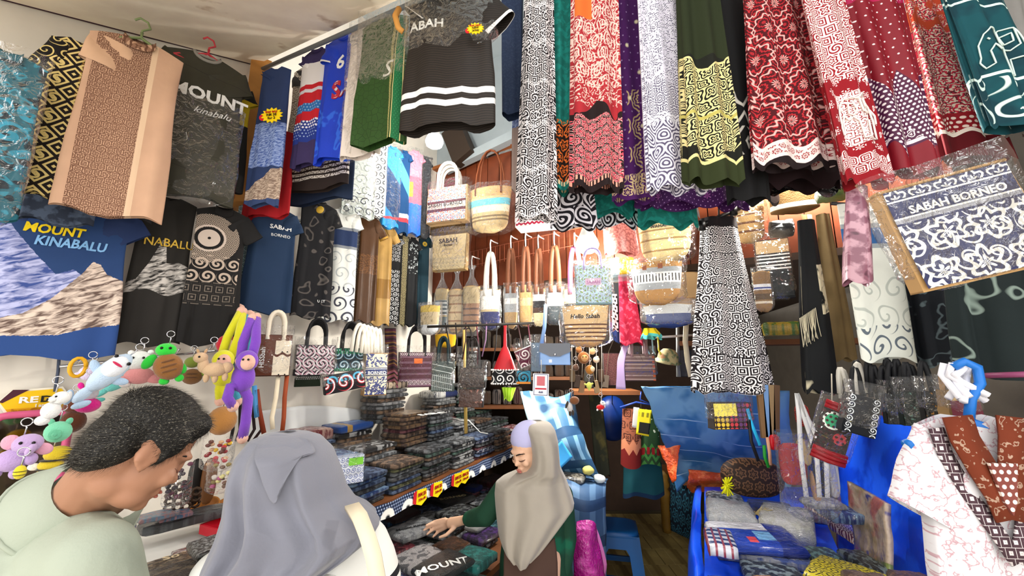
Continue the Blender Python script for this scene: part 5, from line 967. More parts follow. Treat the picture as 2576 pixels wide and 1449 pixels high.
C = {k: (n, pk_mat(*a)) for k, (n, a) in dict(  # paler second colours mimic film glints, doubling as shirt prints
 na=('navy', ('26406e', '7a94bc')), bk=('black', ('222428', '74787c')), gr=('dark grey', ('54585c', 'a4a8ac')), wh=('white', ('dcdcdc', '8a8c90')), mr=('maroon', ('5c1c2a', '9c5c64')),
 tl=('teal', ('184c56', '5c98a0')), bl=('royal blue', ('1f4f9c', '8fb4dc')), tn=('tan', ('a8845c', '5c4030')), br=('brown', ('4a3628', '9c7c60')), ol=('olive', ('444628', '8c8e60')),
 dg=('dark green', ('142c24', '5a7a6c')), bw=('black and white', ('1a1a1c', 'c8c8c8', 'con', 3.)), rd=('red', ('a0182c', 'e8dcdc')), nv=('navy dotted', ('1f2c54', 'd0d4e0', 'noi', 16.)), gy=('grey', ('7a7e80', 'c8caca')), pr=('plum', ('4a2850', '946c98')), ct=('cyan', ('1c6a9c', '9cc8dc'))).items()}
rows = [  # (distance from edge, base lift, packets listed from the top) for each column
 ['br ol tn', 'na bl na bk', 'br ol gr bk na', 'bk dg br bk', 'gr bw gy dg wh', 'na nv bk mr', 'bk br gr br', 'rd wh rd bl rd', 'bk gr dg wh'],
 ['mr br ol gr br', 'bl na na bl na tl na', 'bw br gr br bk br', 'tn tn br tn mr br tn', 'bw bk gr dg bk na', 'gy wh bw gr dg bk', 'br bk gr bk tn na', 'bk dg gr mr dg', 'wh dg gy bk'],
 ['rd br mr ol br gr', 'na na bl na bk na tl', 'bw br tn gr br bk gr', 'wh gr br wh gr br bk bk', 'wh gy tn gr br bk gr na', 'wh gy br gr bk br mr', 'gy dg wh dg bk', 'dg bk gr wh dg', 'gr wh dg bk']]
where = [['edge pile', 'middle pile', 'wall pile'], ['by the grey-scarved shopper', 'by the blue lettered pack', 'before the toile tote', 'beside the upright scroll pack', 'under the SABA cushion', 'before the gold pole', 'under the red bell pouch', 'behind the seller', 'at the far shelf end']]
PILE = {}; RU = Rest(ZU); RLO = Rest(ZLO)
for c in range(7):
    P = Es + ED * (.142 + c * .285); dep = (P - wallpt(P, .05)).length; pd = min(.235, (dep - .03) / 3)
    for r in range(3):
        Q = P - EN * (.02 + pd * (r + .5)); cols = [C[k] for k in rows[r][c + 1].split()]
        cols = (cols + [cols[(k * 3 + 1) % len(cols)] for k in range(14)])[:((7, 9, 10), (7, 9, 10), (8, 9, 11), (8, 10, 12), (7, 10, 13), (7, 9, 11), (6, 8, 9))[c][r]]
        PILE[c, r] = Q
        stack('%s %s' % (where[0][r], where[1][c + 1]), Q, (.272, pd * .985, .022 + .0025 * r), cols, atan2(ED.y, ED.x) + (.02 if r < 2 else -.02), group='piles of bagged shirts on the shelf', rest=RU)
def zt(x, y, z): return atz(x, y, z)
ya = atan2(ED.y, ED.x)
sabc = put(RU, 'white and navy bagged cushion lettered SABA on top of the pile', PILE[4, 2], (.3, .19, .06), fab('sab_cushion', 'c8c8c4', ('1f2c58', {'x': (-.1, .6)}), ('6a6c70', {'x': (-.6, -.15), 'p': ('ros', 4., dict(k=18., t=.3))}), rough=.35, coat=.8, crink=.7, bump=0, bs=12.), ya, name='bagged_cushion', cat='cushion')
put(RU, 'brown and cream zigzag bagged cloth lying on the wall pile', PILE[2, 2], (.28, .19, .05), fab('zigzag_pack', 'c8b49a', ('2c2220', {'st': (.14, .5), 'zz': (1., .08)}), rough=.35, coat=.8, crink=.6, bump=0), ya, name='bagged_cloth', cat='cloth')
put(RU, 'red floral bagged cloth beside the blue lettered pack', PILE[0, 2], (.25, .19, .07), pk_mat('8c2c34', 'd8b0a0'), ya, name='bagged_cloth', cat='cloth')
put(RU, 'blue bagged t-shirt with tan stripe on its pile', PILE[1, 2], (.27, .19, .05), fab('blue_tan_pack', '1c4a94', ('b08a4a', {'x': (-.3, -.16)}), ('7ab0e0', {'x': (-.1, .4), 'z': (-.05, .12), 'st': (.08, .5, 'x')}), rough=.35, coat=.8, crink=.7, bump=0), ya)
t = tote('bagged_cushion', 'upright white and blue scroll-print pack with green sticker', onL(830, 1146, 912, 1214, .68, 34), fab('white_blue_scroll', 'dfe4f0', ('2c4690', {'p': ('spi', 6., dict(k=22., n=1., t=.2, dist=.08))}), rough=.3, coat=.6), side='c8d0e0', depth=.05, wrap=CLEAR, cat='pack')
MB().box((.03, -.04, -.02), (.06, .002, .03)).build('green_sticker', plain('7ad02c', .5), t, False)
def ptop(c, r, du=0., dv=0.): q = PILE[c, r] + ED * du + EN * dv; return Vector((q.x, q.y, RU.drop(q.x, q.y, .02, .02, 0, 0) + .005))
st = MB(); st.tube([ptop(4, 1, .0, -.08), ptop(4, 1, .03, -.02), ptop(4, 1, -.02, .05), ptop(4, 1, .02, .1), ptop(4, 0, .02, -.09), ptop(4, 0, .05, .0), ptop(4, 0, .03, .08)], .004, 6); tag(st.build('tie_string', plain('e8e6e0', .7)), 'white tie cord trailing over the dark bagged shirts', 'cord')
# lower shelf goods
LO = [ ('grey bagged t-shirt lettered Mount Kinabalu under her hand', (1040, 1330), (.28, .2, .035), pk_mat('a8aaac', '6c7074')), ('maroon bagged t-shirt beside the Mount Kinabalu one', (985, 1375), (.2, .18, .035), pk_mat('5c1424', 'b8505c')),
 ('pale grey scroll-print bagged shirt in front of the maroon one', (1050, 1402), (.24, .19, .035), pk_mat('b8b4b4', '5c5c60', 'con', 3.)), ('brown bagged shirt lying by her fingers', (1135, 1372), (.17, .15, .03), pk_mat('4a2c16', '6c4424')),
 ('charcoal bagged t-shirt lettered MOUNT at the shelf front', (1116, 1428), (.26, .19, .035), pk_mat('232628')), ('bright teal bagged shirt on the front pile', (1190, 1408), (.2, .19, .05), pk_mat('0f6a64', '2a948c')),
 ('black bagged t-shirt lettered BORNEO in gold', (1140, 1254), (.28, .22, .04), pk_mat('1a1a1a')), ('silver grey glossy bagged shirts behind her arm', (1075, 1284), (.26, .18, .05), pk_mat('5a5e60', 'a8acac')),
 ('black glossy bagged shirt tucked behind the green sleeve', (1150, 1288), (.24, .18, .04), pk_mat('16181a', '6c7070')), ('dark purple bagged shirt beside her waist', (1212, 1342), (.2, .16, .04), pk_mat('2c1444', '5c3484')),
 ('white bagged shirt under her wrist', (1205, 1318), (.18, .1, .03), pk_mat('c8cac8')), ('navy bagged shirt near the shopper stripes', (985, 1306), (.24, .14, .03), pk_mat('143c6c', '3c84b8')),
 ('dark maroon bagged shirt under the shelf edge', (1012, 1294), (.22, .13, .03), pk_mat('3c0f18')), ('navy edge bagged shirt below the charcoal one', (1030, 1456), (.2, .18, .035), pk_mat('1c2c5c', '8c9cd0')),
 ('teal green bagged shirt lowest beside her apron', (1170, 1462), (.18, .15, .03), pk_mat('0c4a48', '1f7a74')), ('maroon bagged shirts deep under the shelf', (1236, 1206), (.26, .16, .05), pk_mat('3a1018', '5c2028')), ('blue bagged scrap beside the BORNEO shirt', (1192, 1226), (.12, .1, .04), pk_mat('1c3c8c'))]
for c in range(6):
    for r in range(3):
        P = Es + ED * (.16 + c * .29) + EN * (-.27 + .245 * r); cl = [C[k] for k in (('bk gr wh', 'mr bk na', 'dg tl bk', 'na bl bk', 'mr br bk', 'pr na bk'), ('gy gr bk', 'wh gy na', 'bk dg tl', 'bk na gr', 'gr bk bw', 'br bk mr'), ('tl dg bk', 'bk na gr', 'gr bw bk', 'tl bk dg', 'na pr bk', 'ct bk na'))[r][c].split()]
        stack('%s low pile %s' % (('inner', 'middle', 'outer')[r], ('at the near shelf end', 'under the MOUNT shirt', 'under the first tag', 'near her reaching hand', 'under the last tag', 'behind her elbow')[c]), P, (.27, .232, .0145), cl, ya, group='piles on the lower shelf', rest=RLO)
LOO = [11, 12, 7, 8, 15, 16, 6, 9, 10, 1, 13, 14, 3, 2, 5, 0, 4]; LOP = [lay(RLO, lab, x, y, d, mt, ya - .25 + .1 * (i % 3), group='bagged shirts on the lower shelf') for i, (lab, (x, y), d, mt) in enumerate(LO[k] for k in LOO)]
pack_print('Mount Kinabalu', .034, LOP[15], 1044, 1326, BLK, .55); pack_print('MOUNT', .07, LOP[16], 1114, 1424, WHT, .5, .02); pack_print('BORNEO', .05, LOP[6], 1140, 1252, plain('c8b888', .5), .5); pack_print('SABA', .065, sabc, 1086, 1030, WHT, ya - .3, .02)
# ================================================================ ledge with small goods at the left
ZL2 = 1.13; g0 = WL.hit(-60, 1290); g1 = WL.hit(592, 1240); t = T('wall_ledge', 'white ledge along the wall behind the man holding small goods', 'ledge', (g0.x, g0.y, 0)); oo = Vector((g0.x, g0.y, 0))
slab([Vector((g0.x, g0.y, 0)) + NB * .5, Vector((g1.x, g1.y, 0)) + NB * .5, Vector((g1.x, g1.y, 0)) + NB * .02, Vector((g0.x, g0.y, 0)) + NB * .02], ZL2, .04, 'top', plain('dcdcd6', .6), t, oo)
qa = Vector((g0.x, g0.y, 0)) + NB * .48 - oo; qb = Vector((g1.x, g1.y, 0)) + NB * .48 - oo; vwall(qa, qb, 0, ZL2 - .04, .02).build('front_panel', M_DARK, t, False)
sm_ = [('dark bagged cloth at the back of the ledge', (470, 1300), (.3, .1, .04), pk_mat('1c2228', '5c6468')), ('blue and pink picture card in bag', (430, 1362), (.11, .09, .018), pk_mat('4a7aa8', 'c88a94')), ('pale blue and rose picture card beside it', (380, 1380), (.11, .09, .018), pk_mat('7aa0c0', 'b88a90')),
 ('brown lettered wooden card nearest the grey scarf', (548, 1392), (.12, .09, .018), pk_mat('5c4030', 'b89a78')), ('brown lettered wooden card with green corner', (486, 1400), (.12, .09, .018), pk_mat('6c5438', '8cae5c')), ('brown lettered wooden card by the shirt sleeve', (424, 1414), (.12, .09, .018), pk_mat('5c4834', 'a89070')),
 ('red and white bagged card behind brown cards', (490, 1346), (.12, .09, .018), pk_mat('8c3038', 'd8d0d0')), ('dark stacked bags at the ledge front', (560, 1425), (.24, .14, .06), pk_mat('1c1a18', '5c5048')), ('brown glossy bags at the ledge front', (470, 1440), (.24, .14, .05), pk_mat('3a2c20', '7c6a50')), ('black dotted cloth near the white sleeve', (560, 1452), (.2, .14, .03), pk_mat('14181c', 'c8ccd0', 'noi', 16.)), ('small violet bagged trinket below his chin', (318, 1322), (.06, .05, .03), pk_mat('4a5484', 'b0a8d0'))]
RLE = Rest(ZL2); TRK = []
Pt_ = atz(545, 1302, ZL2); RLE.drop(Pt_.x, Pt_.y, .24, .15, .08, 0); Pr_ = atz(575, 1352, ZL2); RLE.drop(Pr_.x, Pr_.y, .2, .12, .06, radians(-25))
for lab, (x, y), d, mt in sm_:
    TRK.append(lay(RLE, lab, x, y, d, mt, radians(50), name='bagged_trinket', cat='souvenir', group='small goods on the wall ledge'))
for s, k, x, y in (('So', 5, 430, 1404), ('SOB', 4, 490, 1381), ('SAB', 3, 545, 1368)): pack_print(s, .045, TRK[k], x, y, plain('d8c4a0', .6), .87)
# wooden tray, red tray
P = Pt_; t = T('wooden_tray', 'round orange wooden rings holding small trinkets on the ledge', 'tray', (P.x, P.y, ZL2))
for x in (-.05, .05): MB().lathe([(.0, .0), (.058, 0), (.064, .05), (.056, .05), (.05, .012), (0, .01)], 22, (x, .02 * x, .008), Matrix.Rotation(.5, 3, 'X')).build('ring', fab('orange_wood', 'b4722c', rough=.5, vary=.2), t)
MB().box((0, -.02, .03), (.05, .03, .03), Matrix.Rotation(.5, 3, 'Z')).build('trinket', plain('5c4a40', .5), t, False); MB().box((.05, -.03, .035), (.03, .02, .02)).build('trinket', plain('d8d4cc', .5), t, False)
P = Pr_; t = T('red_tray', 'red plastic tray edge beside the wooden rings', 'tray', (P.x, P.y, ZL2), radians(-25)); MB().box((0, 0, .02), (.2, .11, .008)).build('base', plain('c0182c', .35), t, False)
for c, d in (((0, -.055, .035), (.2, .008, .035)), ((0, .055, .035), (.2, .008, .035)), ((-.1, 0, .035), (.008, .11, .035)), ((.1, 0, .035), (.008, .11, .035))): MB().box(c, d).build('rim', plain('c0182c', .35), t, False)
# bags of coloured stones
for i, (x, y, w_) in enumerate(((548, 1140, .05), (562, 1195, .05), (448, 1215, .04))):
    Y = YL(x, y, (.26, .34, .3)[i]); P = at(x, y, Y); t = T('bag_of_stones', ['clear bag of red and yellow polished stones hanging by the grey scarf', 'clear bag of pale and pink stones below the red ones', 'tall clear bag of dark beads beside his face'][i], 'bag', P, radians(36))
    for k in range(26 if i < 2 else 20):
        c = [['b8202c', 'e0b41c', '8c1420', 'c8a078', '5c2c20'], ['d8cf8c', 'b05080', 'c8c0b8', '8a7a4a', '6c5040'], ['2c1c2c', '5c2440', '241c24', '3c2430']][i][k % (5 if i < 2 else 4)]
        MB().ball((RN.uniform(-1, 1) * w_ * .8, RN.uniform(-.3, .3) * w_, RN.uniform(-1, 1) * w_ * (1 if i < 2 else 1.6)), (.01, .007, .008), 8, 6).build('stone', plain(c, .2), t)
    film(t, w_ * 2.3, w_ * (2.8 if i < 2 else 4.2), CLEAR, w_ * 1.1, i * 3.3, z0=w_ * (1.4 if i < 2 else 2.))
for i, (x, y) in enumerate(((525, 1210), (462, 1246))):
    Y = YL(x, y, (.08, .18)[i]); P = at(x, y, Y); t = T('bead_bundle', ['black and brown wooden pendant hanging behind the stones', 'bundle of brown wooden ring beads on the ledge'][i], 'beads', P, .6)
    if i == 0: MB().ball((0, 0, 0), (.03, .02, .1), 12, 8, pw=.8).build('pendant', plain('6c4422', .5), t); MB().ball((-.05, .02, 0), (.03, .02, .1), 12, 8, pw=.8).build('pendant', plain('16110e', .5), t)
    else:
        for k in range(14): MB().tube([(.014 * cos(a * pi / 4) + (k % 4 - 1.5) * .028, -.01 * (k % 3), .014 * sin(a * pi / 4) + (k // 4 - 1.5) * .026) for a in range(9)], .006, 6).build('ring_bead', plain('3c2818', .5), t)
# white leaning board behind the goods
sheet('white_board', 'white sheet leaning on the wall behind the shirt piles', [[(610, 1040, YL(610, 1040, -.14)), (780, 1020, YL(780, 1020, -.14)), (905, 1030, YL(905, 1030, -.14))], [(600, 1110, YL(600, 1110, -.125)), (790, 1100, YL(790, 1100, -.125)), (935, 1090, YL(935, 1090, -.125))]], plain('eef0ee', .7), 'sheet', amp=.002)
# ================================================================ aisle and right-hand table
BLUS = fab('sheer_blue_sheet', '3a74ac', ('a8c8e4', {'st': (.13, .05), 'dg': .1}), ('6c9cc8', {'p': ('noi', 3., dict(k=3., t=.52))}), rough=.5, vary=.15)
BLUD = fab('blue_check_sheet', '3c688c', ('7aa6c4', {'st': (.11, .35, 'x')}), ('24486c', {'st': (.2, .3)}), ('b4d4e0', {'p': ('noi', 2.5, dict(k=2., t=.6))}), rough=.6, vary=.2)
TARP = fab('blue_tarpaulin', '0a48e8', ('1c60ff', {'p': ('noi', 5., dict(k=4., t=.5))}), rough=.35, coat=.3, bump=.25, bs=24., vary=.18)
# covered table behind the seller
t = T('covered_table', 'table under a sheer grey-blue cloth behind the seller', 'table', at(1478, 1449, 3.0)); t.location.z = 0; L0 = t.location.copy()
sheet('tablecloth', None, [[(1400, 1195, 3.3), (1470, 1190, 3.35), (1530, 1205, 3.3)], [(1395, 1205, 2.95), (1470, 1235, 2.9), (1524, 1228, 2.98)], [(1400, 1340, 2.92), (1468, 1370, 2.86), (1524, 1350, 2.96)], [(1405, 1480, 2.9), (1466, 1500, 2.84), (1524, 1490, 2.95)]], fab('grey_blue_cover', '3e5c80', ('58789a', {'st': (.12, .4, 'x')}), ('2c4464', {'st': (.17, .3)}), rough=.5), amp=.008, parent=None)
o = bpy.data.objects['tablecloth']; o.parent = t; o.location = o.location - L0
for x, y in ((1415, 1440), (1515, 1440)): q = at(x, y, 3.1) - L0; MB().box((q.x, q.y, .42), (.04, .04, .84)).build('leg', WOOD, t, False)
sheet('blue_sheet', 'sheer blue checked sheet draped over stacked goods behind the seller', [[(1308, 985, 3.1), (1340, 985, 3.25), (1395, 1000, 3.2), (1440, 985, 3.25)], [(1330, 1060, 3.05), (1365, 1050, 3.1), (1410, 1030, 3.12), (1452, 1045, 3.2)], [(1370, 1130, 3.0), (1400, 1130, 2.98), (1440, 1120, 3.0), (1470, 1110, 3.1)], [(1400, 1204, 3.12), (1440, 1196, 3.14), (1482, 1196, 3.12), (1514, 1222, 3.1)]], BLUD, 'sheet', amp=.02, fr=7.)
packet('small brown bagged trinkets on the covered table', at(1440, 1210, 3.02), (.18, .1, .05), pk_mat('4a4030', 'b8b0a0'), -.5, name='bagged_trinket', cat='souvenir')
sheet('blue_paper', 'bright sky-blue folded paper standing on the covered table', [[(1392, 1130, 2.9), (1412, 1108, 2.92)], [(1398, 1190, 2.88), (1440, 1150, 2.95)]], plain('4ab0f0', .5), 'paper', amp=.004, th=.003)
for lab, x, y, c in (('pale yellow crumpled paper bowl on covered table', 1480, 1175, 'c8c06a'), ('white crumpled paper beside the yellow bowl', 1508, 1196, 'd4dcd8')): m = MB(); m.ball((0, 0, 0), (.042, .04, .03), 14, 8); o = m.build('crumpled_paper', plain(c, .7), None, True, at(x, y + 8, 3.02)); tag(o, lab, 'paper'); [setattr(v, 'co', v.co * (1 + .25 * nz(v.co.x * 40, v.co.y * 40, v.co.z * 40 + x))) for v in o.data.vertices]
# stool
P = atz(1549, 1318, .5); t = T('plastic_stool', 'blue plastic stool standing on the worn tiles', 'stool', (P.x, P.y, 0), radians(-12)); STB = plain('0f4f8c', .35)
hs = .165
MB().grid(lambda u, v: (lambda th, r: Vector((hs * r * math.copysign(abs(cos(th)) ** .45, cos(th)), hs * r * math.copysign(abs(sin(th)) ** .45, sin(th)), .5 if v < .7 else .5 - .06 * (v - .7) / .3)))(2 * pi * u, min(1, v / .7) * (1 if v < .7 else 1.03)), 32, 8, True).build('seat', STB, t)
for a in range(4):
    M = Matrix.Rotation(a * pi / 2, 4, 'Z') @ Matrix.Translation((0, -hs * 1.0, 0)) @ Matrix.Rotation(radians(-6), 4, 'X'); m = MB(); m.prism([(-hs, .475), (hs, .475), (hs * 1.32, 0), (hs * .8, 0), (hs * .55, .34), (hs * .4, .38), (-hs * .4, .38), (-hs * .55, .34), (-hs * .8, 0), (-hs * 1.32, 0)], -.055, -.035); m.v = [tuple(M @ Vector(p)) for p in m.v]; m.build('leg_panel', STB, t, False)
if 0:
    for sy in (-1, 1):
        m = MB(); m.grid(lambda u, v: Vector((sx * (hs * .92 + .05 * v) + .05 * (cos(2 * pi * u) * (1 - .2 * v)), sy * (hs * .92 + .05 * v) + .05 * sin(2 * pi * u) * (1 - .2 * v), .47 * (1 - v))), 10, 4, True); m.build('leg', STB, t)
for a in range(4):
    M = Matrix.Rotation(a * pi / 2, 3, 'Z'); MB().box(M @ Vector((0, hs * 1.05, .17)), (.34, .02, .04), M).build('rail', STB, t, False); MB().box(M @ Vector((0, hs * .98, .43)), (.3, .02, .08), M).build('apron_rail', STB, t, False)
# pink carrier bags
sheet('carrier_bag', 'magenta plastic carrier bag hanging between seller and stool', [[(1456, 1315, 2.55), (1475, 1312, 2.52), (1488, 1318, 2.55)], [(1450, 1380, 2.5), (1478, 1375, 2.45), (1505, 1390, 2.52)], [(1448, 1480, 2.5), (1482, 1490, 2.44), (1520, 1480, 2.52)]], fab('magenta_film', 'a81480', ('e05cb8', {'p': ('noi', 9., dict(k=4., t=.6))}), rough=.2, coat=.8, crink=.6, bump=0), 'bag', amp=.02, fr=14., th=.02)
sheet('carrier_bag', 'pale pink plastic carrier bag behind the magenta one', [[(1470, 1320, 2.6), (1492, 1322, 2.62)], [(1490, 1400, 2.58), (1522, 1405, 2.6)], [(1495, 1450, 2.58), (1518, 1445, 2.6)]], plain('d87ab8', .3), 'bag', amp=.01, th=.02)
# dark aisle goods
drape('dark_cloth', 'dark olive cloth hanging at the aisle side', (1480, 1512, 985), (1498, 1534, 1195), 3.3, fab('dark_olive_cloth', '26281a', ('4a4420', {'p': ('noi', 6., dict(k=3., t=.55))})), 'cloth', folds=3, amp=.4, depth=.03, seed=91)
m = MB(); m.ball((0, 0, 0), (.13, .08, .19), 18, 12, pw=.85); tag(m.build('blue_sack', fab('deep_blue_nylon', '0a2a6c', rough=.4, vary=.25), None, True, at(1540, 1052, 3.6)), 'deep blue stuffed nylon sack hanging at the aisle', 'sack')
drape('batik_towel', 'rust brown batik cloth with red zigzag border', (1566, 1612, 1028), (1562, 1612, 1172), 3.1, fab('rust_batik', '8c5038', ('4a2418', {'p': ('ros', 12., dict(k=26., n=4., t=.1))}), ('6c1410', {'z': (.0, .13)}), ('c07a58', {'z': (.13, .2), 'zz': (1.4, .03)})), 'cloth', 'batik cloths at the aisle', folds=2, amp=.2, depth=.04, seed=92)
drape('batik_towel', 'green batik cloth with red diamond border', (1612, 1656, 1030), (1610, 1662, 1168), 3.12, fab('green_batik', '22401f', ('c8ccb0', {'z': (.2, .6), 'p': ('con', 12., dict(k=22., t=.5, amp=2.))}), ('3c7a34', {'z': (.0, .16), 'st': (.06, .5), 'zz': (1.4, .03)}), ('8c1418', {'z': (.07, .12), 'st': (.04, .6, 'x')})), 'cloth', 'batik cloths at the aisle', folds=2, amp=.2, depth=.04, seed=93)
sheet('yellow_label', 'yellow printed label card clipped on the batik cloths', [[(1606, 1028, 3.0), (1640, 1032, 3.0)], [(1600, 1092, 2.98), (1632, 1098, 2.98)]], fab('label_print', 'e8d01c', ('1c1a10', {'x': (.02, .1), 'z': (-.16, -.09)}), ('f0ede0', {'z': (-.3, -.19)}), ('8a7a10', {'x': (.01, .1), 'z': (-.06, -.03), 'st': (.03, .5, 'x')}), rough=.5), 'card', amp=0, th=.003)
sheet('white_label', 'white card tucked behind the yellow label', [[(1594, 1024, 3.02), (1608, 1026, 3.02)], [(1590, 1074, 3.02), (1604, 1078, 3.02)]], plain('e4e6e8', .6), 'card', amp=0, th=.003)
drape('teal_shorts', 'dark teal shorts hanging below the batik cloths', (1568, 1664, 1165), (1566, 1670, 1246), 3.25, fab('dark_teal', '0f4a52', ('0a2a48', {'z': (.0, .03)})), 'shorts', folds=4, amp=.3, depth=.06, seed=94)
hg = MB(); hg.tube([at(1560, 1025, 3.08), at(1600, 1012, 3.08), at(1650, 1020, 3.08), at(1610, 1005, 3.08), at(1612, 985, 3.08)], .008, 6); tag(hg.build('blue_hanger', plain('243c84', .4)), 'blue plastic hanger above the batik cloths', 'hanger')
# turned table leg, side cloth
P0 = atz(1678, 1338, 0); t = T('turned_leg_table', 'table on a turned yellow-brown leg under blue sheets', 'table', (P0.x, P0.y, 0))
MB().lathe([(.0, 0), (.045, 0), (.05, .05), (.05, .36), (.06, .4), (.04, .44), (.065, .48), (.045, .53), (.06, .58), (.06, .63), (0, .63)], 16).build('leg', fab('ochre_wood', '7a5a20', rough=.5, vary=.2), t); MB().box((.42, -.22, .645), (.86, .66, .03)).build('top', WOOD, t, False)
sheet('navy_side_cloth', 'teal and navy patterned cloth covering the table side', [[(1686, 1194, 4.58), (1716, 1200, 4.3), (1748, 1206, 4.05)], [(1686, 1270, 4.58), (1715, 1282, 4.3), (1746, 1296, 4.05)], [(1688, 1334, 4.58), (1717, 1348, 4.3), (1748, 1362, 4.05)]], fab('navy_teal_floral', '0f2438', ('3a7a94', {'p': ('ros', 7., dict(k=20., n=5., amp=2.2, t=.2, dist=.08))})), 'cloth', amp=.01)
sheet('blue_sheet', 'pale blue striped sheet draped over goods below the trousers', [[(1612, 972, 2.79), (1700, 972, 2.77), (1780, 970, 2.76), (1860, 975, 2.75), (1980, 985, 2.73)], [(1640, 1040, 2.82), (1720, 1040, 2.79), (1800, 1040, 2.77), (1880, 1045, 2.76), (1985, 1055, 2.75)], [(1668, 1110, 2.94), (1740, 1110, 2.91), (1810, 1115, 2.88), (1890, 1120, 2.88), (1990, 1120, 2.86)], [(1690, 1160, 3.09), (1750, 1160, 3.06), (1820, 1170, 3.04), (1900, 1180, 3.04), (1990, 1185, 3.02)], [(1700, 1240, 3.12), (1742, 1200, 3.09), (1800, 1205, 3.08), (1890, 1225, 3.07), (1985, 1240, 3.06)]], BLUS, 'sheet', amp=.025, fr=6.)
sheet('orange_bag', 'orange crumpled plastic bag under the pale blue sheet', [[(1655, 1120, 3.0), (1712, 1118, 2.96)], [(1672, 1160, 2.98), (1706, 1150, 2.94)], [(1690, 1215, 2.96), (1700, 1210, 2.92)]], fab('orange_film', 'd8501c', ('f07c44', {'p': ('noi', 14., dict(k=4., t=.58))}), rough=.25, coat=.6, crink=.6, bump=0), 'bag', amp=.02, fr=16.)
sheet('orange_bag', 'orange plastic sheet spread behind the folded white shirts', [[(1735, 1180, 2.94), (1790, 1188, 2.92), (1840, 1192, 2.9)], [(1728, 1212, 2.92), (1780, 1210, 2.9), (1836, 1212, 2.88)], [(1738, 1240, 3.1), (1780, 1236, 3.09), (1830, 1236, 3.08)]], MC['orange_film'], 'bag', amp=.02, fr=14.)
# blue tarp-covered table
ZT = 1.0; k0, k1, k2, k3 = atz(1772, 1225, ZT), atz(2040, 1225, ZT), atz(2185, 1560, ZT), atz(1772, 1560, ZT)
t = T('tarp_table', 'display table wrapped in bright blue tarpaulin', 'table', ((k0.x + k3.x) / 2, (k0.y + k3.y) / 2, 0)); L0 = t.location.copy()
quad_slab([Vector((p.x, p.y, ZT - .03)) - L0 for p in (k3, k2, k1, k0)], .03).build('top', TARP, t, False)
for p in (k0, k1, k2, k3): q = p - L0; MB().box((q.x + (.06 if p in (k0, k3) else -.06), q.y + (.06 if p in (k2, k3) else -.06), ZT / 2 - .02), (.05, .05, ZT - .04)).build('leg', WOOD, t, False)
o = sheet('tarp_skirt', None, [[(1768, 1222, 2.95), (1762, 1300, 2.45), (1772, 1420, 2.1), (1780, 1500, 1.9)], [(1750, 1236, 2.95), (1742, 1320, 2.42), (1745, 1440, 2.06), (1748, 1530, 1.86)], [(1742, 1345, 2.95), (1732, 1450, 2.4), (1730, 1620, 2.04), (1720, 1750, 1.84)]], TARP, amp=.02, fr=8.); o.parent = t; o.location -= L0
WX = (2108, 2170, 2226, 2330, 2440); WY = (2.6, 2.35, 2.1, 1.76, 1.46); WALLT = [[(x, y + k * o, Y - .012 * k) for x, y, o, Y in zip(WX, (1060, 1040, 1046, 1074, 1100), (90, 95, 105, 118, 132), WY)] for k in range(5)]
sheet('blue_tarp', 'bright blue tarpaulin hung as a screen beside the white tunic', WALLT, TARP, 'tarpaulin', amp=.022, fr=5.)
m = MB(); m.ribbon([at(2222, 1043, 2.1), at(2280, 1057, 1.91), at(2335, 1074, 1.73)], .024, (0, 0, 1), .008); tag(m.build('red_edge_tape', plain('d82018', .5)), 'red tape along the top edge of the blue tarpaulin', 'tape')
# goods on the tarp table
RT = Rest(ZT)
def onT(lab, x, y, d, mt, yaw=0, z=0., tilt=(0, 0), name='bagged_shirt', cat='shirt', var=None): 
    v_ = (k0 - k3).normalized(); u_ = Vector((v_.y, -v_.x, 0)); Q = k3 + v_ * y + u_ * x; return put(RT, lab, Q, d, mt, atan2(u_.y, u_.x) + yaw, name=name, cat=cat, group='goods on the tarpaulin table')
onT('white folded bagged shirt with grey motif on the tarp table', .125, .9, (.23, .32, .09), pk_mat('eef0f2', 'd0d4d8'), .05); WS_ = onT('white folded bagged shirt with gold lettering beside it', .37, .91, (.23, .32, .1), pk_mat('f2f2ee', 'd4d4cc'), -.15)
pack_print('NALU', .05, WS_, 1912, 1278, plain('b8a878', .5), -1.4)
onT('grey and black bagged pouch at the tarp table corner', .11, 1.17, (.2, .16, .07), pk_mat('3a4048', 'a8acb0'), .1, name='bagged_pouch', cat='pouch'); onT('dark navy bagged cloth behind the white shirts', .33, 1.18, (.22, .16, .05), pk_mat('14205c', '2c3c8c'), 0)
onT('white bagged shirt under the blue house picture one', .21, .6, (.37, .26, .04), pk_mat('d0d4e4', '5c74c0'), .1)
onT('blue bagged t-shirt with house picture on the tarp table', .2, .6, (.36, .25, .05), fab('house_picture_pack', '1c44b4', ('dcdce4', {'z': (.1, .6)}), ('7ab4e8', {'x': (.0, .2), 'z': (-.3, .05)}), ('d84a54', {'x': (-.12, -.02), 'z': (-.4, -.2)}), ('0f2a84', {'x': (.2, .6)}), rough=.3, coat=.85, crink=.7, bump=0, bs=12.), .25, 0., (.1, 0))
for i, (x, y, c) in enumerate(((.54, .94, '4a2440'), (.635, .98, '54284a'))): onT(['purple woven pouch with white diamonds by the white shirts', 'second purple diamond woven pouch beside the first'][i], x, y, (.085, .2, .04), fab('purple_diamond_%d' % i, c, ('e8e0d0', {'p': ('dia', 4., dict(k=14., t=.4))}), ('d87c2c', {'p': ('dia', 4., dict(k=30., t=.9))}), rough=.3, coat=.7), .3, .02, name='woven_pouch', cat='pouch')
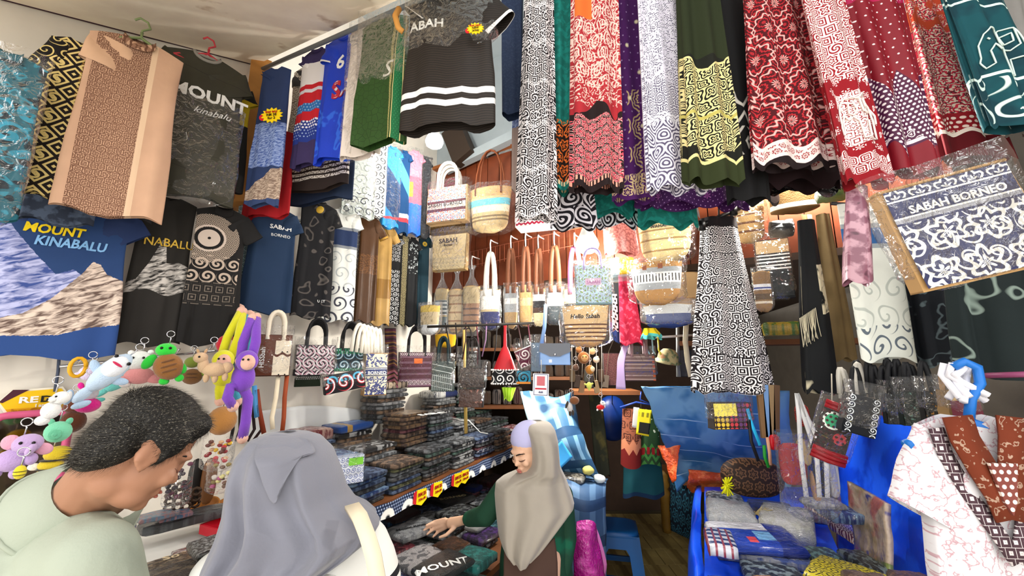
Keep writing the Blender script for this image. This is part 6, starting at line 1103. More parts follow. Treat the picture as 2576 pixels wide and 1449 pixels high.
onT('blue bagged cloth beside the purple pouches', .56, .78, (.13, .16, .05), pk_mat('143c94', '8cb0dc'), .3); onT('white bagged papers under the purple pouches', .5, .76, (.16, .09, .03), pk_mat('e4e4e8', '9c9ca4'), .3)
onT('green glossy bagged cloth in the middle of the tarp table', .46, .58, (.13, .2, .05), pk_mat('0f3a2c', '7aa89c'), .2); onT('black glossy bagged cloth toward the blue screen', .58, .6, (.1, .18, .06), pk_mat('101416', '7c8c8c'), .3); onT('dark glossy bagged cloth before the house picture shirt', .24, .37, (.22, .17, .04), pk_mat('1c2830', 'a0b4bc'), .1)
onT('yellow and black scroll-print bagged pouch on the tarp table', .47, .36, (.22, .22, .04), fab('yellow_scroll', '1c1a0a', ('d8c81c', {'p': ('spi', 4.2, dict(k=22., n=2., t=-.1, off=.0, edge=.6))}), ('d8c81c', {'p': ('dia', 4.2, dict(k=24., t=.5, off=0.))}), rough=.35, coat=.7, crink=.4, bump=0), -.45, 0., (0, .1), name='woven_pouch', cat='pouch')
onT('white bag with tan trim at the table front', .29, .14, (.27, .22, .08), fab('white_tan_bag', 'dcdcd8', ('a88058', {'z': (.32, .6)}), ('8c6440', {'x': (.3, .6)}), rough=.4, coat=.7, crink=.5, bump=0), .05, 0., (.5, 0), name='bagged_bag', cat='bag'); onT('tan quilted bag at the table front beside white bag', .5, .14, (.13, .18, .07), pk_mat('a08060', '6c4c34'), .2, name='bagged_bag', cat='bag'); onT('brown crumpled bagged purse nearest the picture panel', .56, .02, (.11, .11, .08), pk_mat('8c6040', '5c3824'), 0, name='bagged_purse', cat='bag')
onT('navy gingham bagged cloth at the table edge', .065, .36, (.11, .2, .05), fab('gingham_pack', 'c8ccd8', ('2c3c6c', {'st': (.2, .5)}), ('8c3c4c', {'st': (.25, .3, 'x')}), rough=.35, coat=.8), .1); onT('dark navy bagged cloth at the front corner of the tarp', .08, .14, (.13, .2, .05), pk_mat('18284c', '5c7c9c'), .1)
BPp = atz(1892, 1200, ZT + .2); m = MB(); m.ball((0, 0, 0), (.17, .07, .1), 20, 12, pw=.8); tag(m.build('brown_pouch', fab('brown_leaf_pouch', '2c1c14', ('6c4c34', {'p': ('ros', 16., dict(k=22., n=6., t=.2))}), rough=.6), None, True, Vector((BPp.x, BPp.y, RT.drop(BPp.x, BPp.y, .34, .14, .2, 0) + .1)), (0, radians(4), 0)), 'dark brown leaf-print pouch lying behind the white shirts', 'pouch')
m = MB(); 
for k in range(40): m.tube([(0, 0, 0), (RN.uniform(-.03, .03), RN.uniform(-.03, .03), RN.uniform(-.06, .05))], .004, 4)
tag(m.build('yellow_tassel', plain('e0e010', .7), None, True, BPp + Vector((-.17, -.05, -.03))), 'bright yellow tassel beside the dark brown pouch', 'tassel'); onT('white and pink bagged plush by the brown pouch', .57, 1.17, (.13, .13, .1), pk_mat('d8ccd4', 'b07090'), .2, name='bagged_plush', cat='plush')
# tall picture panel in film
sheet('picture_panel', 'tall bagged printed panel standing against the blue tarpaulin', [[(2142, 1212, 1.98), (2190, 1240, 1.86), (2240, 1270, 1.74)], [(2152, 1300, 1.95), (2200, 1320, 1.83), (2244, 1340, 1.71)], [(2162, 1380, 1.92), (2206, 1400, 1.8), (2248, 1415, 1.69)], [(2172, 1440, 1.88), (2212, 1464, 1.77), (2252, 1488, 1.66)]], fab('faded_picture', '8c7a5c', ('b09c88', {'p': ('noi', 6., dict(k=4., t=.5))}), ('a05c54', {'p': ('noi', 8., dict(k=3., t=.6))}), ('6c7a3c', {'z': (-.6, -.25), 'p': ('noi', 5., dict(k=3., t=.5))}), ('3c3c7c', {'p': ('noi', 11., dict(k=3., t=.68))}), rough=.3, coat=.9, crink=.8, bump=0, bs=14.), 'panel', th=.02, amp=.008)
# hanging pouches on the right
t = T('beaded_pouch', 'red beaded pouch with green and white rosette hanging by the scarf', 'pouch', at(2098, 1080, 1.6), rot=(0, radians(20), radians(-20))); MB().box((0, 0, 0), (.1, .03, .2)).build('body', fab('beaded_rosette', '1c1412', ('2a9c6c', {'circ': (-.015, .03, 0, .03)}), ('e0e4dc', {'circ': (-.015, .03, .026, .034)}), ('b03038', {'circ': (.02, -.03, .0, .022)}), ('3a1418', {'p': ('dot', 60., dict(t=.3))})), t)
for zz_ in (.095, .08, -.085, -.1, -.115): MB().tube([(-.055, -.018, zz_), (0, -.024, zz_ - .004), (.055, -.018, zz_)], .009, 7).build('bead_band', plain('8c1c24', .25), t)
if 1: film(t, .14, .26, CLEAR, .06, 4., z0=.13)
tote('woven_pouch', 'black pouch with white scroll edging in film beside red beaded one', fit(2134, 996, 2216, 1096, 1.5, -15), fab('black_white_scroll_edge', '15181e', ('dde2e6', {'ax': (.26, .5), 'p': ('spi', 4., dict(k=20., n=1., t=.3, off=0.))})), side='15181e', depth=.04, roll=16, wrap=CLEAR)
HNDL = []
for i in range(16):
    x = 2112 + i * 13; m = MB(); a_, b_ = at(x, 990 + 16 * sin(i), 1.7 - .014 * i), at(x + 26, 1000 + 12 * cos(i), 1.685 - .014 * i); d = b_ - a_
    m.tube([a_ + d * u + Vector((0, .02 * sin(i * 2.), .12 * sin(pi * u) ** .5)) for u in [k / 8 for k in range(9)]], .009, 6)
    c = 'd0ccc0' if i in (0, 1, 3) else '15161a'; HNDL.append(m.build('bag_handle', plain(c, .6)))
for lab, bx, c1, c2, Y in (('black bagged pouch beside the black scroll pouch', (2222, 990, 2258, 1066), '141618', '7a8284', 1.56), ('dark green bagged pouch above the red tape', (2262, 985, 2312, 1070), '16201c', '5c8478', 1.46), ('black bagged purse with bunched rope handles beside the kraft bag', (2316, 985, 2362, 1060), '181616', 'b07820', 1.38)): PT_ = tote('bagged_pouch', lab, fit(*bx, Y, -20), fab('pouch_' + c1, c1, (c2, {'p': ('noi', 4., dict(k=4., t=.62))}), rough=.3, coat=.7, crink=.6, bump=0), side=c1, depth=.03, cat='pouch', wrap=CLEAR)
for o in HNDL: adopt(o, PT_)
tote('tote_bag', 'kraft and maroon small tote behind the white tunic', fit(2372, 982, 2450, 1062, 1.28, -20), fab('kraft_maroon', 'a88c60', ('5c2430', {'z': (-2., -.4)}), ('5c2430', {'x': (.15, .3)})), side='8c7048', depth=.06, handles='a8845c', hh=.07, wrap=CLEAR)
# bag of rolled pouches
t = T('bag_of_pouches', 'clear bag of red, beige and black pouches with white straps', 'bag', at(2026, 1168, 1.84), radians(-10))
for x, z, c, s in ((-.05, 0, '8c2830', (.1, .03, .16)), (.0, .05, 'b8a078', (.05, .03, .1)), (.05, -.03, '20242c', (.06, .04, .18)), (.1, -.02, 'a8a8a8', (.04, .03, .2)), (.03, -.08, 'b08a68', (.03, .03, .12))): MB().ball((x, 0, z), [q * .55 for q in s], 12, 8, pw=.6).build('pouch', plain(c, .7), t)
for x in (-.03, .02, .05): MB().ribbon([(x, -.04, -.12), (x * 1.2, -.05, .05), (x * .4, -.02, .2), (.0, 0, .3)], .018, (1, 0, 0), .004).build('strap', plain('d8d8d8', .7), t)
film(t, .22, .36, CLEAR, .1, 6., z0=.14)
m = MB(); m.ball((0, 0, 0), (.03, .02, .05), 10, 8, pw=.7); tag(m.build('red_purse', fab('red_scale_purse', 'a83828', ('5c1c14', {'p': ('ros', 40., dict(k=14., n=0., t=.3))})), None, True, at(2018, 1045, 1.9)), 'little red scaled purse between the white straps', 'purse')
# coin purse pack, hanging sticks and straps
t = tote('coin_purse_pack', 'clear pack of colourful dotted coin purses with yellow bow', fit(1786, 1012, 1884, 1078, 1.95, 5), fab('coloured_dots', '2c2420', ('c04048', {'p': ('dot', 9., dict(t=.4, off=0.))}), ('d8b83c', {'x': (-.5, -.1), 'p': ('dot', 9., dict(t=.4, off=0.))}), ('5c3c6c', {'x': (.1, .3), 'p': ('dot', 9., dict(t=.4, off=0.))}), ('e8d85c', {'x': (-.5, .1), 'z': (-.3, .1)})), side='3c3430', depth=.05, wrap=CLEAR, cat='pack')
for i, (x, c) in enumerate(((1916, '7a5c3c'), (1928, '6c90c0'), (1940, '8c7454'), (1952, '5c4430'))): m = MB(); m.box((0, 0, 0), (.028, .014, .24)); tag(m.build('wooden_stick', plain(c, .5), None, False, at(x, 1034, 1.94), (0, .04 * i, 0)), ['brown wooden stick toy hanging by the coin purses', 'pale blue stick toy between brown sticks', 'light brown stick toy beside the blue one', 'dark brown stick toy at the bundle end'][i], 'toy')
m = MB(); m.ball((0, 0, 0), (.028, .02, .036), 12, 8, pw=.7); tag(m.build('red_pod', plain('c01420', .3), None, True, at(1946, 1112, 1.94)), 'shiny red rounded pouch below the stick toys', 'pouch')
for lab, c, pts in (('bright cyan strap hanging below the coin purses', '2ab4e8', ((1880, 1028), (1892, 1070), (1912, 1120))), ('black strap curling below the coin purses', '14141a', ((1884, 1055), (1890, 1110), (1908, 1160))), ('green strap under the red pouch', '1f8a2c', ((1922, 1120), (1924, 1150), (1934, 1176))), ('salmon strap under the red pouch', 'c89478', ((1930, 1100), (1936, 1140), (1938, 1170)))): m = MB(); m.ribbon([at(x, y, 1.92) for x, y in pts], .014, (1, 0, 0), .004); tag(m.build('hanging_strap', plain(c, .5)), lab, 'strap')
# striped bag, scarf, hat near the aisle
tote('woven_bag', 'brown striped woven bag in film beside the lilac scarf', fit(1568, 890, 1646, 958, 2.6, -8), fab('brown_stripe_weave', '6c5450', ('a08c84', {'st': (.12, .3)}), ('3c3454', {'st': (.3, .12)}), ('b0542c', {'x': (.4, .5), 'st': (.15, .5)})), side='2c2428', depth=.08, handles='7a5a5c', hh=.16, hr=.012, wrap=CLEAR)
sheet('lilac_scarf', 'plain lilac scarf hanging beside the striped woven bag', [[(1570, 862, 2.58), (1584, 858, 2.56)], [(1554, 910, 2.54), (1572, 912, 2.52)], [(1550, 978, 2.54), (1574, 980, 2.52)]], plain('b49cc8', .8), 'scarf', amp=.006, th=.008)
m = MB(); m.lathe([(.0, .075), (.04, .066), (.064, .035), (.068, .0), (.086, -.01), (.085, -.015), (.06, -.005)], 22); tag(m.build('floral_cap', fab('cap_print', 'a89c74', ('5c6c50', {'p': ('noi', 24., dict(k=3., t=.52))}), ('7c5434', {'p': ('noi', 16., dict(k=3., t=.6))})), None, True, at(1680, 905, 2.66), (.25, .1, 0)), 'small floral cap on a hook beside the striped bag', 'cap')
for i, (x, c) in enumerate(((1626, '8cc4dc'), (1640, 'a8d0e0'), (1655, 'd8cc3c'))): m = MB(); m.tube([at(x, 845, 2.6), at(x + 2, 880, 2.58), at(x + 8, 892, 2.56)], .005, 6); tag(m.build('coat_hook', plain(c, .4)), ['pale blue plastic hook nearest the red garment', 'second pale blue hook beside it', 'yellow plastic hook beside the floral cap'][i], 'hook')
m = MB(); m.tube([at(1596, 852, 2.62), at(1742, 843, 2.62)], .008, 6); tag(m.build('white_rail', plain('e4e6e8', .4)), 'white rail holding hooks above the floral cap', 'rail')
m = MB(); m.ribbon([at(1727, 800, 2.45), at(1724, 860, 2.44), at(1730, 910, 2.43), at(1738, 948, 2.42)], .03, (1, 0, 0), .006); tag(m.build('cream_strap', plain('d8ccb0', .8)), 'thick cream strap hanging left of the patchwork trousers', 'strap')
m = MB(); m.tube([at(1704, 770, 2.7), at(1706, 948, 2.7)], .012, 8); tag(m.build('grey_post', plain('7a7c7c', .5)), 'thin grey post behind the cream strap', 'post')
tote('dark_pouch', 'dark ribbed pouch hanging beside the grey post', fit(1708, 880, 1740, 948, 2.84, -8), fab('dark_rib', '2c2c30', ('4a4a50', {'st': (.1, .3)})), side='1c1c20', depth=.04, cat='pouch')
tote('plum_pouch', 'brown plum flat pouch hanging right of the plush keyrings', fit(1518, 888, 1560, 970, 2.8, -8), fab('plum_brown_weave', '4a2c2c', ('6c4440', {'p': ('noi', 20., dict(k=3., t=.5))})), side='2c1c1c', depth=.05, cat='pouch')
b = MB(); b.box((0, 0, 0), (.5, .25, .03)); tag(b.build('shelf', WOOD, None, False, at(1518, 985, 3.2), (0, 0, 0)), 'dark timber shelf board at the back of the aisle', 'shelf')
# dark back shelves with goods behind the bag rows
for i in range(3):
    b = MB(); b.box((0, 0, 0), (1.05, .3, .03)); tag(b.build('shelf', WOOD, None, False, at(1300, 880 + 70 * i, 3.98), (0, 0, 0)), ['upper dark shelf behind the hanging pouches', 'middle dark shelf behind the hanging pouches', 'lower dark shelf behind the hanging pouches'][i], 'shelf')
    for j in range(11):
        P = at(1172 + j * 26, 880 + 70 * i, 3.96); c = RN.choice(['3a2420', '241c1c', '4a3830', '2c2c30', '5c4434', '44202c', '20302c', '6c5c4a'])
        packet('%s bagged goods on the %s dark shelf, place %s' % ({'3a2420': 'reddish brown', '241c1c': 'near-black', '4a3830': 'taupe', '2c2c30': 'slate', '5c4434': 'mid brown', '44202c': 'wine', '20302c': 'bottle green', '6c5c4a': 'fawn'}[c], ['upper', 'middle', 'lower'][i], ORD[j] if j else 'first'), P + Vector((0, 0, .016)), (.088, .14, RN.uniform(.1, .18)), pk_mat(c, RN.choice(['7a6a5c', '5a5048', '8c8078'])), RN.uniform(-.05, .05), name='bagged_goods', cat='goods', group='dim goods on the back shelves')
# ================================================================ white tunic at the right edge
tun = fab('white_brown_marble', 'cfcdd0', ('a8707c', {'p': ('con', 9., dict(k=26., t=.93, amp=3.))}), vary=.05)
bx = fit(2330, 1042, 2640, 1620, 1.08, -4); lo_, w_, h_, yw = bx
M_BR = fab('rust_trim', '6c2c14', ('a88c78', {'p': ('con', 40., dict(k=22., t=.85, amp=2.))})); M_KEY = fab('greek_key_trim', '4a343c', ('d8d0d0', {'p': ('sq', 44., dict(k=14., t=.35, off=.3))}))
tn = shirt('white_tunic', 'white marbled tunic with rust V-neck panel and key-pattern trim on blue hanger', (lo_, w_, h_, yw), tun, sl=(.2, .12), sa=60, collar=None, cat='tunic', neck=.36, seed=60, fold=.008, thick=.04, prints=(('Sah leo', .17, .18, -.75, BLK, dict(bold=0.)),), sh=.2)
def strip(pts, wd, y, nm, mt):
    m = MB(); m.ribbon([Vector((x * w_, y - .03 * sm(1 - abs(x) * 2.2), z * h_)) for x, z in pts], wd, (1, 0, 0), .005); return m.build(nm, mt, tn)
for s in (-1, 1): strip([(s * .22, -.0), (s * .2, -.1), (s * .13, -.22), (s * .04, -.34), (0, -.44)], .07, -.028, 'neck_panel', M_BR); strip([(s * .36, -.06), (s * .33, -.18), (s * .24, -.33), (s * .1, -.5), (0, -.62)], .035, -.024, 'key_trim', M_KEY)
MB().prism([(-.11 * w_, -.2 * h_), (.11 * w_, -.2 * h_), (.05 * w_, -.36 * h_), (0, -.42 * h_), (-.05 * w_, -.36 * h_)], -.066, -.06).build('heart_panel', fab('heart_bead', '7a4038', ('e8dcd0', {'p': ('dot', 60., dict(t=.3))})), tn, False)
MB().prism([(-.4 * w_, -.86 * h_), (-.1 * w_, -.9 * h_), (-.1 * w_, -1.0 * h_), (-.4 * w_, -1.0 * h_)], -.062, -.058).build('purple_block', fab('purple_key', '5c2c54', ('d8d0d8', {'p': ('sq', 14., dict(k=26., t=.3))})), tn, False)
HB = plain('1c6cc0', .35); m = MB(); m.tube([(0, 0, -.03), (.01, -.01, .04), (.03, -.02, .08), (.03, -.02, .12), (.0, -.02, .135), (-.02, -.01, .12)], .011, 8); m.tube([(0, 0, -.02), (-.08, 0, -.05), (-.16, 0, -.08)], .014, 8); m.tube([(0, 0, -.02), (.08, 0, -.05), (.16, 0, -.08)], .014, 8); m.build('hanger', HB, tn)
m = MB()
for k in range(9): m.tube([(RN.uniform(-.03, .03), RN.uniform(-.02, .02), .13), (RN.uniform(-.04, .04), RN.uniform(-.03, .02), .1), (RN.uniform(-.03, .05), RN.uniform(-.03, .02), RN.uniform(.02, .09))], .009, 6)
m.build('white_hooks', plain('e8e8f0', .4), tn)
m = MB(); m.tube([at(2480, 945, 1.15), at(2640, 940, 1.05)], .008, 6); tag(m.build('pink_rail', plain('8c4468', .4)), 'thin mauve rail holding the white tunic hanger', 'rail')

m = MB(); m.tube([at(2092, 512, 1.66), at(2250, 520, 1.66), at(2440, 548, 1.66)], .008, 6); tag(m.build('clothes_rail', plain('3a3a3c', .4)), 'dark rail behind the big tote carrying the white scroll shirt', 'rail')
m = MB(); m.tube([at(1540, 985, 3.3), at(1540, 1005, 3.45), at(1540, 1020, 3.58)], .004, 5); tag(m.build('hanging_string', plain('2a2a30', .7)), 'dark string tying the blue sack to the shelf board', 'string')
# ================================================================ people
def cap(m, a, b, ra, rb, n=14, k=5):
    a, b = Vector(a), Vector(b); m.tube([a.lerp(b, i / k) for i in range(k + 1)], [lerp(ra, rb, i / k) for i in range(k + 1)], n); m.ball(a, ra, n, 8); m.ball(b, rb, n, 8)
def frame(f, roll=0.):
    f = Vector(f).normalized(); u = Vector((0, 0, 1)) - f * f.z; u.normalize(); r = f.cross(u)
    if roll: q = Matrix.Rotation(roll, 3, f); u = q @ u; r = q @ r
    return Matrix((r, f, u)).transposed()
def skin(h): return fab('skin_' + h, h, rough=.55, bump=.08, bs=120., vary=.08, spec=.4)
def head_solids(m, c, M, sc=1.):
    """skull, face, jaw, nose, lips, ears; x right, y forward, z up"""
    def B(p, r, t=None, **k): m.ball(Vector(c) + M @ (Vector(p) * sc), [q * sc for q in r], 18, 12, M @ (Matrix.Rotation(t, 3, 'Y') if t else Matrix.Identity(3)), **k)
    B((0, -.008, .035), (.076, .096, .088)); B((0, .034, -.03), (.062, .062, .08)); B((0, .045, -.088), (.046, .042, .034)); B((0, .078, -.1), (.02, .02, .018))
    B((0, .098, -.034), (.013, .02, .014)); B((0, .092, -.012), (.01, .014, .028)); B((0, .084, .018), (.05, .018, .012)); B((0, .09, -.066), (.021, .012, .008)); B((0, .088, -.076), (.018, .012, .007))
    for s in (-1, 1):
        B((s * .037, .074, -.036), (.024, .02, .022)); B((s * .079, -.004, -.012), (.007, .026, .034), s * -.2); B((s * .084, -.016, -.008), (.006, .012, .03), s * -.35); B((s * .08, .004, -.038), (.006, .01, .012))
def face_parts(t, c, M, org, lid='6a4030', brow='1c1410', lip='a8584c', sc=1., shut=True):
    c = Vector(c) - org
    for s in (-1, 1):
        m = MB(); m.tube([c + M @ Vector((s * .014 + s * .036 * k, .098 - .03 * k * k, .014 + .006 * sin(pi * k))) for k in (0, .25, .5, .75, 1)], [.002, .0034, .0036, .003, .001], 6); m.build('eyebrow', plain(brow, .8), t)
        m = MB(); m.tube([c + M @ Vector((s * .018 + s * .028 * k, .094 - .02 * k * k, -.014 - .004 * sin(pi * k))) for k in (0, .25, .5, .75, 1)], [.001, .0026, .003, .0026, .001], 6); m.build('eyelid', plain(lid, .5), t)
    m = MB(); m.ball(c + M @ Vector((0, .099, -.066)), (.019, .005, .0045), 12, 6, M); m.ball(c + M @ Vector((0, .097, -.076)), (.017, .006, .005), 12, 6, M); m.build('lips', plain(lip, .4), t)
def rings(name, mat, parent, org, tab, fold=(6, .0), nu=64, nv=40, seed=0., cap_top=True, uvm=1., fx=None):
    """closed surface through elliptical rings (py, left px, right px, centre depth, half depth)"""
    ys = [(i, ) + tuple(r) for i, r in enumerate(tab)]
    n = len(tab) - 1
    def P(u, v):
        y, l, r, Yc, d = interp(ys, v * n); th = 2 * pi * u; c, s = cos(th), sin(th); k, a = fold
        a = a * sm(v * 1.5); w = 1 + a * (.6 * sin(k * th + seed + 2. * v) + .4 * sin(k * 1.7 * th + seed * 2 + v)); p = at(lerp(l, r, (1 + c) / 2), y, Yc); p.y += d * s * w; p.x += (fx(th, v) if fx else 0); return p - org
    m = MB(); m.grid(P, nu, nv, True)
    if cap_top: m.f.append(tuple(range(nu)))
    return m.build(name, mat, parent), P
# ---------------------------------------------------------------- man in the pale polo shirt
Hc = at(362, 1122, 1.0); N_ = at(196, 1268, 1.04); Mh = frame((.46, .683, -.6)); rr_ = Mh @ Vector((1, 0, 0)); fh = Vector((.56, .83, 0)); Z = Vector((0, 0, 1))
t = T('person', 'man in pale grey-green polo shirt bending over the ledge', 'person', (N_.x - .12, N_.y - .18, 0)); o_ = t.location.copy()
hip = Vector((o_.x, o_.y, .98)); sR, sL = N_ + rr_ * .19 - Z * .075, N_ - rr_ * .19 - Z * .075; ch = N_ - Z * .2 - fh * .03
eR, eL = sR + Vector((.02, .04, -.3)) + fh * .05, sL + Vector((0, .04, -.3)) + fh * .05; wR, wL = eR + fh * .06 - rr_ * .02 - Z * .21, eL + fh * .12 - Z * .18
m = MB(); head_solids(m, Hc - o_, Mh); cap(m, Hc + Mh @ Vector((0, -.03, -.04)) - o_, N_ - o_, .056, .064); cap(m, Hc + Mh @ Vector((0, .0, -.075)) - o_, N_ + fh * .05 - o_, .045, .05)
cap(m, N_ - Z * .05 - o_, ch - o_, .07, .12); cap(m, sR - o_, sL - o_, .06, .06); cap(m, ch - o_, hip - o_, .125, .13)
for s, e, w in ((sR, eR, wR), (sL, eL, wL)):
    cap(m, s - o_, e - o_, .052, .042); cap(m, e - o_, w - o_, .042, .03); hd = w + (w - e).normalized() * .06; cap(m, w - o_, hd - o_, .03, .034)
    for k in range(4): a = hd + rr_ * (.024 - .016 * k); b = a + fh * .035 - Z * .02; c_ = b + fh * .015 - Z * .035; cap(m, a - o_, b - o_, .0095, .009, 8, 2); cap(m, b - o_, c_ - o_, .009, .0075, 8, 2)
    a = hd - fh * .02 + rr_ * (.035 if s is sL else -.035); cap(m, a - o_, a + fh * .04 - Z * .02 - o_, .011, .008, 8, 2)
for s in (-1, 1): cap(m, hip + rr_ * s * .09 - o_, Vector((hip.x, hip.y, .5)) + rr_ * s * .1 - o_, .09, .06); cap(m, Vector((hip.x, hip.y, .5)) + rr_ * s * .1 - o_, Vector((hip.x, hip.y, .06)) + rr_ * s * .1 - o_, .058, .04); cap(m, Vector((hip.x, hip.y, .04)) + rr_ * s * .1 - o_, Vector((hip.x, hip.y, .035)) + rr_ * s * .1 + fh * .18 - o_, .04, .032)
link('body', remesh(m, .0055, 4), skin('a4755a'), t)
face_parts(t, Hc, Mh, o_, lip='9a5648')
m = MB(); Hl = Hc - o_
for p, r in (((0, -.016, .05), (.083, .1, .085)), ((0, -.055, -.005), (.078, .058, .08)), ((0, -.07, -.045), (.066, .034, .045)), ((.06, .005, .03), (.024, .05, .05)), ((-.06, .005, .03), (.024, .05, .05)), ((0, .055, .085), (.06, .035, .035)), ((.07, .025, .005), (.012, .012, .03))): m.ball(Hl + Mh @ Vector(p), r, 18, 12, Mh)
hm = remesh(m, .005, 5, 'hair')
HAIR = fab('short_grey_black_hair', '1a1815', ('6c675c', {'p': ('noi', 300., dict(k=2., t=.63))}), rough=.6, bump=.8, bs=160., vary=.3); hr = link('hair', hm, HAIR, t)
sm2 = MB(); hm.calc_loop_triangles(); rv = random.Random(5); polys = hm.polygons; back = Mh @ Vector((0, -.5, -.35))
for k in range(7000):
    pl_ = polys[rv.randrange(len(polys))]; c = pl_.center; nn = pl_.normal; d = (nn * .55 + (Mh @ Vector((rv.uniform(-.3, .3), .5, -.25))) * (.9 if nn.dot(Mh @ Vector((0, 0, 1))) > .2 else .2) + back * (.8 if nn.dot(Mh @ Vector((0, 0, 1))) < .2 else 0)).normalized(); L = rv.uniform(.008, .018); sd = d.cross(nn); sd = (sd.normalized() if sd.length > 1e-4 else Vector((1, 0, 0))) * .0007
    i0 = len(sm2.v); sm2.vert(c - sd); sm2.vert(c + sd); sm2.vert(c + d * L + nn * .002); sm2.f.append((i0, i0 + 1, i0 + 2))
sm2.build('hair_strands', fab('hair_strand', '25221e', ('8c8678', {'p': ('noi', 400., dict(k=1., t=.6))}), rough=.5, bump=0, vary=0), hr, False)
m = MB(); cap(m, sR - o_, sL - o_, .078, .078); cap(m, N_ - Z * .11 - fh * .03 - o_, ch - o_, .1, .15); cap(m, ch - fh * .02 - o_, hip - Z * .05 - o_, .15, .155); cap(m, N_ - Z * .095 - fh * .02 + rr_ * .09 - o_, sR - o_, .082, .078); cap(m, N_ - Z * .095 - fh * .02 - rr_ * .09 - o_, sL - o_, .082, .078)
for s, e in ((sR, eR), (sL, eL)): cap(m, s - o_, s.lerp(e, .75) - o_, .08, .075)
POLO = fab('pale_polo', 'a2aa9a', rough=.85, vary=.05, bump=.2, bs=200.); link('polo_shirt', remesh(m, .008, 8, 'polo_shirt'), POLO, t)
# collar: band round the neck, folded down
ax = (Hc - N_).normalized(); e1_ = ax.orthogonal().normalized(); e2_ = ax.cross(e1_); cb = MB()
def colr(u, v):
    th = 2 * pi * u; dirv = e1_ * cos(th) + e2_ * sin(th); r = .078 + .035 * max(0, dirv.dot(fh)) + .03 * v + (.02 * max(0, -dirv.dot(fh)) * v); return N_ + ax * .03 + dirv * r + ax * (.03 * (1 - v) - .055 * v * v) - o_
cb.grid(colr, 36, 6, True); cb.grid(lambda u, v: N_ + (e1_ * cos(2 * pi * u) + e2_ * sin(2 * pi * u)) * lerp(.073, .07, v) + ax * (.029 - .06 * v) - o_, 36, 2, True); cl_ = cb.build('collar', POLO, t); MB().tube([colr(k / 36, 1) for k in range(37)], .005, 6).build('collar_edge', POLO, cl_)
m = MB(); cap(m, hip - Z * .02 - o_, hip - Z * .1 - o_, .15, .15)
for s in (-1, 1): cap(m, hip + rr_ * s * .09 - Z * .05 - o_, Vector((hip.x, hip.y, .5)) + rr_ * s * .1 - o_, .1, .08); cap(m, Vector((hip.x, hip.y, .5)) + rr_ * s * .1 - o_, Vector((hip.x, hip.y, .1)) + rr_ * s * .1 - o_, .08, .065)
link('trousers', remesh(m, .012, 6, 'trousers'), plain('2c3038', .85), t)
# ---------------------------------------------------------------- shopper in grey headscarf, seen from behind
Hw = at(735, 1195, 1.06); t = T('person', 'shopper in long grey headscarf and white striped top seen from behind', 'person', (Hw.x, Hw.y + .02, 0)); o_ = t.location.copy(); Mw = frame((.35, .9, -.25)); rw = Vector((.93, -.36, 0)); fw = Vector((.36, .93, 0)); Nw = Hw + Vector((-.02, -.03, -.16))
m = MB(); head_solids(m, Hw - Z * .035 - o_, Mw, .86); cap(m, Hw - Z * .05 - o_, Nw - o_, .05, .055); cap(m, Nw + rw * .15 - Z * .08 - o_, Nw - rw * .15 - Z * .08 - o_, .055, .055); hip = Vector((Nw.x, Nw.y, .95)); cap(m, Nw - Z * .14 - o_, hip - o_, .12, .13)
for s in (-1, 1):
    a = Nw + rw * .16 * s - Z * .08; e = a - Z * .27 + fw * .06; w = e + fw * .2 + Z * .02; cap(m, a - o_, e - o_, .05, .04); cap(m, e - o_, w - o_, .04, .028); hd = w + fw * .06; cap(m, w - o_, hd - o_, .028, .032)
    for k in range(4): q = hd + rw * (.022 - .015 * k); cap(m, q - o_, q + fw * .045 - Z * .012 - o_, .009, .008, 8, 2)
    cap(m, hd - rw * s * .03 - o_, hd - rw * s * .035 + fw * .035 - o_, .01, .008, 8, 2)
    cap(m, hip + rw * .08 * s - o_, Vector((hip.x, hip.y, .06)) + rw * .09 * s - o_, .085, .045); cap(m, Vector((hip.x, hip.y, .035)) + rw * .09 * s - o_, Vector((hip.x, hip.y, .035)) + rw * .09 * s + fw * .16 - o_, .036, .03)
link('body', remesh(m, .0065, 4), skin('b07c5c'), t); face_parts(t, Hw - Z * .035, Mw, o_)
GREY = fab('grey_chiffon', '74757f', rough=.8, vary=.05, bump=.15, bs=160., sheen=.2)
hij, HP = rings('headscarf', GREY, t, o_, [(1086, 700, 742, 1.06, .02), (1090, 672, 772, 1.06, .05), (1104, 640, 802, 1.06, .085), (1140, 615, 830, 1.06, .115), (1190, 598, 850, 1.06, .125), (1240, 588, 868, 1.06, .12), (1280, 582, 898, 1.05, .12), (1300, 580, 930, 1.05, .135), (1325, 577, 950, 1.04, .15), (1350, 573, 936, 1.03, .165), (1380, 566, 900, 1.02, .175), (1420, 560, 842, 1.01, .18), (1460, 556, 790, 1.0, .185), (1510, 560, 735, 1.0, .18)], (8, .3), 120, 60, 1.2)
def front(px, py, tab=None):
    best = None
    for v in [k / 120 for k in range(121)]:
        for u in [.5 + k / 80 for k in range(41)]:
            p = HP(u, v) + o_; q = (p - CAM); dep = q.y * CP + q.z * SP; x = CX + F * q.x / dep; y = CY - F * (q.z * CP - q.y * SP) / dep; d = (x - px) ** 2 + (y - py) ** 2
            if best is None or d < best[0]: best = (d, p.y)
    return best[1]
flap = [[(648, 1102), (700, 1090), (776, 1106)], [(640, 1150), (700, 1150), (792, 1138)], [(652, 1185), (700, 1185), (758, 1150)], [(664, 1222), (694, 1225), (726, 1196)], [(682, 1258), (694, 1266), (704, 1240)]]
o = sheet('scarf_flap', None, [[(x, y, front(x, y) - (.012 if i else .004)) for x, y in r] for i, r in enumerate(flap)], GREY, amp=.003, th=.003); o.parent = t; o.location -= o_
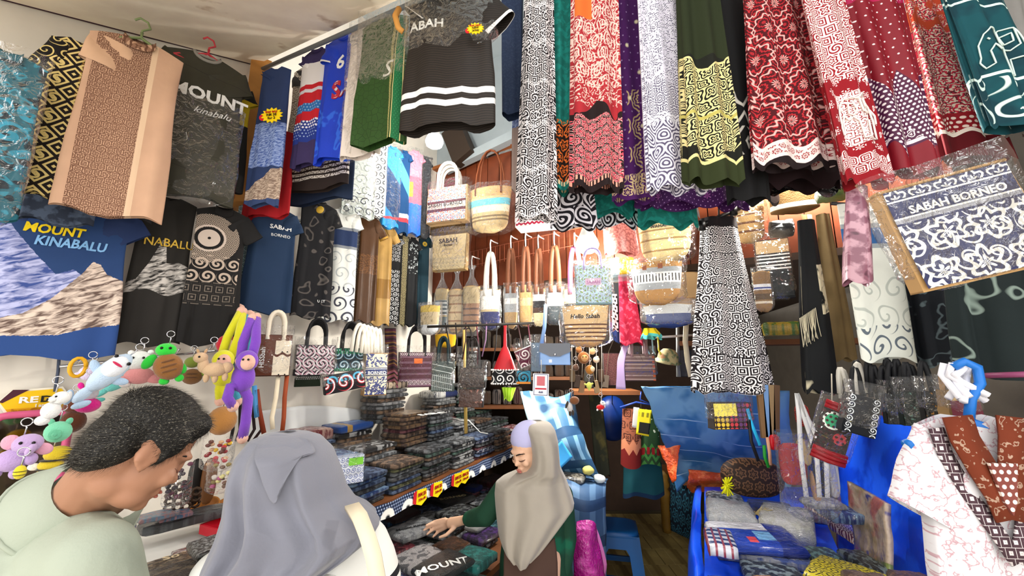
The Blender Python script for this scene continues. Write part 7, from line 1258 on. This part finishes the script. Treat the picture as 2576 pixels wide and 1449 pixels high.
WT = fab('white_striped_top2', 'e2e2dc', ('17171c', {'z': (1.235, 1.25), 'dg': -.35}), ('9a9ca4', {'z': (1.19, 1.222), 'dg': -.35}), ('17171c', {'z': (1.16, 1.172), 'dg': -.35}), rough=.85, vary=.04)
tp, _ = rings('top', WT, t, o_, [(1292, 740, 905, 1.1, .03), (1305, 690, 942, 1.1, .07), (1340, 620, 968, 1.1, .11), (1390, 560, 988, 1.09, .135), (1449, 520, 1004, 1.08, .15), (1600, 500, 1010, 1.07, .16), (1800, 520, 1000, 1.06, .17), (2050, 500, 1010, 1.06, .17)], (5, .06), 72, 40, .4)
for s in (-1, 1):
    a = Nw + rw * .165 * s - Z * .085; e = a - Z * .27 + fw * .06; m = MB(); cap(m, a - o_, e - o_, .066, .06); cap(m, e - o_, e + fw * .13 - o_, .06, .05); link('sleeve', remesh(m, .008, 5, 'sleeve'), WT, t)
m = MB(); m.lathe([(.15, 1.0), (.17, .7), (.2, .35), (.24, .05), (.235, .045)], 40, (hip.x - o_.x, hip.y - o_.y, 0)); m.build('skirt', plain('5a5c66', .85), t)
m = MB(); m.ribbon([at(885, 1272, 1.0) - o_, at(905, 1300, .955) - o_, at(925, 1350, .935) - o_, at(940, 1400, .925) - o_, at(950, 1460, .915) - o_, at(955, 1560, .91) - o_], .032, (1, .2, 0), .008); tag(m.build('bag_strap', plain('d8cbb0', .8), None, True, o_), 'cream canvas bag strap over the shopper shoulder', 'bag strap')
# ---------------------------------------------------------------- seller
Hs = at(1329, 1126, 2.15); t = T('person', 'seller in taupe headscarf and green dress reaching over the shirts', 'person', (Hs.x + .02, Hs.y + .06, 0)); o_ = t.location.copy(); Ms = frame((-.72, -.62, -.38), .0); Ns = Hs + Vector((.03, .05, -.17)); rs = Vector((-.75, .66, 0)); fs_ = Vector((-.66, -.75, 0))
def px(x, y, Y): return at(x, y, Y)
shR, elR, wrR = px(1268, 1235, 2.2), px(1222, 1296, 2.22), px(1168, 1308, 2.36); hdR = px(1135, 1316, 2.42); shL, elL, wrL = px(1412, 1245, 2.22), px(1424, 1350, 2.24), px(1415, 1440, 2.2)
m = MB(); head_solids(m, Hs - o_, Ms, .95); cap(m, Hs - Z * .05 - o_, Ns - o_, .046, .05); cap(m, shR - o_, shL - o_, .055, .055); hip = Vector((Ns.x, Ns.y + .02, .88)); cap(m, Ns - Z * .12 - o_, hip - o_, .11, .12)
cap(m, shR - o_, elR - o_, .046, .038); cap(m, elR - o_, wrR - o_, .038, .024); cap(m, wrR - o_, hdR - o_, .024, .03); cap(m, shL - o_, elL - o_, .046, .038); cap(m, elL - o_, wrL - o_, .038, .026)
# right hand: palm and five fingers spread flat over the goods
for a, b, c_ in (((1120, 1306), (1094, 1312), (1072, 1322)), ((1118, 1312), (1088, 1320), (1066, 1334)), ((1120, 1320), (1092, 1330), (1074, 1344)), ((1124, 1326), (1102, 1338), (1090, 1350))):
    A_, B_, C_ = px(*a, 2.44), px(*b, 2.46), px(*c_, 2.44); cap(m, hdR - o_, A_ - o_, .016, .0105, 8, 2); cap(m, A_ - o_, B_ - o_, .0105, .0095, 8, 2); cap(m, B_ - o_, C_ - o_, .0095, .0075, 8, 2)
A_, B_, C_ = px(1142, 1328, 2.38), px(1122, 1346, 2.36), px(1106, 1352, 2.36); cap(m, hdR - o_, A_ - o_, .018, .013, 8, 2); cap(m, A_ - o_, B_ - o_, .0125, .01, 8, 2); cap(m, B_ - o_, C_ - o_, .01, .008, 8, 2)
hl = wrL - Z * .06; cap(m, wrL - o_, hl - o_, .026, .03)
for k in range(4): q = hl + rs * (.02 - .014 * k); cap(m, q - o_, q - Z * .06 - o_, .009, .0075, 8, 2)
cap(m, hl + fs_ * .02 - o_, hl + fs_ * .035 - Z * .04 - o_, .01, .008, 8, 2)
for s in (-1, 1): cap(m, hip + rs * .07 * s - o_, Vector((hip.x, hip.y, .06)) + rs * .08 * s - o_, .08, .042); cap(m, Vector((hip.x, hip.y, .035)) + rs * .08 * s - o_, Vector((hip.x, hip.y, .035)) + rs * .08 * s + fs_ * .15 - o_, .035, .028)
link('body', remesh(m, .0055, 3), skin('e0b496'), t); face_parts(t, Hs, Ms, o_, lid='5c3c30', brow='2c2018', lip='c07468', sc=.95)
m = MB(); m.ball(Hs - o_ + Ms @ Vector((0, -.014, .054)), (.078, .094, .078), 24, 16, Ms); m.build('under_scarf', fab('lilac_jersey', 'b4b2d8', rough=.85, vary=.04), t)
TAU = fab('taupe_jersey', 'a0988c', rough=.85, vary=.06, sheen=.2)
rings('headscarf', TAU, t, o_, [(1057, 1338, 1362, 2.2, .02), (1063, 1318, 1384, 2.17, .08), (1080, 1322, 1396, 2.14, .13), (1108, 1331, 1403, 2.13, .15), (1140, 1337, 1406, 2.13, .15), (1168, 1334, 1408, 2.14, .15), (1180, 1322, 1413, 2.15, .15), (1190, 1292, 1418, 2.16, .14), (1202, 1262, 1424, 2.17, .14), (1214, 1247, 1428, 2.17, .15), (1240, 1244, 1438, 2.17, .16), (1268, 1246, 1445, 2.16, .17), (1300, 1249, 1420, 2.15, .17), (1340, 1254, 1388, 2.14, .17), (1370, 1264, 1362, 2.13, .165), (1392, 1284, 1338, 2.12, .15)], (6, .15), 80, 50, 2.4)
GRN = fab('dark_green_dress', '163f2c', ('0f5a40', {'p': ('noi', 6., dict(k=3., t=.6))}), rough=.8, vary=.12)
rings('dress', GRN, t, o_, [(1195, 1300, 1385, 2.26, .05), (1215, 1268, 1425, 2.26, .1), (1260, 1262, 1434, 2.25, .13), (1330, 1266, 1428, 2.25, .135), (1400, 1258, 1434, 2.25, .14), (1480, 1254, 1448, 2.25, .15), (1700, 1250, 1456, 2.25, .16), (1905, 1248, 1462, 2.25, .17)], (6, .08), 64, 44, .7)
m = MB(); cap(m, shR - o_, elR - o_, .062, .054); cap(m, elR - o_, elR.lerp(wrR, .75) - o_, .054, .04); link('sleeve', remesh(m, .007, 5, 'sleeve'), GRN, t)
m = MB(); cap(m, shL - o_, elL - o_, .062, .056); cap(m, elL - o_, elL.lerp(wrL, .9) - o_, .056, .042); link('sleeve', remesh(m, .007, 5, 'sleeve'), GRN, t)
o = sheet('apron', None, [[(1268, 1385, 2.09), (1310, 1398, 2.07), (1350, 1390, 2.07), (1395, 1352, 2.1)], [(1266, 1430, 2.08), (1310, 1440, 2.05), (1350, 1440, 2.05), (1402, 1430, 2.09)], [(1262, 1520, 2.06), (1310, 1530, 2.03), (1350, 1530, 2.03), (1405, 1520, 2.07)], [(1255, 1620, 2.05), (1310, 1630, 2.02), (1350, 1630, 2.02), (1410, 1620, 2.06)]], plain('4c372e', .85), amp=.012, fr=9.); o.parent = t; o.location -= o_
# ================================================================ sign, mirror and plush key rings at the left
def onWall(x, y, off=.02): return WL.hit(x, y, off)
sp = [onWall(x, y, .02) for x, y in ((-8, 1012), (32, 982), (158, 972), (180, 1002), (158, 1042), (24, 1058))]
s0 = sp[0]; t = T('wall_sign', 'yellow hexagonal REDi shop sign on the white wall', 'sign', s0, WL.yaw)
Mi = Matrix.Rotation(-WL.yaw, 3, 'Z'); lp = [(Mi @ (p - s0)) for p in sp]; cx_ = sum(p.x for p in lp) / 6; cz_ = sum(p.z for p in lp) / 6
MB().prism([(p.x, p.z) for p in lp], -.002, .006).build('white_border', plain('f0ead8', .5), t, False)
MB().prism([(cx_ + (p.x - cx_) * .94, cz_ + (p.z - cz_) * .86) for p in lp], -.005, 0).build('yellow_face', fab('sign_yellow', 'f2c418', ('e0a010', {'z': (-1., cz_ - .02)}), rough=.4, bump=0), t, False)
MB().prism([(lp[0].x + .004, lp[0].z), (lp[1].x, lp[1].z + .002), (lp[1].x + .04, lp[1].z + .0), (lp[0].x + .012, lp[0].z - .004)], -.0065, -.004).build('maroon_corner', plain('4a1c2c', .5), t, False)
sw = abs(lp[3].x - lp[0].x)
text('RE', sw * .17, t, cx_ - sw * .13, -.006, cz_ + sw * .05, WHT, bold=.03, sx=1.4); text('Di', sw * .17, t, cx_ + sw * .14, -.006, cz_ + sw * .05, plain('1c1a14', .5), bold=.03, sx=1.4); text('I am REDI', sw * .09, t, cx_ + .03, -.006, cz_ - sw * .07, WHT, bold=.02); text('Jam Guna E', sw * .12, t, cx_ - .0, -.006, cz_ - sw * .155, plain('b87a10', .5), bold=.03, sx=1.2)
# pink mirror
Pm = onWall(60, 1160, .06); t = T('wall_mirror', 'pink framed rounded mirror hanging behind the plush toys', 'mirror', Pm, WL.yaw); w_, h_ = .1, .17
rp = []
for cxx, czz, a0 in ((w_ - .04, h_ - .04, 0), (-w_ + .04, h_ - .04, 90), (-w_ + .04, -h_ + .04, 180), (w_ - .04, -h_ + .04, 270)):
    for k in range(5): a = radians(a0 + k * 22.5); rp.append(Vector((cxx + .04 * cos(a), 0, czz + .04 * sin(a))))
MB().tube(rp + [rp[0], rp[1]], .013, 8).build('frame', plain('d05c84', .4), t); MB().prism([(p.x, p.z) for p in rp], .0, .004).build('glass', fab('mirror_glass', '8c7a6c', metal=1., rough=.06, bump=0, vary=0), t, False)
m = MB(); m.tube([onWall(150, 880, .02), onWall(146, 935, .02), onWall(138, 985, .03)], .005, 6); tag(m.build('power_cable', plain('4a5468', .5)), 'dark grey cable hanging down over the yellow sign', 'cord')
m = MB(); m.tube([onWall(150, 922, .05), onWall(700, 867, .05)], .006, 6)
for k in range(11): q = onWall(180 + k * 40, 919 - k * 4, .05); m.tube([q, q + NB * .1 + Z * .01, q + NB * .13 + Z * .03], .0035, 5)
tag(m.build('hook_rail', METAL), 'metal rail of prong hooks holding the plush key rings', 'rail')
def pp(x, y, off=.22): return LW.hit(x, y, off)
EY = lambda x, z, y=-.62: ('eye', '100c0c', [((x, y, z), .07), ((-x, y, z), .07)])
YP = .6
plush('plush_shark', 'pale blue shark plush with red mouth hanging diagonally', pp(264, 946, .33), .058, [('body', 'b8cce0', [((0, 0, .2), (.42, .4, .9)), ((0, .05, -.9), (.2, .2, .4))]), ('belly', 'e4e8ee', [((0, -.2, .45), (.36, .3, .5))]), ('fin', 'a8c0d8', [((-.5, 0, .1), (.3, .1, .16), 30), ((.5, 0, .1), (.3, .1, .16), -30), ((.25, 0, -1.2), (.14, .1, .3), 30), ((-.25, 0, -1.2), (.14, .1, .3), -30)]), ('mouth', 'c02450', [((.02, -.48, .62), (.2, .06, .05))]), EY(.26, .82, -.28)], YP, radians(38))
plush('plush_shark', 'aqua shark tail plush behind the pale blue shark', pp(288, 968, .13), .045, [('body', '6cc8c0', [((0, 0, .3), (.36, .3, .8)), ((0, 0, -.6), (.16, .14, .4))]), ('fin', '5cb8b0', [((.25, 0, -1.), (.14, .1, .3), 30), ((-.25, 0, -1.), (.14, .1, .3), -30), ((-.5, 0, .2), (.25, .1, .12), 30)])], YP, radians(48))
plush('plush_bear', 'white bear plush in pink trousers on the hook rail', pp(352, 935, .23), .052, [('head', 'e4e6e2', [((-.1, 0, .55), (.52, .46, .5)), ((-.45, 0, .95), .13), ((.3, 0, .98), .13), ((-.5, -.2, .5), (.22, .2, .18))]), ('trousers', 'd88c8c', [((.0, 0, -.2), (.6, .48, .42)), ((.5, -.05, -.35), (.45, .24, .22), 20), ((-.45, -.1, -.4), (.3, .26, .24))]), ('foot', 'e8e0dc', [((-.45, -.2, -.62), (.22, .2, .14))]), ('eye', '100c0c', [((-.28, -.42, .7), .06), ((.12, -.44, .7), .06)]), ('nose', '100c0c', [((-.55, -.36, .55), .06)])], YP)
plush('plush_turtle', 'bright green turtle plush with ridged brown shell', pp(418, 922, .34), .05, [('head', '2ecc3a', [((-.1, 0, .85), (.44, .4, .36))]), ('limb', '28c038', [((-.7, 0, .25), (.24, .2, .42), 30), ((.65, 0, -.1), (.2, .16, .3), -20), ((.0, .0, -.75), (.22, .2, .2)), ((.6, 0, -.6), (.2, .18, .2))]), ('shell', '8c5c2c', [((.1, -.1, .0), (.62, .42, .7), -20)]), ('shell_ridge', '6c4420', [((.1, -.5, .3), (.3, .06, .05), -20), ((.15, -.52, .05), (.36, .06, .05), -20), ((.2, -.5, -.2), (.32, .06, .05), -20)]), ('eye', '100c0c', [((-.25, -.36, .95), .07), ((.1, -.38, .95), .07)])], YP)
plush('plush_turtle', 'olive green turtle plush behind the bright one', pp(480, 940, .16), .042, [('head', '7a8a34', [((0, 0, .8), (.46, .4, .4))]), ('limb', '8aa83c', [((.7, -.05, .1), (.24, .2, .3)), ((-.6, 0, .0), (.2, .2, .3))]), ('shell', '7a5430', [((.1, -.1, -.2), (.6, .4, .55))]), ('shell_ridge', '5c3c20', [((.1, -.48, 0), (.34, .06, .05)), ((.1, -.48, -.25), (.34, .06, .05))])], YP)
plush('plush_alpaca', 'curly beige alpaca plush beside the monkeys', pp(530, 925, .36), .05, [('body', 'cfae8a', [((.2, 0, -.1), (.62, .4, .4)), ((.75, 0, .0), (.3, .3, .32))]), ('head', 'd2b08c', [((-.5, -.05, .55), (.34, .3, .3)), ((-.35, 0, .15), (.26, .26, .42))]), ('ear', 'c09a72', [((-.65, 0, .88), (.07, .06, .16), -20), ((-.32, 0, .9), (.07, .06, .16), 20)]), ('leg', 'cfae8a', [((-.15, 0, -.55), (.15, .15, .26)), ((.25, 0, -.58), (.15, .15, .26)), ((.7, 0, -.5), (.15, .15, .26))]), ('eye', '100c0c', [((-.55, -.33, .6), .06)])], YP)
plush('plush_elephant', 'lilac elephant plush with pink ears', pp(52, 1140, .36), .05, [('head', 'b89cc8', [((.15, 0, .35), (.46, .42, .4)), ((.35, -.35, .15), (.14, .2, .26), 20)]), ('ear', 'd89cb0', [((.62, 0, .1), (.3, .1, .24), 20), ((-.35, .05, .45), (.28, .1, .3), -10)]), ('body', 'b498c8', [((-.2, 0, -.25), (.5, .42, .44))]), ('limb', 'b498c8', [((-.75, -.05, -.2), (.3, .18, .16), 20), ((.35, -.1, -.25), (.2, .18, .24)), ((-.6, -.1, -.65), (.26, .2, .22), 30), ((.0, -.1, -.75), (.2, .2, .22))]), ('eye', '100c0c', [((.05, -.4, .45), .06), ((.4, -.36, .42), .06)])], YP)
plush('crochet_cat', 'mint green crochet cat head', pp(146, 1086, .24), .038, [('head', '7ad0a8', [((0, 0, 0), (.62, .5, .62))]), ('ear', '6cc49c', [((-.35, 0, .58), (.16, .12, .22), -20), ((.4, 0, .58), (.16, .12, .22), 20)]), ('swirl', '68bc94', [((0, -.48, -.1), (.3, .06, .3)), ((0, -.53, -.1), (.12, .05, .12))])], YP)
plush('crochet_bee', 'yellow and black striped crochet bee', pp(128, 1166, .2), .045, [('body', 'd8bc28', [((.2, 0, .45), (.55, .42, .4)), ((0, 0, -.05), (.48, .4, .3)), ((-.12, 0, -.5), (.38, .34, .32))]), ('stripe', '1c1810', [((.08, 0, .18), (.53, .44, .06)), ((-.05, 0, -.25), (.46, .41, .06))]), ('wing', 'e8e4d8', [((-.6, .1, -.1), (.24, .1, .18)), ((.6, .1, -.1), (.24, .1, .18))])], YP)
plush('crochet_bee', 'tiny yellow striped bee key ring below the elephant', pp(50, 1188, .5), .018, [('body', 'd8c428', [((0, 0, 0), (.5, .4, .7))]), ('stripe', '1c1810', [((0, 0, .1), (.53, .43, .1)), ((0, 0, -.25), (.5, .4, .1))])], YP)
plush('plush_dog', 'plain white dog plush between sign and brown bear', pp(132, 1030, .36), .04, [('head', 'e6e6e4', [((.25, 0, .6), (.38, .34, .34)), ((.0, -.2, .55), (.2, .2, .16))]), ('body', 'e0e0de', [((-.05, 0, -.05), (.4, .36, .45)), ((-.3, 0, -.55), (.3, .26, .26))]), ('ear', 'd0d0d0', [((.55, 0, .7), (.1, .12, .24))]), ('nose', '100c0c', [((-.18, -.3, .56), .06)]), ('eye', '100c0c', [((.12, -.32, .7), .05)])], YP)
plush('plush_bear', 'brown bear plush hanging behind the white dog', pp(182, 1050, .1), .05, [('head', '5c2c18', [((0, 0, .55), (.42, .36, .36)), ((-.3, 0, .85), .13), ((.3, 0, .85), .13)]), ('body', '54280f', [((.05, 0, -.2), (.5, .4, .55))])], YP)
plush('plush_bird', 'white and magenta round bird plush with ruffle', pp(216, 1006, .24), .042, [('head', 'e0dce4', [((.05, 0, .35), (.45, .4, .4))]), ('body', 'c8147c', [((.1, 0, -.3), (.58, .44, .42))]), ('crest', 'd81c8c', [((-.3, 0, .8), (.14, .1, .2), -20), ((.1, 0, .85), (.14, .1, .2), 20)]), ('eye', '100c0c', [((-.1, -.36, .45), .06)])], YP)
plush('plush_unicorn', 'lilac and white fluffy unicorn plush under yellow clip', pp(226, 938, .14), .036, [('head', 'd8cce8', [((0, 0, 0), (.6, .5, .55)), ((-.5, -.1, -.15), (.3, .26, .24))]), ('mane', 'b89cd8', [((.4, 0, .2), (.35, .3, .4))])], YP)
plush('fur_ball', 'round caramel fur ball with pink nose', pp(558, 1058), .062, [('body', 'b07a3c', [((0, 0, 0), (.62, .58, .68))]), ('nose', 'e0a898', [((-.6, -.1, -.15), (.14, .12, .12))])], YP)
m = MB(); m.tube([pp(200, 902) + (A * cos(a * pi / 7) * .02 + Z * sin(a * pi / 7) * .032) - Z * .03 for a in range(15)], .006, 8); tag(m.build('carabiner', plain('d8a018', .35)), 'yellow carabiner clip holding the unicorn plush', 'clip')
# long-armed monkeys
def monkey(label, hands, head, body, legs, col, off=.25, r=.017):
    Pb = pp(*body, off); t = T('plush_monkey', label, 'plush toy', Pb, group='long-armed plush monkeys'); q = lambda p, o=off: pp(*p, o) - Pb
    Fm = fur(col); PE = fur('e0b09c')
    for k, h in enumerate(hands):
        s = q(body) + Vector((.02 if k else -.02, 0, .04)); MB().tube([s, s.lerp(q(h), .5) + Vector((.012 if k else -.012, 0, 0)), q(h)], [r, r * 1.05, r * .9], 10).build('arm', Fm, t); MB().ball(q(h), (.018, .016, .02), 10, 8).build('hand', PE, t)
    MB().ball(q(head, off + .03), (.042, .04, .045), 16, 12).build('head', Fm, t); hd = q(head, off + .03)
    MB().ball(hd + Vector((.02, -.026, -.006)), (.03, .02, .032), 14, 10).build('face', PE, t); MB().ball(hd + Vector((-.04, 0, 0)), (.012, .01, .015), 8, 6).build('ear', PE, t)
    for dx in (.012, .034): MB().ball(hd + Vector((dx, -.046, .006)), .0045, 8, 6).build('eye', BLK, t)
    MB().ball((0, 0, 0), (.045, .04, .062), 16, 12).build('body', Fm, t)
    for lg in legs:
        ps = [Vector((0, 0, -.035))] + [q(p) for p in lg]; MB().tube([ps[0]] + [ps[0].lerp(ps[1], .5)] + ps[1:], r * 1.05, 10).build('leg', Fm, t); MB().ball(ps[-1], (.022, .02, .024), 10, 8).build('foot', PE, t)
monkey('purple plush monkey with long arms raised to the hook', [(634, 800), (646, 798)], (622, 908), (612, 950), [[(580, 972), (572, 1000), (586, 1022)], [(624, 1000), (618, 1060), (610, 1102)]], '7a44b8', .38, .019)
monkey('light blue plush monkey behind the purple one', [(628, 790), (632, 792)], (606, 905), (602, 940), [[(594, 985), (596, 1010)]], '4aacd0', .17)
monkey('yellow plush monkey hanging beside the beige alpaca', [(606, 782), (612, 784)], (562, 906), (560, 938), [[(552, 980), (554, 1008)]], 'd8d420', .22)
monkey('red plush monkey highest in the monkey bunch', [(602, 774), (606, 776)], (570, 866), (572, 896), [[(578, 940)]], 'c4142c', .09)
# key rings near the seller
def pc(x, y, Y=2.55): return at(x, y, Y)
plush('plush_lion', 'caramel lion plush in the key ring bunch behind the big basket', pc(1468, 900), .055, [('mane', '8c5420', [((0, 0, 0), (.7, .5, .7))]), ('face', 'c8965c', [((.05, -.35, -.05), (.42, .3, .4))]), EY(.18, .1)])
plush('plush_lion', 'smaller golden lion plush below the caramel one', pc(1484, 930), .042, [('mane', 'a86c24', [((0, 0, 0), (.7, .5, .7))]), ('face', 'e0c8a0', [((.3, -.3, .1), (.4, .3, .4))])])
plush('plush_bird', 'pale yellow chick plush under the lion plushes', pc(1482, 970), .036, [('body', 'c8cc5c', [((0, 0, 0), (.5, .4, .6)), ((-.6, 0, .2), (.3, .14, .16), 20), ((.5, 0, .3), (.3, .14, .16), -20), ((0, 0, -.6), (.2, .2, .3))])])
plush('plush_monkey', 'brown and white striped monkey plush over the blue sheet', pc(1438, 1020), .06, [('head', '7a4a28', [((.3, 0, .5), (.5, .4, .42))]), ('body', 'c8c4c0', [((-.2, 0, -.2), (.32, .28, .5))]), ('limb', '3c342c', [((-.5, -.1, .1), (.14, .14, .4), 20), ((-.2, -.1, -.75), (.14, .14, .3)), ((.1, -.1, -.7), (.14, .14, .3))])])
plush('plush_dog', 'white puppy plush in a red jumper beside the aisle', pc(1512, 1022), .042, [('head', 'ecebe8', [((.25, 0, .45), (.38, .34, .34)), ((.45, -.3, .4), (.2, .18, .15))]), ('jumper', 'c4141c', [((-.1, 0, -.15), (.62, .4, .4))]), ('ear', 'd8d8d8', [((.55, 0, .1), (.12, .1, .36))]), ('paw', 'ecebe8', [((-.6, -.2, -.5), .15), ((.1, -.2, -.55), .15)]), EY(.2, .55, -.33)])
for i, (x, y, c) in enumerate(((1456, 880, '9a6430'), (1490, 884, 'c8a878'), (1500, 905, 'd8c8b0'), (1448, 925, '5c4030'))): plush('plush_charm', ['tawny pompom charm at the top of the key ring bunch', 'beige pompom charm beside the lion plush', 'cream pompom charm at the bunch side', 'dark brown pompom charm near the purse'][i], pc(x, y, 2.6), .03, [('body', c, [((0, 0, 0), (.7, .6, .7)), ((.2, -.2, .5), .3)])])
for i in range(8):
    x, y = 1440 + i * 12, 945 + 14 * (i % 3); m = MB(); m.box((0, 0, 0), (.035, .02, .08)); m.tube([(0, 0, .03), (.002, 0, .2), (0, -.15, .3)], .002, 5); tag(m.build('trinket', plain(['5c4a30', '3c2c20', '7a5c3c', '4a4a40', '2c2420', '8c7450', '44301c', '6c6050'][i], .5), None, False, at(x, y, 2.75), (0, .2 * sin(i), 0)), '%s wooden trinket hanging under the key ring bunch' % ['khaki', 'umber', 'tan', 'grey-green', 'blackish', 'sandy', 'chestnut', 'stone'][i], 'trinket', 'wooden trinkets by the key rings')
# dark cords dropping behind the fur ball
for i in range(5): m = MB(); m.tube([LW.hit(590 + i * 14, 990, .1), LW.hit(586 + i * 18, 1080, .12), LW.hit(580 + i * 14, 1110, .12)], .007, 6); tag(m.build('braided_cord', plain(['14100f', '1c1414', '3c1c1c', '241414', '2c1414'][i], .7)), '%s braided cord behind the purple monkey legs' % ['black', 'near-black', 'oxblood', 'dark brown', 'maroon brown'][i], 'cord')

# strings the small hanging things are tied to
for i, (x, y0, y1, Y, wh) in enumerate(((1482, 838, 975, 2.56, 'through the chick and lion plushes'), (1500, 832, 906, 2.6, 'above the cream pompom charm'), (1448, 836, 926, 2.6, 'above the dark brown pompom charm'), (1438, 836, 1010, 2.56, 'above the striped monkey plush'), (1513, 832, 1010, 2.56, 'above the red-jumper puppy'), (1361, 905, 944, 2.33, 'above the white card'), (1464, 880, 950, 2.76, 'among the wooden trinkets'), (1500, 880, 975, 2.76, 'at the side of the wooden trinkets'), (1495, 985, 1045, 3.6, 'above the dark olive cloth'), (1612, 1000, 1172, 3.2, 'behind the batik cloths'), (2092, 940, 1040, 1.6, 'above the red beaded pouch'))):
    m = MB(); m.tube([at(x, y0, Y), at(x + 1, (y0 + y1) / 2, Y), at(x, y1, Y)], .0022, 5); tag(m.build('hanging_string', plain('b8b0a0', .7)), 'thin pale string %s' % wh, 'string')

m = MB(); m.tube([at(1430, 838, 2.58), at(1530, 832, 2.58)], .006, 6); m.tube([at(1440, 838, 2.58), at(1440, 800, 2.58)], .005, 5); tag(m.build('keyring_bar', METAL), 'small metal bar holding the lion plush key ring bunch', 'bar')
